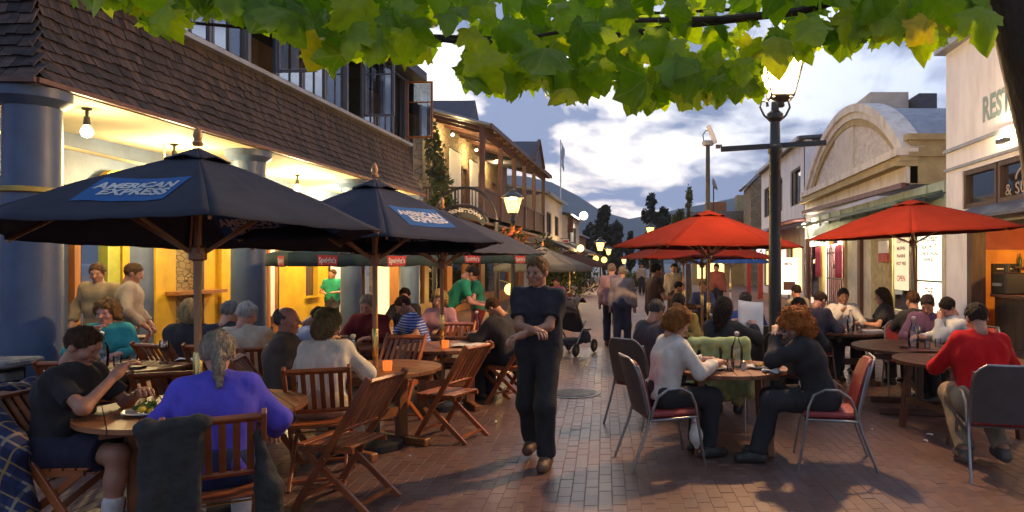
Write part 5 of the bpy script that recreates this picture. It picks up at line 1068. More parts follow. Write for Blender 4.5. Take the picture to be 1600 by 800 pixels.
def nets(fn, lo, hi, h):
    """naive surface nets over a box"""
    lo = np.array(lo, np.float32); n = np.maximum(4, np.ceil((np.array(hi) - lo) / h).astype(int) + 1)
    ax = [lo[i] + h * np.arange(n[i], dtype=np.float32) for i in range(3)]
    G = np.stack(np.meshgrid(*ax, indexing='ij'), -1).reshape(-1, 3); Fv = fn(G).reshape(n).astype(np.float32)
    Fv[0], Fv[-1], Fv[:, 0], Fv[:, -1], Fv[:, :, 0], Fv[:, :, -1] = [np.maximum(x, h * .3) for x in (Fv[0], Fv[-1], Fv[:, 0], Fv[:, -1], Fv[:, :, 0], Fv[:, :, -1])]
    ins = Fv < 0; c = n - 1; cnt = np.zeros(c, int); acc = np.zeros(tuple(c) + (3,), np.float32)
    sl = lambda o: tuple(slice(o[i], o[i] + c[i]) for i in range(3))
    for a in range(3):
        for p in range(4):
            o0 = [0, 0, 0]; u, v = [i for i in range(3) if i != a]; o0[u] = p & 1; o0[v] = p >> 1; o1 = list(o0); o1[a] = 1
            f0, f1 = Fv[sl(o0)], Fv[sl(o1)]; m = (f0 < 0) != (f1 < 0); t = np.where(m, f0 / np.where(m, f0 - f1, 1), 0)
            pt = np.zeros(tuple(c) + (3,), np.float32); pt[..., a] = t; pt[..., u] = o0[u]; pt[..., v] = o0[v]
            acc += pt * m[..., None]; cnt += m
    act = cnt > 0; idx = -np.ones(c, int); idx[act] = np.arange(act.sum())
    cell = np.argwhere(act); V = lo + h * (cell + acc[act] / cnt[act][:, None]); faces = []
    for a in range(3):
        u, v = [(1, 2), (2, 0), (0, 1)][a]; s0 = [slice(None)] * 3; s1 = [slice(None)] * 3; s0[a] = slice(0, -1); s1[a] = slice(1, None)
        i0, i1 = ins[tuple(s0)], ins[tuple(s1)]; e = np.argwhere(i0 != i1); e = e[(e[:, u] > 0) & (e[:, v] > 0) & (e[:, u] < c[u]) & (e[:, v] < c[v])]
        if not len(e): continue
        du = np.zeros(3, int); dv = np.zeros(3, int); du[u] = 1; dv[v] = 1
        q = np.stack([idx[tuple((e - du - dv).T)], idx[tuple((e - dv).T)], idx[tuple(e.T)], idx[tuple((e - du).T)]], 1)
        fl = ~i0[tuple(e.T)]; q[fl] = q[fl][:, ::-1]; faces.append(q)
    return V, (np.concatenate(faces) if faces else np.zeros((0, 4), int))
def ik(s, tgt, l1, l2, hint):
    s = Vector(s); t = Vector(tgt); d = t - s; L_ = min(d.length, (l1 + l2) * .995); dn = d.normalized(); t = s + dn * L_
    a = (l1 * l1 - l2 * l2 + L_ * L_) / (2 * L_); h = math.sqrt(max(0, l1 * l1 - a * a)); hv = Vector(hint); hv = (hv - dn * hv.dot(dn)).normalized()
    return s + dn * a + hv * h, t
SKIN = {'a': ('skin_fair', (.52, .28, .19)), 'b': ('skin_tan', (.42, .21, .13)), 'c': ('skin_pink', (.50, .24, .17)), 'd': ('skin_brown', (.26, .13, .08))}
def skinmat(k): return mat(SKIN[k][0], SKIN[k][1], tuple(x * .85 for x in SKIN[k][1]), 12, .5, .08, 90, sss=.15)
def cloth(c, pat=None): 
    if max(c) < .1: c = tuple(max(x, .034) + .006 for x in c)
    nm = 'cloth_%02x%02x%02x' % tuple(int(x * 255) for x in c)
    return mat(nm, c, tuple(x * .7 for x in c), 7, .88, .38, 19, sheen=.03, spec=.08, stretch=(1, 1, .55))
def stripecloth(c1, c2, freq):
    nm = 'striped_polo'
    if nm in MATS: return MATS[nm]
    m = cloth(c1); m = m.copy(); t = m.node_tree; b = t.nodes['Principled BSDF']; tcn = t.nodes.new('ShaderNodeTexCoord'); w = t.nodes.new('ShaderNodeTexWave'); w.bands_direction = 'Z'; w.inputs['Scale'].default_value = freq; t.links.new(tcn.outputs['Object'], w.inputs['Vector'])
    r = t.nodes.new('ShaderNodeValToRGB'); r.color_ramp.interpolation = 'CONSTANT'; r.color_ramp.elements[0].color = c1 + (1,); r.color_ramp.elements[1].color = c2 + (1,); r.color_ramp.elements[1].position = .88; t.links.new(w.outputs[0], r.inputs[0]); t.links.new(r.outputs[0], b.inputs['Base Color']); MATS[nm] = m
    return m
def hairmat(c): return mat('hair_%02x%02x%02x' % tuple(int(x * 255) for x in c), c, tuple(x * .4 for x in c), 38, .72, 1.0, 130, stretch=(1, 1, .22), low=.3, high=.7, spec=.18)
M_eye = mat('eye_dark', (.10, .07, .055), None, 5, .3); M_lip = mat('lip', (.36, .13, .10), None, 5, .5); M_shoe = mat('shoe_dark', (.03, .025, .022), None, 7, .5, .1); M_shoeb = mat('shoe_tan', (.14, .08, .045), None, 7, .6, .1); M_sock = mat('white_sock', (.62, .60, .56), None, 9, .9, .2, 150); M_shoeg = mat('shoe_grey', (.12, .11, .09), (.05, .05, .045), 14, .7, .2)
def vmesh(V, Fq): return [tuple(map(float, v)) for v in V], [tuple(map(int, f)) for f in Fq]
PID = [0]
def person(label, X, Y, face, pose='sit', lean=12, side=0, twist=0, head=(0, 0), arms=None, top=(.1, .1, .1), sleeve='long', bottom=(.03, .03, .04), legs='long', hair=('short', (.05, .03, .02)), skin='a', shoe=None, scale=1.0, z=0.0, female=False, coat=False, collar=False, stride=0.0, topmat=None, seat=.47, legpose=None, socks=False, group='people at the tables', big=1.0, only_top=False):
    """one figure; face 0 looks along +Y, arms = ((x,y,z) left hand, right hand) in body space"""
    PID[0] += 1; pid = PID[0]; D = math.hypot(X, Y)
    t = thing('person', label, 'person', (X, Y, z), face, group); t.scale = (scale,) * 3
    vox = min(.03, max(.0115, .0021 * D)); hv = min(.014, max(.0065, .0012 * D))
    sw = .146 if female else .164
    if pose == 'sit': pel = Vector((0, -.03, seat + .10))
    else: pel = Vector((0, 0, .95))
    a = R(lean); sd = R(side)
    up = Vector((math.sin(sd), math.sin(a) * math.cos(sd), math.cos(a) * math.cos(sd)))
    tw = Matrix.Rotation(R(twist), 3, 'Z'); xr = tw @ Vector((1, 0, 0)); xr = (xr - up * xr.dot(up)).normalized(); fw = up.cross(xr)
    waist = pel + up * .17; chest = pel + up * .33; nb = pel + up * .47 + fw * .0; shl = [pel + up * .435 - xr * sw, pel + up * .435 + xr * sw]
    hd = (up * .5 + Vector((0, 0, .5)) + fw * .15).normalized(); hc = nb + hd * .165
    HM = Matrix.Rotation(R(head[0]), 3, 'Z') @ Matrix((xr, fw, xr.cross(fw))).transposed() @ Matrix.Rotation(-a * .6, 3, 'X') @ Matrix.Rotation(R(-head[1]), 3, 'X'); HMn = np.array(HM, np.float32)
    hw_ = .088 if (pose != 'sit' and not female) else .112
    hip = [pel + Vector((-.09, 0, -.02)), pel + Vector((.09, 0, -.02))]
    if pose == 'sit':
        kn = [Vector((-.12, .40, seat + .055)), Vector((.12, .40, seat + .055))]; an = [Vector((-.12, .36, .09)), Vector((.12, .36, .09))]; ft = [Vector((0, 1, 0)), Vector((0, 1, 0))]
        if legpose == 'tuck': an = [Vector((-.12, .10, .10)), Vector((.12, .12, .10))]
        if legpose == 'kneelback': an = [Vector((-.12, .05, .12)), Vector((.14, -.05, .16))]; 
        if legpose == 'out': an = [Vector((-.13, .52, .09)), Vector((.13, .45, .09))]
    else:
        s = stride; kn = [Vector((-.10, .10 + s * .35, .50)), Vector((.10, .04 - s * .10, .49))]; an = [Vector((-.10, s * .55, .09)), Vector((.10, -s * .55, .10 + abs(s) * .12))]; ft = [Vector((0, 1, 0)), Vector((0, 1, 0))]
    if arms is None: arms = ((-.16, .42, .80), (.16, .42, .80)) if pose == 'sit' else ((-.26, .06, .78), (.26, .02, .78))
    el, wr = [], []
    for i in (0, 1):
        e, w = ik(shl[i], arms[i], .285, .255, (-.8 if i == 0 else .8, -.45, -.75)); el.append(e); wr.append(w)
    g = 1.0 * big * (.93 if female else 1)
    legsP = []; 
    for i in (0, 1):
        legsP += [(hip[i], kn[i], (hw_ - .014) * g, .060), (kn[i], kn[i].lerp(an[i], .4), .058, .054), (kn[i].lerp(an[i], .35), an[i], .054, .036)]
    footP = [[(an[i] + Vector((0, -.04, -.045)), an[i] + ft[i] * .15 + Vector((0, 0, -.052)), .038, .036), (an[i], an[i] + ft[i] * .06 + Vector((0, 0, -.03)), .04, .04)] for i in (0, 1)]
    torsoP = [(hip[0], hip[1], hw_ * g, hw_ * g), (pel - xr * .06, chest - xr * .075, .105 * g, .098 * g), (pel + xr * .06, chest + xr * .075, .105 * g, .098 * g), (chest - xr * .085, chest + xr * .085, .108 * g, .108 * g), (chest + up * .06 - xr * .08 , chest + up * .06 + xr * .08, .09 * g, .09 * g), (shl[0], shl[1], .054, .054), (nb - up * .05, nb + up * .0, .075, .055)]
    if female: torsoP += [(chest - xr * .075 + fw * .06 - up * .02, chest + xr * .075 + fw * .06 - up * .02, .072, .072)]
    else: torsoP += [(waist + fw * .03 - xr * .05, waist + fw * .03 + xr * .05, .09 * g * big, .09 * g * big)]
    armP = []
    for i in (0, 1): armP += [(shl[i], el[i], (.047 if not female else .042) * g, .037), (el[i], wr[i], .038, .026)]
    neckP = [(nb - up * .02, hc - Vector(HM @ Vector((0, .01, .05))), .056 if not female else .048, .054 if not female else .046)]
    handP = []; fing = []
    for i in (0, 1):
        d = (wr[i] - el[i]).normalized(); nz_ = Vector((0, 0, 1)); sdv = d.cross(nz_); sdv = sdv.normalized() if sdv.length > .1 else Vector((1, 0, 0)); pn = sdv.cross(d); pe = wr[i] + d * .085
        for o in (-.024, 0, .024): handP.append((wr[i] + d * .012 + sdv * o * .6, pe + sdv * o, .017, .014))
        ins_ = 1 if i == 0 else -1
        for k, (o, ln) in enumerate(((-.034, .062), (-.012, .078), (.011, .074), (.033, .058))):
            c0 = pe + sdv * o; fing.append([c0 - d * .012, c0 + d * ln * .45 - pn * .010, c0 + d * ln * .78 - pn * .032, c0 + d * ln * .88 - pn * .055])
        tb = wr[i] + d * .03 + sdv * .028 * ins_; fing.append([tb, tb + sdv * ins_ * .028 + d * .025 - pn * .008, tb + sdv * ins_ * .036 + d * .055 - pn * .016])
    def field(prims, k, inf=0.0, cutidx=()):
        def f(Q):
            dmin = None
            for j, p in enumerate(prims):
                d = seg_d(Q, p[0], p[1], p[2] + inf, p[3] + inf, j in cutidx); dmin = d if dmin is None else smin(dmin, d, k)
            return dmin
        return f
    def bounds(prims, m):
        q = np.array([list(p[i]) for p in prims for i in (0, 1)]); r = max(max(p[2], p[3]) for p in prims) + m
        return q.min(0) - r, q.max(0) + r
    # skin: whole body, finer head, fingers, all one mesh
    bp = legsP + footP[0] + footP[1] + torsoP + armP + neckP + handP
    lo, hi = bounds(bp, .03); V, Fq = nets(field(bp, .035), lo, hi, vox); V = np.array(V); vs, fs = vmesh(V, Fq); mi = [0] * len(fs)
    HCn = np.array(hc, np.float32)
    def headf(Q):
        q = (Q - HCn) @ HMn
        d = ell_d(q, (0, -.008, .03), (.074, .094, .088)); d = smin(d, ell_d(q, (0, .022, -.04), (.058, .066, .075)), .04)
        d = smin(d, ell_d(q, (0, .066, -.095), (.026, .022, .02)), .03); d = smin(d, seg_d(q, (-.034, .078, .024), (.034, .078, .024), .012, .012), .02)
        for sx in (-1, 1):
            d = np.maximum(d, -(np.linalg.norm(q - np.array((sx * .033, .096, .004), np.float32), axis=1) - .016)); d = smin(d, ell_d(q, (sx * .046, .058, -.03), (.022, .024, .024)), .02)
            d = np.minimum(d, np.linalg.norm(q - np.array((sx * .032, .074, .003), np.float32), axis=1) - .0135); d = smin(d, ell_d(q, (sx * .078, -.008, -.008), (.011, .022, .033)), .008)
        d = smin(d, seg_d(q, (0, .084, .012), (0, .112, -.028), .009, .014), .012); d = smin(d, seg_d(q, (-.02, .082, -.062), (.02, .082, -.062), .010, .010), .01)
        return smin(d, seg_d(q, (0, -.016, -.06), (0, -.024, -.13), .052 if not female else .045, .052 if not female else .045), .03)
    HV, HF = nets(headf, HCn - .16, HCn + .15, hv); o = len(vs); q = (HV - HCn) @ HMn
    isE = np.zeros(len(HV), bool)
    for sx in (-1, 1): isE |= np.linalg.norm(q - np.array((sx * .032, .087, .003)), axis=1) < .0095
    isL = (np.abs(q[:, 0]) < .026) & (np.abs(q[:, 2] + .062) < .009) & (q[:, 1] > .06)
    hv_, hf_ = vmesh(HV, HF); vs += hv_; fs += [tuple(i + o for i in f) for f in hf_]; mi += [1 if isE[list(f)].sum() >= 2 else 2 if isL[list(f)].sum() >= 3 else 0 for f in hf_]
    bmx = MB(); bmx.v = vs; bmx.f = fs; bmx.m = mi
    if D < 11:
        for fp in fing: bmx.tube(fp, [.0095, .009, .0082, .007][:len(fp)] if len(fp) == 4 else [.012, .011, .009], 6)
    bmx.build('body', [skinmat(skin), M_eye, M_lip], t, 'all', fix=False)
    # clothes
    wn = lambda Q, s, amp: amp * .9 * noise3(Q, 19, pid * 7 + s) + amp * .8 * noise3(Q * np.array((1, 1, .45), np.float32), 52, pid * 7 + s + 3)
    def garment(name, prims, k, inf, clip, m, amp, cutidx=(), seed=0, hh=None):
        lo, hi = bounds(prims, inf + .03); f = field(prims, k, inf, cutidx)
        def ff(Q):
            d = f(Q) + wn(Q, seed, amp)
            for c in clip: d = np.maximum(d, c(Q))
            return d
        V, Fq = nets(ff, lo, hi, hh or vox); b = MB(); b.v, b.f = vmesh(V, Fq); b.m = [0] * len(b.f)
        return b.build(name, m, t, 'all', fix=False)
    up_n = np.array(up, np.float32); pel_n = np.array(pel, np.float32)
    hem = (-.06 if pose == 'sit' else -.12) if not coat else -.14
    ap_ = []; cuts = []
    base = [p for p in torsoP]
    for i in (0, 1):
        if sleeve == 'none': continue
        if sleeve == 'short': ap_.append((shl[i], shl[i].lerp(el[i], .72), .040 * g, .047)); cuts.append(len(base) + len(ap_) - 1)
        else:
            ap_.append((shl[i], el[i], .048 * g, .040)); fr = .95 if sleeve == 'long' else .35
            ap_.append((el[i], el[i].lerp(wr[i], fr), .041, .034)); cuts.append(len(base) + len(ap_) - 1)
    garment('jacket' if coat else 'shirt', base + ap_, .04,  .027 if coat else .021, [lambda Q: -((Q - pel_n) @ up_n - hem)], topmat or cloth(top), .0085 if not coat else .010, cuts, 1)
    if collar:
        garment('collar', [(nb - up * .03, nb + up * .035, .074, .060)], .02, .008, [], topmat or cloth(top), .002, (0,), 2, hv * 1.3)
    lp_ = [(hip[0], hip[1], hw_ * g, hw_ * g), (pel, pel + up * .10, .12 * g, .11 * g)]; cuts = []
    if only_top is False:
        for i in (0, 1):
            if legs == 'short': lp_.append((hip[i], hip[i].lerp(kn[i], .80), .104 * g, .088)); cuts.append(len(lp_) - 1)
            else:
                lp_ += [(hip[i], kn[i], (hw_ - .014) * g, .064)]; lp_.append((kn[i], kn[i].lerp(an[i], .97 if legs == 'long' else .5), .064, .054)); cuts.append(len(lp_) - 1)
        garment('shorts' if legs == 'short' else 'trousers', lp_, .05, .021, [lambda Q: np.where(Q[:, 1] < pel_n[1] + .17, (Q - pel_n) @ up_n - .10, -1.0)], cloth(bottom), .004, cuts, 5)
        for i in (0, 1):
            if socks: garment('sock', [(an[i] + (kn[i] - an[i]) * .30, an[i], .050, .042), (an[i], an[i] + ft[i] * .1 + Vector((0, 0, -.045)), .042, .036)], .02, .008, [], M_sock, .001, (), 8, max(hv, .01))
            garment('shoe', footP[i], .03, .012, [lambda Q: -(Q[:, 2] - .012), lambda Q: Q[:, 2] - (.105 + an[i].z - .09)], shoe or M_shoe, .001, (), 9, max(hv, .009))
    # hair
    st, hcol = hair
    if st != 'none':
        def hairf(Q):
            q = (Q - HCn) @ HMn; vol = {'short': .006, 'bald': .004, 'bob': .022, 'curly': .045, 'pony': .008, 'long': .018, 'fluffy': .028}[st]
            d = ell_d(q, (0, -.012, .034), (.079 + vol, .097 + vol, .091 + vol))
            if st in ('bob', 'curly', 'long', 'fluffy'): d = smin(d, ell_d(q, (0, -.035, -.045), (.085 + vol * .9, .075 + vol * .8, .09 + vol * (.6 if st == 'fluffy' else 1))), .04)
            if st == 'long': d = smin(d, seg_d(q, (0, -.07, -.05), (0, -.10, -.30), .075, .045), .05)
            if st == 'pony': d = smin(d, seg_d(q, (0, -.10, -.02), (0, -.125, -.09), .028, .032), .015); d = np.minimum(d, seg_d(q, (0, -.125, -.085), (0, -.115, -.19), .033, .016))
            cutp = (q[:, 1] - .075) * .84 - (q[:, 2] - .062) * .54 + .006 * noise3(q, 140, pid + 11)           # forehead to nape plane
            d = np.maximum(d, np.where(q[:, 2] < .075, cutp, -1)) if st != 'curly' else np.maximum(d, np.where(q[:, 2] < .085, cutp - .012, -1))
            low = {'short': -.075, 'bald': -.075, 'pony': -.30, 'bob': -.15, 'curly': -.17, 'long': -.5, 'fluffy': -.10}[st]
            d = np.maximum(d, low - q[:, 2])
            if st == 'bald': d = np.maximum(d, q[:, 1] - .012); d = np.maximum(d, np.minimum(q[:, 2] - .045, .5 * (q[:, 1] + .02) + .5 * (q[:, 2] - .055)))
            amp, fr = {'curly': (.017, 75), 'bob': (.006, 60), 'fluffy': (.009, 70)}.get(st, (.0042, 120))
            return d + amp * noise3(q, fr, pid + 50) + amp * .5 * noise3(q, fr * 2.1, pid + 90)
        HV, HF = nets(hairf, HCn - (.2 if st != 'long' else .45), HCn + .2, hv); b = MB(); b.v, b.f = vmesh(HV, HF); b.m = [0] * len(b.f)
        if len(b.f):
            if D < 12:      # loose strands over the hair surface
                nV = len(HV); rs = np.random.RandomState(pid + 7); ids = rs.randint(0, nV, int(260 + 420 * max(0, 1 - D / 12)) * (2 if st in ('curly', 'fluffy', 'bob', 'long') else 1))
                cc = np.array(HCn); wdt = max(.0022, .00045 * D); ln0 = {'short': .018, 'bald': .014, 'pony': .03, 'bob': .045, 'long': .06, 'fluffy': .038, 'curly': .035}[st]
                for i_ in ids:
                    p = HV[i_]; n_ = p - cc; n_ = n_ / (np.linalg.norm(n_) + 1e-6); dn = np.array((0, 0, -1.0)) + .35 * rs.normal(0, 1, 3) * (2.5 if st == 'curly' else 1); dn = dn - n_ * (dn @ n_) ; dn = dn / (np.linalg.norm(dn) + 1e-6)
                    sdd = np.cross(n_, dn) * wdt; l_ = ln0 * rs.uniform(.6, 1.4); out = rs.uniform(.004, .010) * (1.8 if st == 'curly' else 1)
                    a_ = p - dn * l_ * .4 - n_ * .003; m_ = p + n_ * out * .7 + dn * l_ * .1; e_ = p + dn * l_ * .6 + n_ * out * (.2 if st != 'curly' else 1.4)
                    b.add([a_ - sdd, a_ + sdd, m_ + sdd, m_ - sdd, e_], [(0, 1, 2, 3), (3, 2, 4)])
            b.build('hair', hairmat(hcol), t, 'all', fix=False)
    t['_j'] = 0; del t['_j']
    return t
GREY, WHITEH, BLOND, BROWN, DARK, RED, LBR = (.26, .25, .24), (.62, .60, .56), (.42, .29, .12), (.09, .045, .022), (.022, .016, .013), (.50, .16, .03), (.17, .09, .04)
# left side
person('man in dark t-shirt and navy shorts eating at the front left table', -3.74, 4.38, -84, lean=13, head=(0, 6), arms=((-.06, .42, .86), (.08, .36, 1.0)), top=(.030, .033, .036), sleeve='short', bottom=(.022, .026, .06), legs='short', hair=('short', BROWN), skin='b', socks=True, shoe=M_shoeg, seat=.46)
person('woman in purple blue shirt with a grey ponytail, seen from behind', -2.47, 3.92, 31, lean=8, arms=((-.24, .34, .74), (.30, .30, .66)), top=(.11, .095, .60), collar=True, bottom=(.03, .045, .12), hair=('pony', (.40, .34, .25)), skin='a', female=True, socks=True, legs='short', shoe=M_shoe, seat=.46, head=(4, -2))
person('woman in teal shirt leaning her chin on her hand', -5.66, 7.2, -160, lean=8, arms=((-.20, .36, .79), (.08, .25, 1.0)), head=(-12, -4), top=(.05, .32, .30), hair=('fluffy', (.30, .16, .05)), skin='c', female=True, big=1.05, bottom=(.03, .03, .04))
person('blurred man in tan jacket standing between column and teal woman', -7.1, 8.9, 180, 'stand', lean=4, top=(.36, .27, .16), coat=True, bottom=(.16, .13, .09), hair=('short', LBR), skin='b', arms=((-.24, .16, .95), (.24, .16, .95)), head=(20, 8), group='people walking and standing')
person('man in beige jacket standing by the blue wall, back half turned', -6.55, 8.6, -60, 'stand', lean=5, top=(.40, .33, .24), coat=True, bottom=(.06, .06, .08), hair=('short', LBR), skin='b', arms=((-.24, .2, .95), (.24, .2, .95)), head=(0, 12), group='people walking and standing')
person('blonde woman in black top left of the umbrella pole', -4.80, 7.12, 10, lean=8, top=(.022, .018, .018), hair=('bob', (.50, .36, .16)), skin='a', female=True, head=(35, 0))
person('grey haired man in navy jacket behind the ponytail woman', -4.38, 7.06, 0, lean=12, top=(.022, .026, .042), coat=True, hair=('short', GREY), skin='a', head=(-18, 4), collar=True)
person('white haired man in a beige shirt beside the navy jacket man', -4.00, 6.78, 20, lean=10, top=(.52, .44, .33), hair=('short', WHITEH), skin='c', head=(-30, 4), collar=True)
person('balding man with glasses in grey cardigan with folded arms', -3.20, 6.02, -70, lean=2, arms=((.12, .30, .93), (-.12, .31, .98)), top=(.14, .12, .105), coat=True, bottom=(.12, .13, .08), hair=('bald', (.16, .14, .12)), skin='c', head=(-10, -4), big=1.08)
person('woman in a cream sweater with her back to us at the second umbrella table', -2.70, 5.66, 4, lean=10, arms=((-.14, .40, .80), (.22, .36, .80)), top=(.78, .72, .58), bottom=(.50, .42, .28), hair=('bob', (.24, .17, .07)), skin='a', female=True, head=(-10, 4))
person('man in pale blue shirt leaning forward by the yellow wall', -4.08, 7.65, -62, lean=38, arms=((-.10, .55, .82), (.16, .50, .80)), top=(.36, .42, .56), bottom=(.02, .025, .05), hair=('short', DARK), skin='d', head=(0, -8))
person('man in green shirt standing in the yellow doorway', -7.55, 16.3, -172, 'stand', lean=-2, scale=.92, arms=((-.10, .28, 1.12), (.12, .26, 1.10)), top=(.03, .28, .17), sleeve='short', bottom=(.05, .045, .05), hair=('short', BROWN), skin='b', group='people walking and standing', head=(-25, 5))
person('elderly person in dark red top facing us', -3.55, 8.72, 178, lean=12, top=(.13, .018, .022), hair=('short', (.32, .26, .19)), skin='c', head=(-5, 8))
person('man in black by a green cloth, deep under the third umbrella', -3.82, 10.7, 178, lean=6, top=(.03, .028, .028), hair=('short', DARK), skin='d', head=(10, 0))
person('man in blue striped polo leaning to one side', -3.02, 9.0, 130, lean=20, side=14, arms=((-.2, .40, .78), (.25, .4, .80)), topmat=stripecloth((.045, .10, .42), (.55, .58, .66), 9.0), sleeve='short', hair=('short', BROWN), skin='b', head=(-20, 4))
person('blonde woman behind the striped polo man', -2.98, 9.75, 175, lean=8, top=(.42, .22, .24), hair=('fluffy', (.48, .33, .12)), skin='a', female=True)
person('waiter in green shirt bending over the table under the third umbrella', -3.42, 11.4, -75, 'stand', lean=42, arms=((-.12, .55, .98), (.14, .58, .95)), top=(.03, .26, .14), sleeve='short', bottom=(.02, .02, .025), hair=('short', DARK), skin='c', group='people walking and standing', head=(0, -10), scale=1.06)
person('waiter in green shirt and red apron farther right', -3.08, 12.2, 120, 'stand', lean=10, top=(.03, .20, .12), sleeve='short', bottom=(.20, .03, .03), hair=('fluffy', LBR), skin='c', group='people walking and standing', arms=((-.15, .38, 1.05), (.15, .38, 1.05)), scale=.97)
person('person in dark navy jacket hunched on the right of the third umbrella table', -1.78, 8.62, 70, lean=26, arms=((-.12, .5, .8), (.12, .5, .8)), top=(.022, .022, .04), coat=True, hair=('short', BROWN), skin='b', big=1.15, head=(0, 4))
# street
person('man in navy polo and black trousers walking towards us', -.98, 5.95, 176, 'stand', lean=3, stride=.30, arms=((.05, .35, 1.09), (-.05, .36, 1.13)), top=(.025, .026, .045), sleeve='short', bottom=(.026, .026, .03), hair=('short', (.22, .12, .05)), skin='b', shoe=M_shoeb, group='people walking and standing', head=(-18, 2), scale=1.03, collar=True)
person('person in faded pink shirt walking away down the street', -.84, 14.2, 4, 'stand', lean=4, stride=.2, top=(.40, .24, .24), bottom=(.05, .05, .09), hair=('short', (.28, .2, .15)), skin='a', group='people walking and standing')
person('person in grey shirt with bag walking away beside the pink one', -.60, 13.6, -2, 'stand', lean=4, stride=-.2, top=(.30, .26, .26), bottom=(.06, .06, .09), hair=('short', (.35, .27, .2)), skin='a', group='people walking and standing', scale=.97)
person('dark haired person in brown top standing behind the seated grey shirt man', .0, 11.8, -75, 'stand', lean=4, top=(.10, .055, .04), sleeve='short', bottom=(.03, .03, .04), hair=('short', DARK), skin='b', group='people walking and standing', arms=((-.12, .34, 1.12), (.12, .34, 1.12)))
# right side
person('woman in white sweater with short red hair on a metal chair', .10, 6.02, -68, lean=14, arms=((-.12, .44, .82), (.12, .44, .82)), top=(.68, .63, .54), bottom=(.014, .014, .017), hair=('fluffy', (.34, .13, .03)), skin='a', female=True, head=(0, 6))
person('woman with curly ginger hair in dark tracksuit with red piping', 1.42, 5.95, 82, lean=20, arms=((-.02, .36, 1.08), (.04, .34, 1.02)), top=(.022, .026, .030), coat=True, collar=True, bottom=(.013, .014, .018), hair=('curly', RED), skin='a', female=True, big=1.14, head=(5, 4), legpose='out')
person('man in a bright red sweater, back to us at the right edge', 2.76, 5.78, -4, lean=14, arms=((-.2, .40, .80), (.2, .40, .80)), top=(.50, .014, .016), bottom=(.30, .24, .16), hair=('short', (.045, .03, .022)), skin='b', big=1.16, scale=1.04, legpose='kneelback', shoe=M_shoeg, head=(4, 4))
person('man in dark grey shirt, back half turned, left of the white sweater', -.06, 7.5, -42, lean=16, top=(.055, .05, .06), sleeve='short', bottom=(.03, .03, .04), hair=('short', (.10, .09, .085)), skin='b', head=(0, 4), big=1.05)
person('man in a mustard shirt behind the white sweater woman', .36, 8.95, 165, lean=12, top=(.32, .22, .06), hair=('short', DARK), skin='d', head=(-10, 6))
person('long dark haired woman holding a white menu', .76, 7.55, -15, lean=10, arms=((.0, .42, 1.0), (.30, .36, 1.0)), top=(.022, .02, .02), hair=('long', (.035, .022, .016)), skin='a', female=True, head=(-10, 2))
person('grey haired man in a blue shirt, back to us behind the menu', 1.22, 9.1, -8, lean=10, top=(.05, .09, .26), hair=('short', (.10, .085, .075)), skin='b', big=1.1)
person('dark haired man bending right behind the iron lamp post', 1.66, 8.1, -25, lean=20, top=(.03, .03, .035), hair=('short', DARK), skin='c', head=(-40, 4))
person('balding man in a navy jacket at the laden table', 2.24, 9.72, -55, lean=18, top=(.022, .027, .06), coat=True, hair=('short', (.055, .035, .025)), skin='c', big=1.12, head=(0, 8), collar=True)
person('dark haired man in striped beige top behind the navy jacket man', 2.62, 12.4, 30, lean=8, top=(.36, .33, .24), hair=('short', DARK), skin='b')
person('smiling man in a white shirt facing us at the laden table', 2.95, 10.75, 176, lean=8, arms=((-.16, .36, .8), (.06, .26, .98)), top=(.60, .60, .60), hair=('short', (.06, .045, .035)), skin='d', collar=True)
person('woman with long brown hair in black, in profile', 3.55, 10.55, 78, lean=6, top=(.018, .016, .016), sleeve='short', hair=('long', (.10, .058, .028)), skin='a', female=True, arms=((-.16, .36, .8), (.16, .4, .8)))
person('man in black beside the tilted umbrella pole, back turned', 3.55, 9.35, 15, lean=6, top=(.017, .018, .022), hair=('short', (.09, .045, .02)), skin='a', collar=True)
person('man in a purple shirt beyond the bare dark table', 3.55, 8.98, 165, lean=16, top=(.13, .07, .13), hair=('short', (.05, .035, .03)), skin='b', head=(-20, 8))
person('man in a white shirt resting his cheek on his hand', 3.78, 8.5, 92, lean=20, side=-6, arms=((-.06, .28, 1.02), (.14, .44, .79)), top=(.58, .60, .58), sleeve='long', hair=('short', DARK), skin='c', head=(10, 8))
person('barmaid in orange light behind the bar counter at right', 7.85, 13.1, 110, 'stand', top=(.42, .12, .05), hair=('bob', (.10, .04, .02)), skin='a', female=True, group='people walking and standing', scale=.97)

FAR = [('distant person in pale shirt standing under the red umbrellas', .55, 17.5, 170, 'stand', (.45, .40, .38)), ('distant person in dark coat by the young trees', .15, 21, 10, 'stand', (.05, .04, .05)), ('distant diner in blue seated past the red umbrellas', 1.1, 15.2, 175, 'sit', (.10, .13, .28)), ('distant diner in brown seated past the red umbrellas', .5, 14.6, -90, 'sit', (.14, .08, .05)),
       ('distant diner in pink seated by the grey umbrella', -2.55, 18.6, 150, 'sit', (.45, .10, .22)), ('distant diner in dark top under the grey umbrella', -3.2, 18.2, -30, 'sit', (.05, .05, .06)), ('distant walker in dark clothes deep in the street', -1.9, 33, 180, 'stand', (.06, .05, .06)), ('distant walker in pale top deep in the street', -.6, 38, 175, 'stand', (.40, .36, .34)), ('distant person under the blue umbrella', 1.9, 20.4, 160, 'stand', (.30, .10, .08))]
for k, (lab, X, Y, f, po, c) in enumerate(FAR): person(lab, X, Y, f, po, lean=6, top=c, hair=('short', (DARK, BROWN, LBR)[k % 3]), skin='abc'[k % 3], group='distant people down the street')
for k, f in enumerate(FAR):
    if f[4] == 'sit': MC('metal chair of the ' + f[0].split(' seated')[0].split(' under')[0].replace('distant', 'far'), f[1] + .03 * math.sin(R(f[3])), f[2] - .03 * math.cos(R(f[3])), f[3])
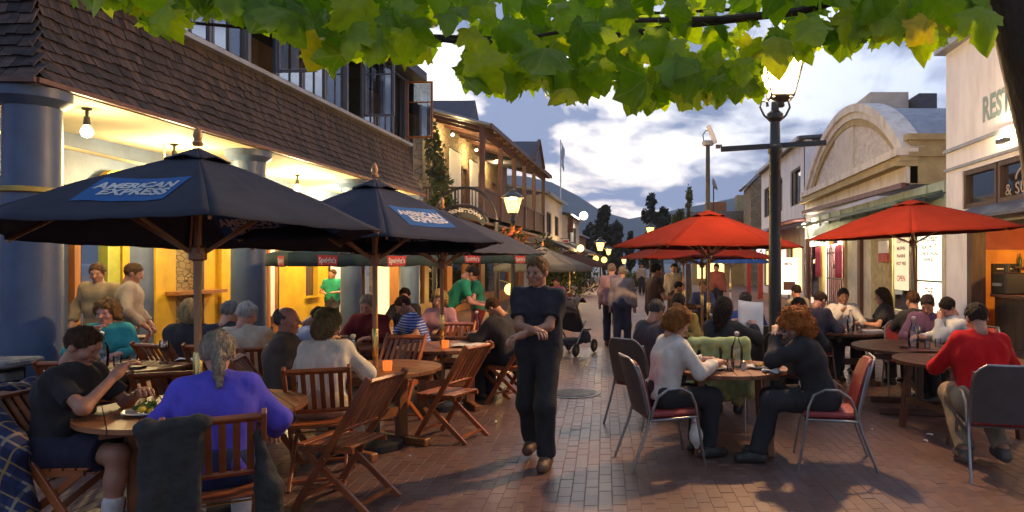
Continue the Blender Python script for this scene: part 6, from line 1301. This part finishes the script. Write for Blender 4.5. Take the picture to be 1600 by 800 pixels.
# ------------------------------------------------------------------ garments left on chairs
def drape(name, label, chair_loc, face, prims, m, k=.05, amp=.012, h=.014, cat='jacket', seed=1, clip=None):
    def fld_(Q):
        d = None
        for p in prims: e = seg_d(Q, p[0], p[1], p[2], p[3]); d = e if d is None else smin(d, e, k)
        d = d + amp * noise3(Q * np.array((1, 1, .35), np.float32), 42, seed) + amp * .4 * noise3(Q, 90, seed + 4)
        if clip: d = np.maximum(d, clip(Q))
        return d
    q = np.array([p[i] for p in prims for i in (0, 1)]); r = max(max(p[2], p[3]) for p in prims) + .05
    V, Fq = nets(fld_, q.min(0) - r, q.max(0) + r, h); b = MB(); b.v, b.f = vmesh(V, Fq); b.m = [0] * len(b.f)
    o = b.build(name, m, None, 'all', fix=False); o.location = chair_loc; o.rotation_euler = (0, 0, R(face)); return tag(o, label, cat)
M_blackj = mat('black_nylon', (.040, .041, .038), (.028, .028, .027), 6, .8, .35, 40, spec=.2)
drape('draped_jacket', 'black jacket hung over the left of the purple woman chair', (-2.40, 3.80, 0), 31, [((-.30, -.36, .90), (-.04, -.36, .91), .035, .035)] + [((x, -.37, .90), (x - .02, -.40, zb), .03, .045) for x, zb in ((-.27, .42), (-.21, .28), (-.14, .26), (-.08, .44))] + [((-.25, -.32, .9), (-.27, -.1, .55), .03, .03)], M_blackj, seed=3)
drape('draped_jacket', 'black jacket sleeve end trailing at the right of the purple woman chair', (-2.40, 3.80, 0), 31, [((.19, -.24, .78), (.26, -.26, .5), .03, .05), ((.26, -.26, .5), (.27, -.28, .2), .05, .06), ((.22, -.27, .6), (.20, -.3, .25), .03, .04)], M_blackj, seed=5)
mp = mat('plaid_wool', (.028, .04, .11), (.02, .03, .085), 8, .9, .3, 150).copy(); MATS['plaid'] = mp
tt = mp.node_tree; bb_ = tt.nodes['Principled BSDF']; prev = (.026, .038, .105, 1)
tco = tt.nodes.new('ShaderNodeTexCoord'); mpp = tt.nodes.new('ShaderNodeMapping'); mpp.inputs['Rotation'].default_value = (.5, .6, .4); tt.links.new(tco.outputs['Object'], mpp.inputs[0]); spx = tt.nodes.new('ShaderNodeSeparateXYZ'); tt.links.new(mpp.outputs[0], spx.inputs[0]); last = None
for ax, sc_, ph, wd, colr in ((1, 7.0, .1, .09, (.36, .30, .20)), (2, 7.0, .3, .09, (.36, .30, .20)), (1, 7.0, .55, .28, (.012, .016, .05)), (2, 7.0, .8, .28, (.012, .016, .05)), (1, 7.0, .72, .05, (.42, .26, .06)), (2, 7.0, .9, .05, (.42, .26, .06))):
    a1 = tt.nodes.new('ShaderNodeMath'); a1.operation = 'MULTIPLY_ADD'; a1.inputs[1].default_value = sc_; a1.inputs[2].default_value = ph; tt.links.new(spx.outputs[ax], a1.inputs[0]); a2 = tt.nodes.new('ShaderNodeMath'); a2.operation = 'FRACT'; tt.links.new(a1.outputs[0], a2.inputs[0]); a3 = tt.nodes.new('ShaderNodeMath'); a3.operation = 'LESS_THAN'; a3.inputs[1].default_value = wd; tt.links.new(a2.outputs[0], a3.inputs[0])
    a4 = tt.nodes.new('ShaderNodeMath'); a4.operation = 'MULTIPLY'; a4.inputs[1].default_value = .75; tt.links.new(a3.outputs[0], a4.inputs[0])
    mx = tt.nodes.new('ShaderNodeMix'); mx.data_type = 'RGBA'; tt.links.new(a4.outputs[0], mx.inputs[0]); mx.inputs[7].default_value = colr + (1,)
    if last is None: mx.inputs[6].default_value = prev
    else: tt.links.new(last, mx.inputs[6])
    last = mx.outputs[2]
tt.links.new(last, bb_.inputs['Base Color'])
drape('draped_jacket', 'navy plaid jacket over the chair back of the man in shorts', (-3.68, 4.38, 0), -86, [((-.2, -.37, .90), (.24, -.37, .90), .05, .05)] + [((x, -.36, .88), (x + .02, -.42 + .04 * math.sin(x * 9), zb), .05, .065) for x, zb in ((-.18, .45), (-.06, .35), (.06, .38), (.17, .25), (.26, .22))] + [((.25, -.33, .88), (.29, -.10, .58), .06, .08), ((.29, -.14, .66), (.29, -.08, .22), .07, .09), ((.28, -.30, .7), (.28, -.26, .14), .08, .09)], mp, .06, .014, seed=9)
drape('draped_jacket', 'pale green jacket draped on the chair behind the small round table', (.72, 7.35, 0), -8, [((-.26, -.33, .90), (.26, -.33, .90), .05, .05)] + [((x, -.33, .88), (x * 1.12, -.38 + .03 * math.sin(x * 14), zb), .045, .06) for x, zb in ((-.26, .42), (-.15, .34), (-.04, .40), (.08, .36), (.18, .33), (.27, .4))], cloth((.44, .52, .22)), .05, .014, seed=21)
drape('hanging_bag', 'white cloth bag with red print under the white sweater woman', (.16, 5.86, 0), -72, [((.02, .20, .40), (.03, .21, .22), .03, .055), ((.03, .21, .24), (.02, .22, .14), .05, .02)], mat('bag_print', (.66, .62, .56), (.45, .06, .05), 7, .85, low=.36, high=.42), .04, .006, .012, 'bag', 31)
# ------------------------------------------------------------------ things on the tables
M_glass = mat('clear_glass', (.9, .92, .92), None, 3, .04, trans=.0, rrange=0); M_glass = paneglass('table_glass', (.965, .975, .975), .05, .05)
M_wine = mat('red_wine', (.09, .008, .012), None, 3, .1, rrange=0); M_plate = mat('white_china', (.72, .70, .66), None, 4, .25); M_water = paneglass('water', (.96, .97, .97), .03)
M_candle = mat('red_candle_glass', (.55, .07, .02), None, 5, .3, emit=(1, .2, .03), estr=.35); M_food1 = mat('lemon_wedge', (.62, .45, .04), None, 8, .5); M_food2 = leafmat('salad_leaf', (.03, .09, .01), (.08, .18, .03)); M_food3 = mat('fried_food', (.42, .26, .07), (.3, .16, .04), 20, .7, .4); M_tray = mat('dark_tray', (.04, .018, .012), None, 6, .4)
TZ = .742
def carafe(label, X, Y, s=1.0, z=TZ):
    t = thing('water_carafe', label, 'carafe', (X, Y, z), 0, 'glass carafes on the tables')
    MB().lathe([(.042 * s, 0), (.048 * s, .01), (.050 * s, .10 * s), (.046 * s, .16 * s), (.02 * s, .215 * s), (.017 * s, .25 * s), (.021 * s, .262 * s), (.017 * s, .26 * s)], 16).build('bottle', M_glass, t, True); MB().lathe([(.04 * s, .006), (.044 * s, .012), (.046 * s, .10 * s), (.042 * s, .14 * s), (.001, .141 * s)], 14).build('water', M_water, t, True)
    MB().lathe([(.012 * s, .25 * s), (.02 * s, .265 * s), (.02 * s, .28 * s), (.001, .288 * s)], 10).build('stopper', M_plate, t, True)
def tumbler(label, X, Y, s=1.0, z=TZ, fill=None):
    t = thing('tumbler', label, 'glass', (X, Y, z), 0, 'drinking glasses on the tables'); MB().lathe([(.03 * s, 0), (.033 * s, .008), (.038 * s, .10 * s), (.036 * s, .10 * s), (.031 * s, .012)], 14).build('glass', M_glass, t, True); MB().lathe([(.029 * s, .012), (.034 * s, .06 * s), (.001, .061 * s)], 12).build('drink', fill or M_water, t, True)
def wineglass(label, X, Y, s=1.0, z=TZ):
    t = thing('wine_glass', label, 'wine glass', (X, Y, z), 0, 'wine glasses on the tables'); MB().lathe([(.036 * s, 0), (.034 * s, .004), (.005 * s, .012), (.004 * s, .09 * s), (.02 * s, .105 * s), (.038 * s, .14 * s), (.036 * s, .19 * s), (.032 * s, .205 * s), (.030 * s, .205 * s), (.035 * s, .15 * s)], 14).build('bowl', M_glass, t, True); MB().lathe([(.003, .108 * s), (.02 * s, .115 * s), (.034 * s, .142 * s), (.001, .143 * s)], 12).build('wine', M_wine, t, True)
def plate(label, X, Y, r=.13, food=None, z=TZ):
    t = thing('plate', label, 'plate', (X, Y, z), 0, 'plates on the tables'); MB().lathe([(r * .55, 0), (r * .6, .006), (r, .020), (r * .99, .024), (r * .6, .011), (.001, .010)], 24).build('dish', M_plate, t, True)
    if food:
        for k in range(9):
            a = random.uniform(0, 6.28); q = random.uniform(0, r * .45); b = MB(); b.lathe([(.001, 0), (.022, .006), (.026, .016), (.014, .028), (.001, .03)], 7); o = b.build('morsel', food[k % len(food)], t, True); o.location = (q * math.cos(a), q * math.sin(a), .012 + random.uniform(0, .012)); o.scale = (random.uniform(.8, 1.8), random.uniform(.6, 1.2), random.uniform(.7, 1.3)); o.rotation_euler = (0, 0, a)
        if M_food2 in food: leafcloud(MB(), [(-.03, .03, .045, .045, .045, .025)], 60, .018, RS).build('salad', M_food2, t, fix=False)['kind'] = 'stuff'
def simple(name, label, cat, b, m, X, Y, z=TZ, rz=0, smooth=False, thick=0): o = tag(b.build(name, m, None, smooth, thick=thick), label, cat); o.location = (X, Y, z); o.rotation_euler = (0, 0, R(rz)); return o
def napkin(label, X, Y, w=.14, rz=0, z=TZ, m=None): return simple('napkin', label, 'napkin', MB().grid(lambda u, v: ((u - .5) * w, (v - .5) * w * .8, .012 + .012 * math.sin(u * 5 + v * 3) + .01 * math.sin(v * 8)), 7, 6), m or M_paper, X, Y, z, rz, True, .004)
def candle(label, X, Y): 
    t = thing('candle_cup', label, 'candle', (X, Y, TZ), 0, 'red candle cups'); MB().lathe([(.034, 0), (.038, .01), (.042, .085), (.038, .085), (.034, .015)], 14).build('cup', M_candle, t, True); MB().lathe([(.03, .012), (.032, .05), (.001, .052)], 10).build('wax', M_paper, t, True)
def shaker(label, X, Y, m): t = thing('shaker', label, 'shaker', (X, Y, TZ), 0, 'salt and pepper shakers'); MB().lathe([(.02, 0), (.022, .01), (.018, .06)], 10).build('jar', m, t, True); MB().lathe([(.018, .06), (.019, .075), (.001, .085)], 10).build('cap', M_alu, t, True)
plate('plate with lemon and salad before the man in shorts', -3.22, 4.42, .15, [M_food1, M_food3, M_food2]); plate('plate with chips left of the purple woman', -2.98, 4.32, .13, [M_food3]); napkin('white napkin on the front left table', -2.9, 4.66, .14, 30); tumbler('tumbler on the front left table', -2.82, 4.45)
carafe('carafe before the teal shirt woman', -5.12, 6.42, 1.15); tumbler('left tumbler beside the teal woman carafe', -5.02, 6.48, .95); tumbler('right tumbler beside the teal woman carafe', -4.92, 6.55, .95); wineglass('glass of red wine at the right of the teal woman table', -4.68, 6.62, 1.1); simple('bill_tray', 'dark bill tray on the teal woman table', 'tray', MB().box((0, 0, .012), (.20, .11, .022)), M_tray, -4.75, 6.3); napkin('crumpled white napkin at the left of the teal woman table', -5.42, 6.45, .16, 10); napkin('white menu at the far right of the teal woman table', -4.6, 6.85, .2, 20)
carafe('carafe beside the cream sweater woman', -2.68, 6.18, 1.15); candle('red candle cup on the second umbrella table', -2.38, 6.2); tumbler('tumbler by the second umbrella pole', -2.6, 6.08, .9)
candle('red candle cup on the third umbrella table', -2.36, 7.86); simple('folded_paper', 'folded white newspaper on the third umbrella table', 'newspaper', MB().grid(lambda u, v: ((u - .5) * .46, (v - .5) * .26, .012 + .014 * math.sin(u * 7) ** 2), 8, 4), mat('newsprint', (.62, .62, .62), (.40, .41, .43), 24, .8, stretch=(1, 4, 1), low=.42, high=.5), -2.12, 8.02, TZ, 12, True, .006)
for k, (x, y) in enumerate(((-2.62, 9.3), (-2.5, 9.38), (-2.86, 9.3))): tumbler(['middle', 'right', 'left'][k] + ' tumbler before the striped polo man', x, y, 1.1)
carafe('carafe before the striped polo man', -2.40, 9.42, 1.1); tumbler('tumbler before the elderly person in dark red', -3.5, 7.72); wineglass('wine glass before the elderly person in dark red', -3.72, 7.8); tumbler('tumbler of the white haired man', -4.3, 7.5); 
simple('green_bottle', 'green glass bottle beside the white haired man', 'bottle', MB().lathe([(.03, 0), (.032, .16), (.012, .22), (.012, .27), (.001, .27)], 12), mat('green_bottle_glass', (.03, .12, .05), None, 3, .12), -4.2, 7.62, TZ, 0, True)
carafe('carafe on the small round table of the red haired women', .78, 6.42, 1.15); plate('plate of food before the white sweater woman', .56, 6.28, .12, [M_food3, M_food1]); plate('deep white dish before the curly haired woman', .98, 6.34, .12, [M_food3]); tumbler('tumbler between the red haired women', .70, 6.22); shaker('salt shaker beside the tumbler', .82, 6.24, M_plate); napkin('white napkin near the curly haired woman', 1.04, 6.1, .15, -15); tumbler('tumbler at the curly haired woman hand', 1.06, 6.44, .9)
carafe('carafe on the bare dark table', 2.98, 7.9, 1.25); tumbler('left tumbler on the bare dark table', 3.1, 7.8, .9); tumbler('right tumbler on the bare dark table', 3.28, 7.95, .95); wineglass('wine glass on the bare dark table', 3.14, 8.2, 1.1); simple('ashtray', 'small dark ashtray on the bare dark table', 'ashtray', MB().lathe([(.05, 0), (.055, .02), (.045, .02), (.04, .008), (.001, .008)], 14), M_tray, 2.85, 7.85, TZ, 0, True)
wineglass('glass beside the red sweater man', 3.02, 6.72, 1.15); simple('napkin_scrap', 'white scrap of paper on the paving under the right table', 'litter', MB().grid(lambda u, v: ((u - .5) * .07, (v - .5) * .05, .012 + .01 * math.sin(u * 6 + v * 4)), 4, 4), M_paper, *G_(1452, 678)) if False else None
for k, (x, y) in enumerate(((2.62, 9.7), (2.75, 9.62), (2.9, 9.72), (2.52, 9.85))): tumbler(['first', 'second', 'third', 'fourth'][k] + ' cup from the left on the laden table' if k < 3 else 'cup nearest the navy jacket man on the laden table', x, y, 1.0, TZ, M_plate)
carafe('carafe on the laden table', 2.82, 9.85, 1.1); simple('menu_stack', 'stack of pale menus on the laden table', 'menu', MB().box((0, 0, .012), (.30, .2, .024)), mat('pale_menu', (.42, .46, .52), None, 5, .7), 3.1, 9.72, TZ, 10); napkin('white napkin on the laden table', 2.7, 9.95, .18, 30)
tumbler('tumbler behind the green jacket', .95, 8.85); carafe('carafe behind the green jacket', .75, 8.9, 1.1)
o = simple('menu_card', 'white menu held up by the long haired woman', 'menu', MB().grid(lambda u, v: ((u - .5) * .30, .03 * math.sin(u * 3), (v - .5) * .40), 6, 4), M_paper, 1.12, 7.9, 1.08, 8, True, .004); o.rotation_euler = (R(-18), R(6), R(8))
def litter(label, px, py, s): 
    Y = F * 1.7 / (py - HZ); return simple('paper_scrap', label, 'litter', MB().grid(lambda u, v: ((u - .5) * s, (v - .5) * s * .7, .01 + .008 * math.sin(u * 6 + v * 4)), 4, 4), M_paper, PXX(px, Y), Y, 0, px % 90, True, .003)
for lab, px, py, s in (('white paper scrap under the nearest right table', 1452, 680, .06), ('second paper scrap beside the right table leg', 1446, 690, .04), ('tiny white scrap on the left paving', 645, 688, .03), ('white cigarette end near the teak chairs', 774, 660, .03), ('white scrap in front of the empty teak chair', 640, 714, .025), ('white speck on the paving at centre right', 1362, 672, .025)): litter(lab, px, py, s)
# ------------------------------------------------------------------ plane tree overhead
half = [(0, 0), (.10, -.08), (.26, -.14), (.42, -.11), (.37, .0), (.45, .06), (.41, .12), (.50, .20), (.56, .31), (.73, .35), (.61, .45), (.61, .56), (.48, .56), (.35, .54), (.40, .68), (.31, .76), (.20, .92), (0, 1.10)]
outl = half + [(-x, y) for x, y in half[-2:0:-1]]; cen = (0, .30)
def leaf_geo(curl, fold, wave, ph):
    def bend(x, y):
        y2 = y - .3; return (x, y, -curl * y2 * y2 - fold * abs(x) + wave * math.sin(x * 7 + ph) * abs(x) * .8 + wave * .6 * math.sin(y * 8 + ph))
    n = len(outl); vs = [bend(*cen)] + [bend(cen[0] + .5 * (x - cen[0]), cen[1] + .5 * (y - cen[1])) for x, y in outl] + [bend(x, y) for x, y in outl]
    fs = [(0, 1 + i, 1 + (i + 1) % n) for i in range(n)] + [(1 + i, 1 + n + i, 1 + n + (i + 1) % n, 1 + (i + 1) % n) for i in range(n)]
    k = len(vs); st = [(-.008, .02, bend(0, 0)[2]), (.008, .02, bend(0, 0)[2]), (.01, -.38, -.06), (-.004, -.38, -.06)]
    return vs + st, fs + [(k, k + 1, k + 2, k + 3)]
def plane_leaf_mat(name, attr):
    m = bpy.data.materials.new(name); m.use_nodes = True; t = m.node_tree; t.nodes.clear(); o = t.nodes.new('ShaderNodeOutputMaterial'); lk = t.links.new
    if attr: n = t.nodes.new('ShaderNodeAttribute'); n.attribute_name = 'rnd'; rv = n.outputs['Fac']
    else: rv = t.nodes.new('ShaderNodeObjectInfo').outputs['Random']
    r = t.nodes.new('ShaderNodeValToRGB'); e = r.color_ramp.elements; e[0].color = (.085, .17, .010, 1); e[1].color = (.36, .30, .02, 1); x = e.new(.35); x.color = (.15, .26, .014, 1); x = e.new(.75); x.color = (.21, .33, .02, 1); x = e.new(.95); x.color = (.28, .34, .022, 1); lk(rv, r.inputs[0]); base = r.outputs[0]
    if True:
        tc2 = t.nodes.new('ShaderNodeAttribute'); tc2.attribute_name = 'lc'; sp = t.nodes.new('ShaderNodeSeparateXYZ'); lk(tc2.outputs['Vector'], sp.inputs[0])
        def M2(op, a, b=None):
            q = t.nodes.new('ShaderNodeMath'); q.operation = op
            for i, v in enumerate((a, b)):
                if v is None: continue
                if isinstance(v, (int, float)): q.inputs[i].default_value = v
                else: lk(v, q.inputs[i])
            return q.outputs[0]
        ax = M2('ABSOLUTE', sp.outputs[0]); ds = [ax]
        for ang in (52, 105):
            c_, s_2 = math.cos(R(ang)), math.sin(R(ang)); ds.append(M2('ABSOLUTE', M2('SUBTRACT', M2('MULTIPLY', ax, c_), M2('MULTIPLY', M2('SUBTRACT', sp.outputs[1], .04), s_2))))
        dmin = M2('MINIMUM', M2('MINIMUM', ds[0], ds[1]), ds[2]); vein = t.nodes.new('ShaderNodeMapRange'); vein.inputs[1].default_value = .006; vein.inputs[2].default_value = .022; vein.inputs[3].default_value = 1; vein.inputs[4].default_value = 0; lk(dmin, vein.inputs[0])
        nz2 = t.nodes.new('ShaderNodeTexNoise'); nz2.inputs['Scale'].default_value = 5; nz2.inputs['Detail'].default_value = 5; lk(tc2.outputs['Vector'], nz2.inputs['Vector'])
        hs = t.nodes.new('ShaderNodeHueSaturation'); mr = t.nodes.new('ShaderNodeMapRange'); mr.inputs[3].default_value = .8; mr.inputs[4].default_value = 1.6; lk(nz2.outputs[0], mr.inputs[0]); lk(mr.outputs[0], hs.inputs['Value']); lk(base, hs.inputs['Color'])
        mx = t.nodes.new('ShaderNodeMix'); mx.data_type = 'RGBA'; lk(M2('MULTIPLY', vein.outputs[0], .55), mx.inputs[0]); lk(hs.outputs[0], mx.inputs[6]); mx.inputs[7].default_value = (.26, .30, .07, 1); base = mx.outputs[2]
    d = t.nodes.new('ShaderNodeBsdfPrincipled'); d.inputs['Roughness'].default_value = .45; x = t.nodes.new('ShaderNodeBsdfTranslucent'); mx = t.nodes.new('ShaderNodeMixShader'); mx.inputs[0].default_value = .58
    br = t.nodes.new('ShaderNodeHueSaturation'); br.inputs['Value'].default_value = 1.7; br.inputs['Saturation'].default_value = 1.1; lk(base, br.inputs['Color'])
    lk(base, d.inputs['Base Color']); lk(br.outputs[0], x.inputs[0]); lk(d.outputs[0], mx.inputs[1]); lk(x.outputs[0], mx.inputs[2]); lk(mx.outputs[0], o.inputs[0]); return m
M_pl = plane_leaf_mat('plane_leaf', False); M_pls = plane_leaf_mat('plane_leaf_mass', True)
leaf_me = []
for k in range(10): b = MB(); vs, fs = leaf_geo(random.uniform(.1, 1.1), random.uniform(.0, .7), random.uniform(.04, .14), k * 1.7); b.add(vs, fs); q_ = b.mesh('leaf', M_pl, 'all', fix=False); a_ = q_.attributes.new('lc', 'FLOAT_VECTOR', 'POINT'); a_.data.foreach_set('vector', [c for v in vs for c in v]); leaf_me.append(q_)
TR = thing('plane_tree', 'leafy plane tree overhanging the top of the picture from the right', 'tree', (1.60, 2.75, 0))
to = Vector((1.60, 2.75, 0))
MB().tube([Vector(p) - to for p in ((1.76, 2.75, 0), (1.73, 2.75, .8), (1.68, 2.75, 1.6), (1.60, 2.74, 2.2), (1.49, 2.72, 2.6), (1.41, 2.70, 3.0), (1.36, 2.7, 3.5))], [.20, .16, .145, .135, .13, .11, .09], 14).build('trunk', M_bark, TR, True)
br_pts = [[(1.44, 2.70, 2.95), (1.1, 2.75, 2.85), (.6, 2.85, 2.74), (.15, 2.95, 2.72), (-.35, 3.0, 2.66), (-.9, 3.05, 2.70), (-1.6, 3.1, 2.74), (-2.3, 3.1, 2.80)], [(.6, 2.85, 2.74), (.25, 2.6, 2.62), (-.1, 2.5, 2.58), (-.45, 2.45, 2.50)], [(1.1, 2.75, 2.85), (.8, 2.5, 2.72), (.55, 2.4, 2.62)], [(-.35, 3.0, 2.66), (-.8, 2.8, 2.60), (-1.2, 2.7, 2.62)], [(1.42, 2.7, 3.1), (1.0, 3.1, 3.0), (.4, 3.4, 2.95), (-.4, 3.5, 2.95)]]
for k, bp_ in enumerate(br_pts): MB().tube([Vector(p) - to for p in bp_], [(.018 if k == 0 else .012) * (1 - .8 * i / (len(bp_) - 1)) + .003 for i in range(len(bp_))], 7).build('branch', M_bark, TR, True)
bound = [(100, 0), (145, 18), (200, 10), (240, 55), (268, 60), (290, 28), (330, 30), (380, 42), (440, 62), (480, 98), (505, 118), (530, 92), (580, 98), (640, 104), (690, 96), (740, 150), (790, 158), (830, 140), (865, 158), (900, 175), (935, 150), (965, 118), (985, 170), (1020, 187), (1050, 150), (1075, 180), (1095, 160), (1120, 168), (1150, 160), (1190, 165), (1212, 148), (1222, 112), (1260, 88), (1290, 75), (1318, 95), (1345, 70), (1400, 72), (1440, 80), (1465, 102), (1490, 40), (1530, 30), (1545, 88), (1562, 60), (1600, 20)]
bxs, bys = [p[0] for p in bound], [p[1] for p in bound]
rl = np.random.RandomState(23); lv = []
def leaf_frame(px, py, Y, s, edge):
    tip = Vector((rl.normal(0, .45), rl.normal(0, .35), -1)).normalized() if rl.rand() < .8 else Vector((rl.normal(0, 1), rl.normal(0, .5), -.3)).normalized()
    nrm = Vector((rl.normal(0, .8), -1, rl.normal(.05, .75))); nrm = (nrm - tip * nrm.dot(tip)).normalized(); xa = tip.cross(nrm)
    M_ = Matrix((xa, tip, nrm)).transposed().to_4x4(); p = P(px, py, Y); M_.translation = p - tip * (s * .45) ; return M_ @ Matrix.Scale(s, 4)
gaps = [(700, 62, 24), (672, 50, 14), (735, 30, 14), (1225, 125, 30), (1215, 30, 14), (1300, 20, 16), (1490, 60, 18), (470, 60, 10)]
tries = 0
while len(lv) < 900 and tries < 16000:
    tries += 1; px = rl.uniform(110, 1570); yb = np.interp(px, bxs, bys); Y = rl.uniform(2.15, 3.5) if len(lv) < 420 else rl.uniform(2.9, 4.2); s = rl.uniform(.075, .15) if rl.rand() < .88 else rl.uniform(.14, .18); half_px = s * .52 * F / Y
    top = -40; bot = yb - half_px * 1.0
    if bot < top: 
        if yb < 15 or rl.rand() < .6: continue
        bot = top + 5
    py = rl.uniform(top, bot) if rl.rand() < .62 else bot - abs(rl.normal(0, 14))
    if any((px - g[0]) ** 2 + (py - g[1]) ** 2 < (g[2] + half_px * .55) ** 2 for g in gaps): continue
    lv.append((px, py, Y, s))
lv.sort(key=lambda q: -(q[3] / q[2]) - (1 if q[1] > 0 else 0))
ms = MB(); rn = []; lc = []
for k, (px, py, Y, s) in enumerate(lv):
    M_ = leaf_frame(px, py, Y, s, False)
    if k < 300: o = obj('leaf', leaf_me[k % 10], TR); o.matrix_local = Matrix.Translation(-to) @ M_
    else:
        vs, fs = leaf_geo(rl.uniform(.1, .9), rl.uniform(0, .6), .08, k); lc += [c + (7 * k if i_ == 2 else 0) for v in vs for i_, c in enumerate(v)]; ms.add([(M_ @ Vector(v)) - to for v in vs], fs); rn += [rl.rand() * .8] * len(fs)
for k in range(150):        # crown above the frame
    px = rl.uniform(-100, 1750); Y = rl.uniform(2.3, 4.6); M_ = leaf_frame(px, rl.uniform(-260, -60), Y, rl.uniform(.13, .2), False); vs, fs = leaf_geo(.3, .2, .06, k); lc += [c for v in vs for c in v]; ms.add([(M_ @ Vector(v)) - to for v in vs], fs); rn += [rl.rand()] * len(fs)
me = ms.mesh('foliage', M_pls, 'all', fix=False); at = me.attributes.new('rnd', 'FLOAT', 'FACE'); at.data.foreach_set('value', rn); at = me.attributes.new('lc', 'FLOAT_VECTOR', 'POINT'); at.data.foreach_set('vector', lc); o = obj('foliage', me, TR); o['kind'] = 'stuff'
# ------------------------------------------------------------------ evening haze over the lake
hz = MB().box((0, 1400, 160), (9000, 3200, 326)).build('haze', mat('haze_shell', (1, 1, 1))); hz['kind'] = 'stuff'
hm = bpy.data.materials.new('haze'); hm.use_nodes = True; ht = hm.node_tree; ht.nodes.clear(); ho = ht.nodes.new('ShaderNodeOutputMaterial'); hv_ = ht.nodes.new('ShaderNodeVolumePrincipled'); hv_.inputs['Color'].default_value = (.80, .88, 1, 1); hv_.inputs['Density'].default_value = .00030; hv_.inputs['Anisotropy'].default_value = .2; ht.links.new(hv_.outputs[0], ho.inputs['Volume']); hz.data.materials[0] = hm
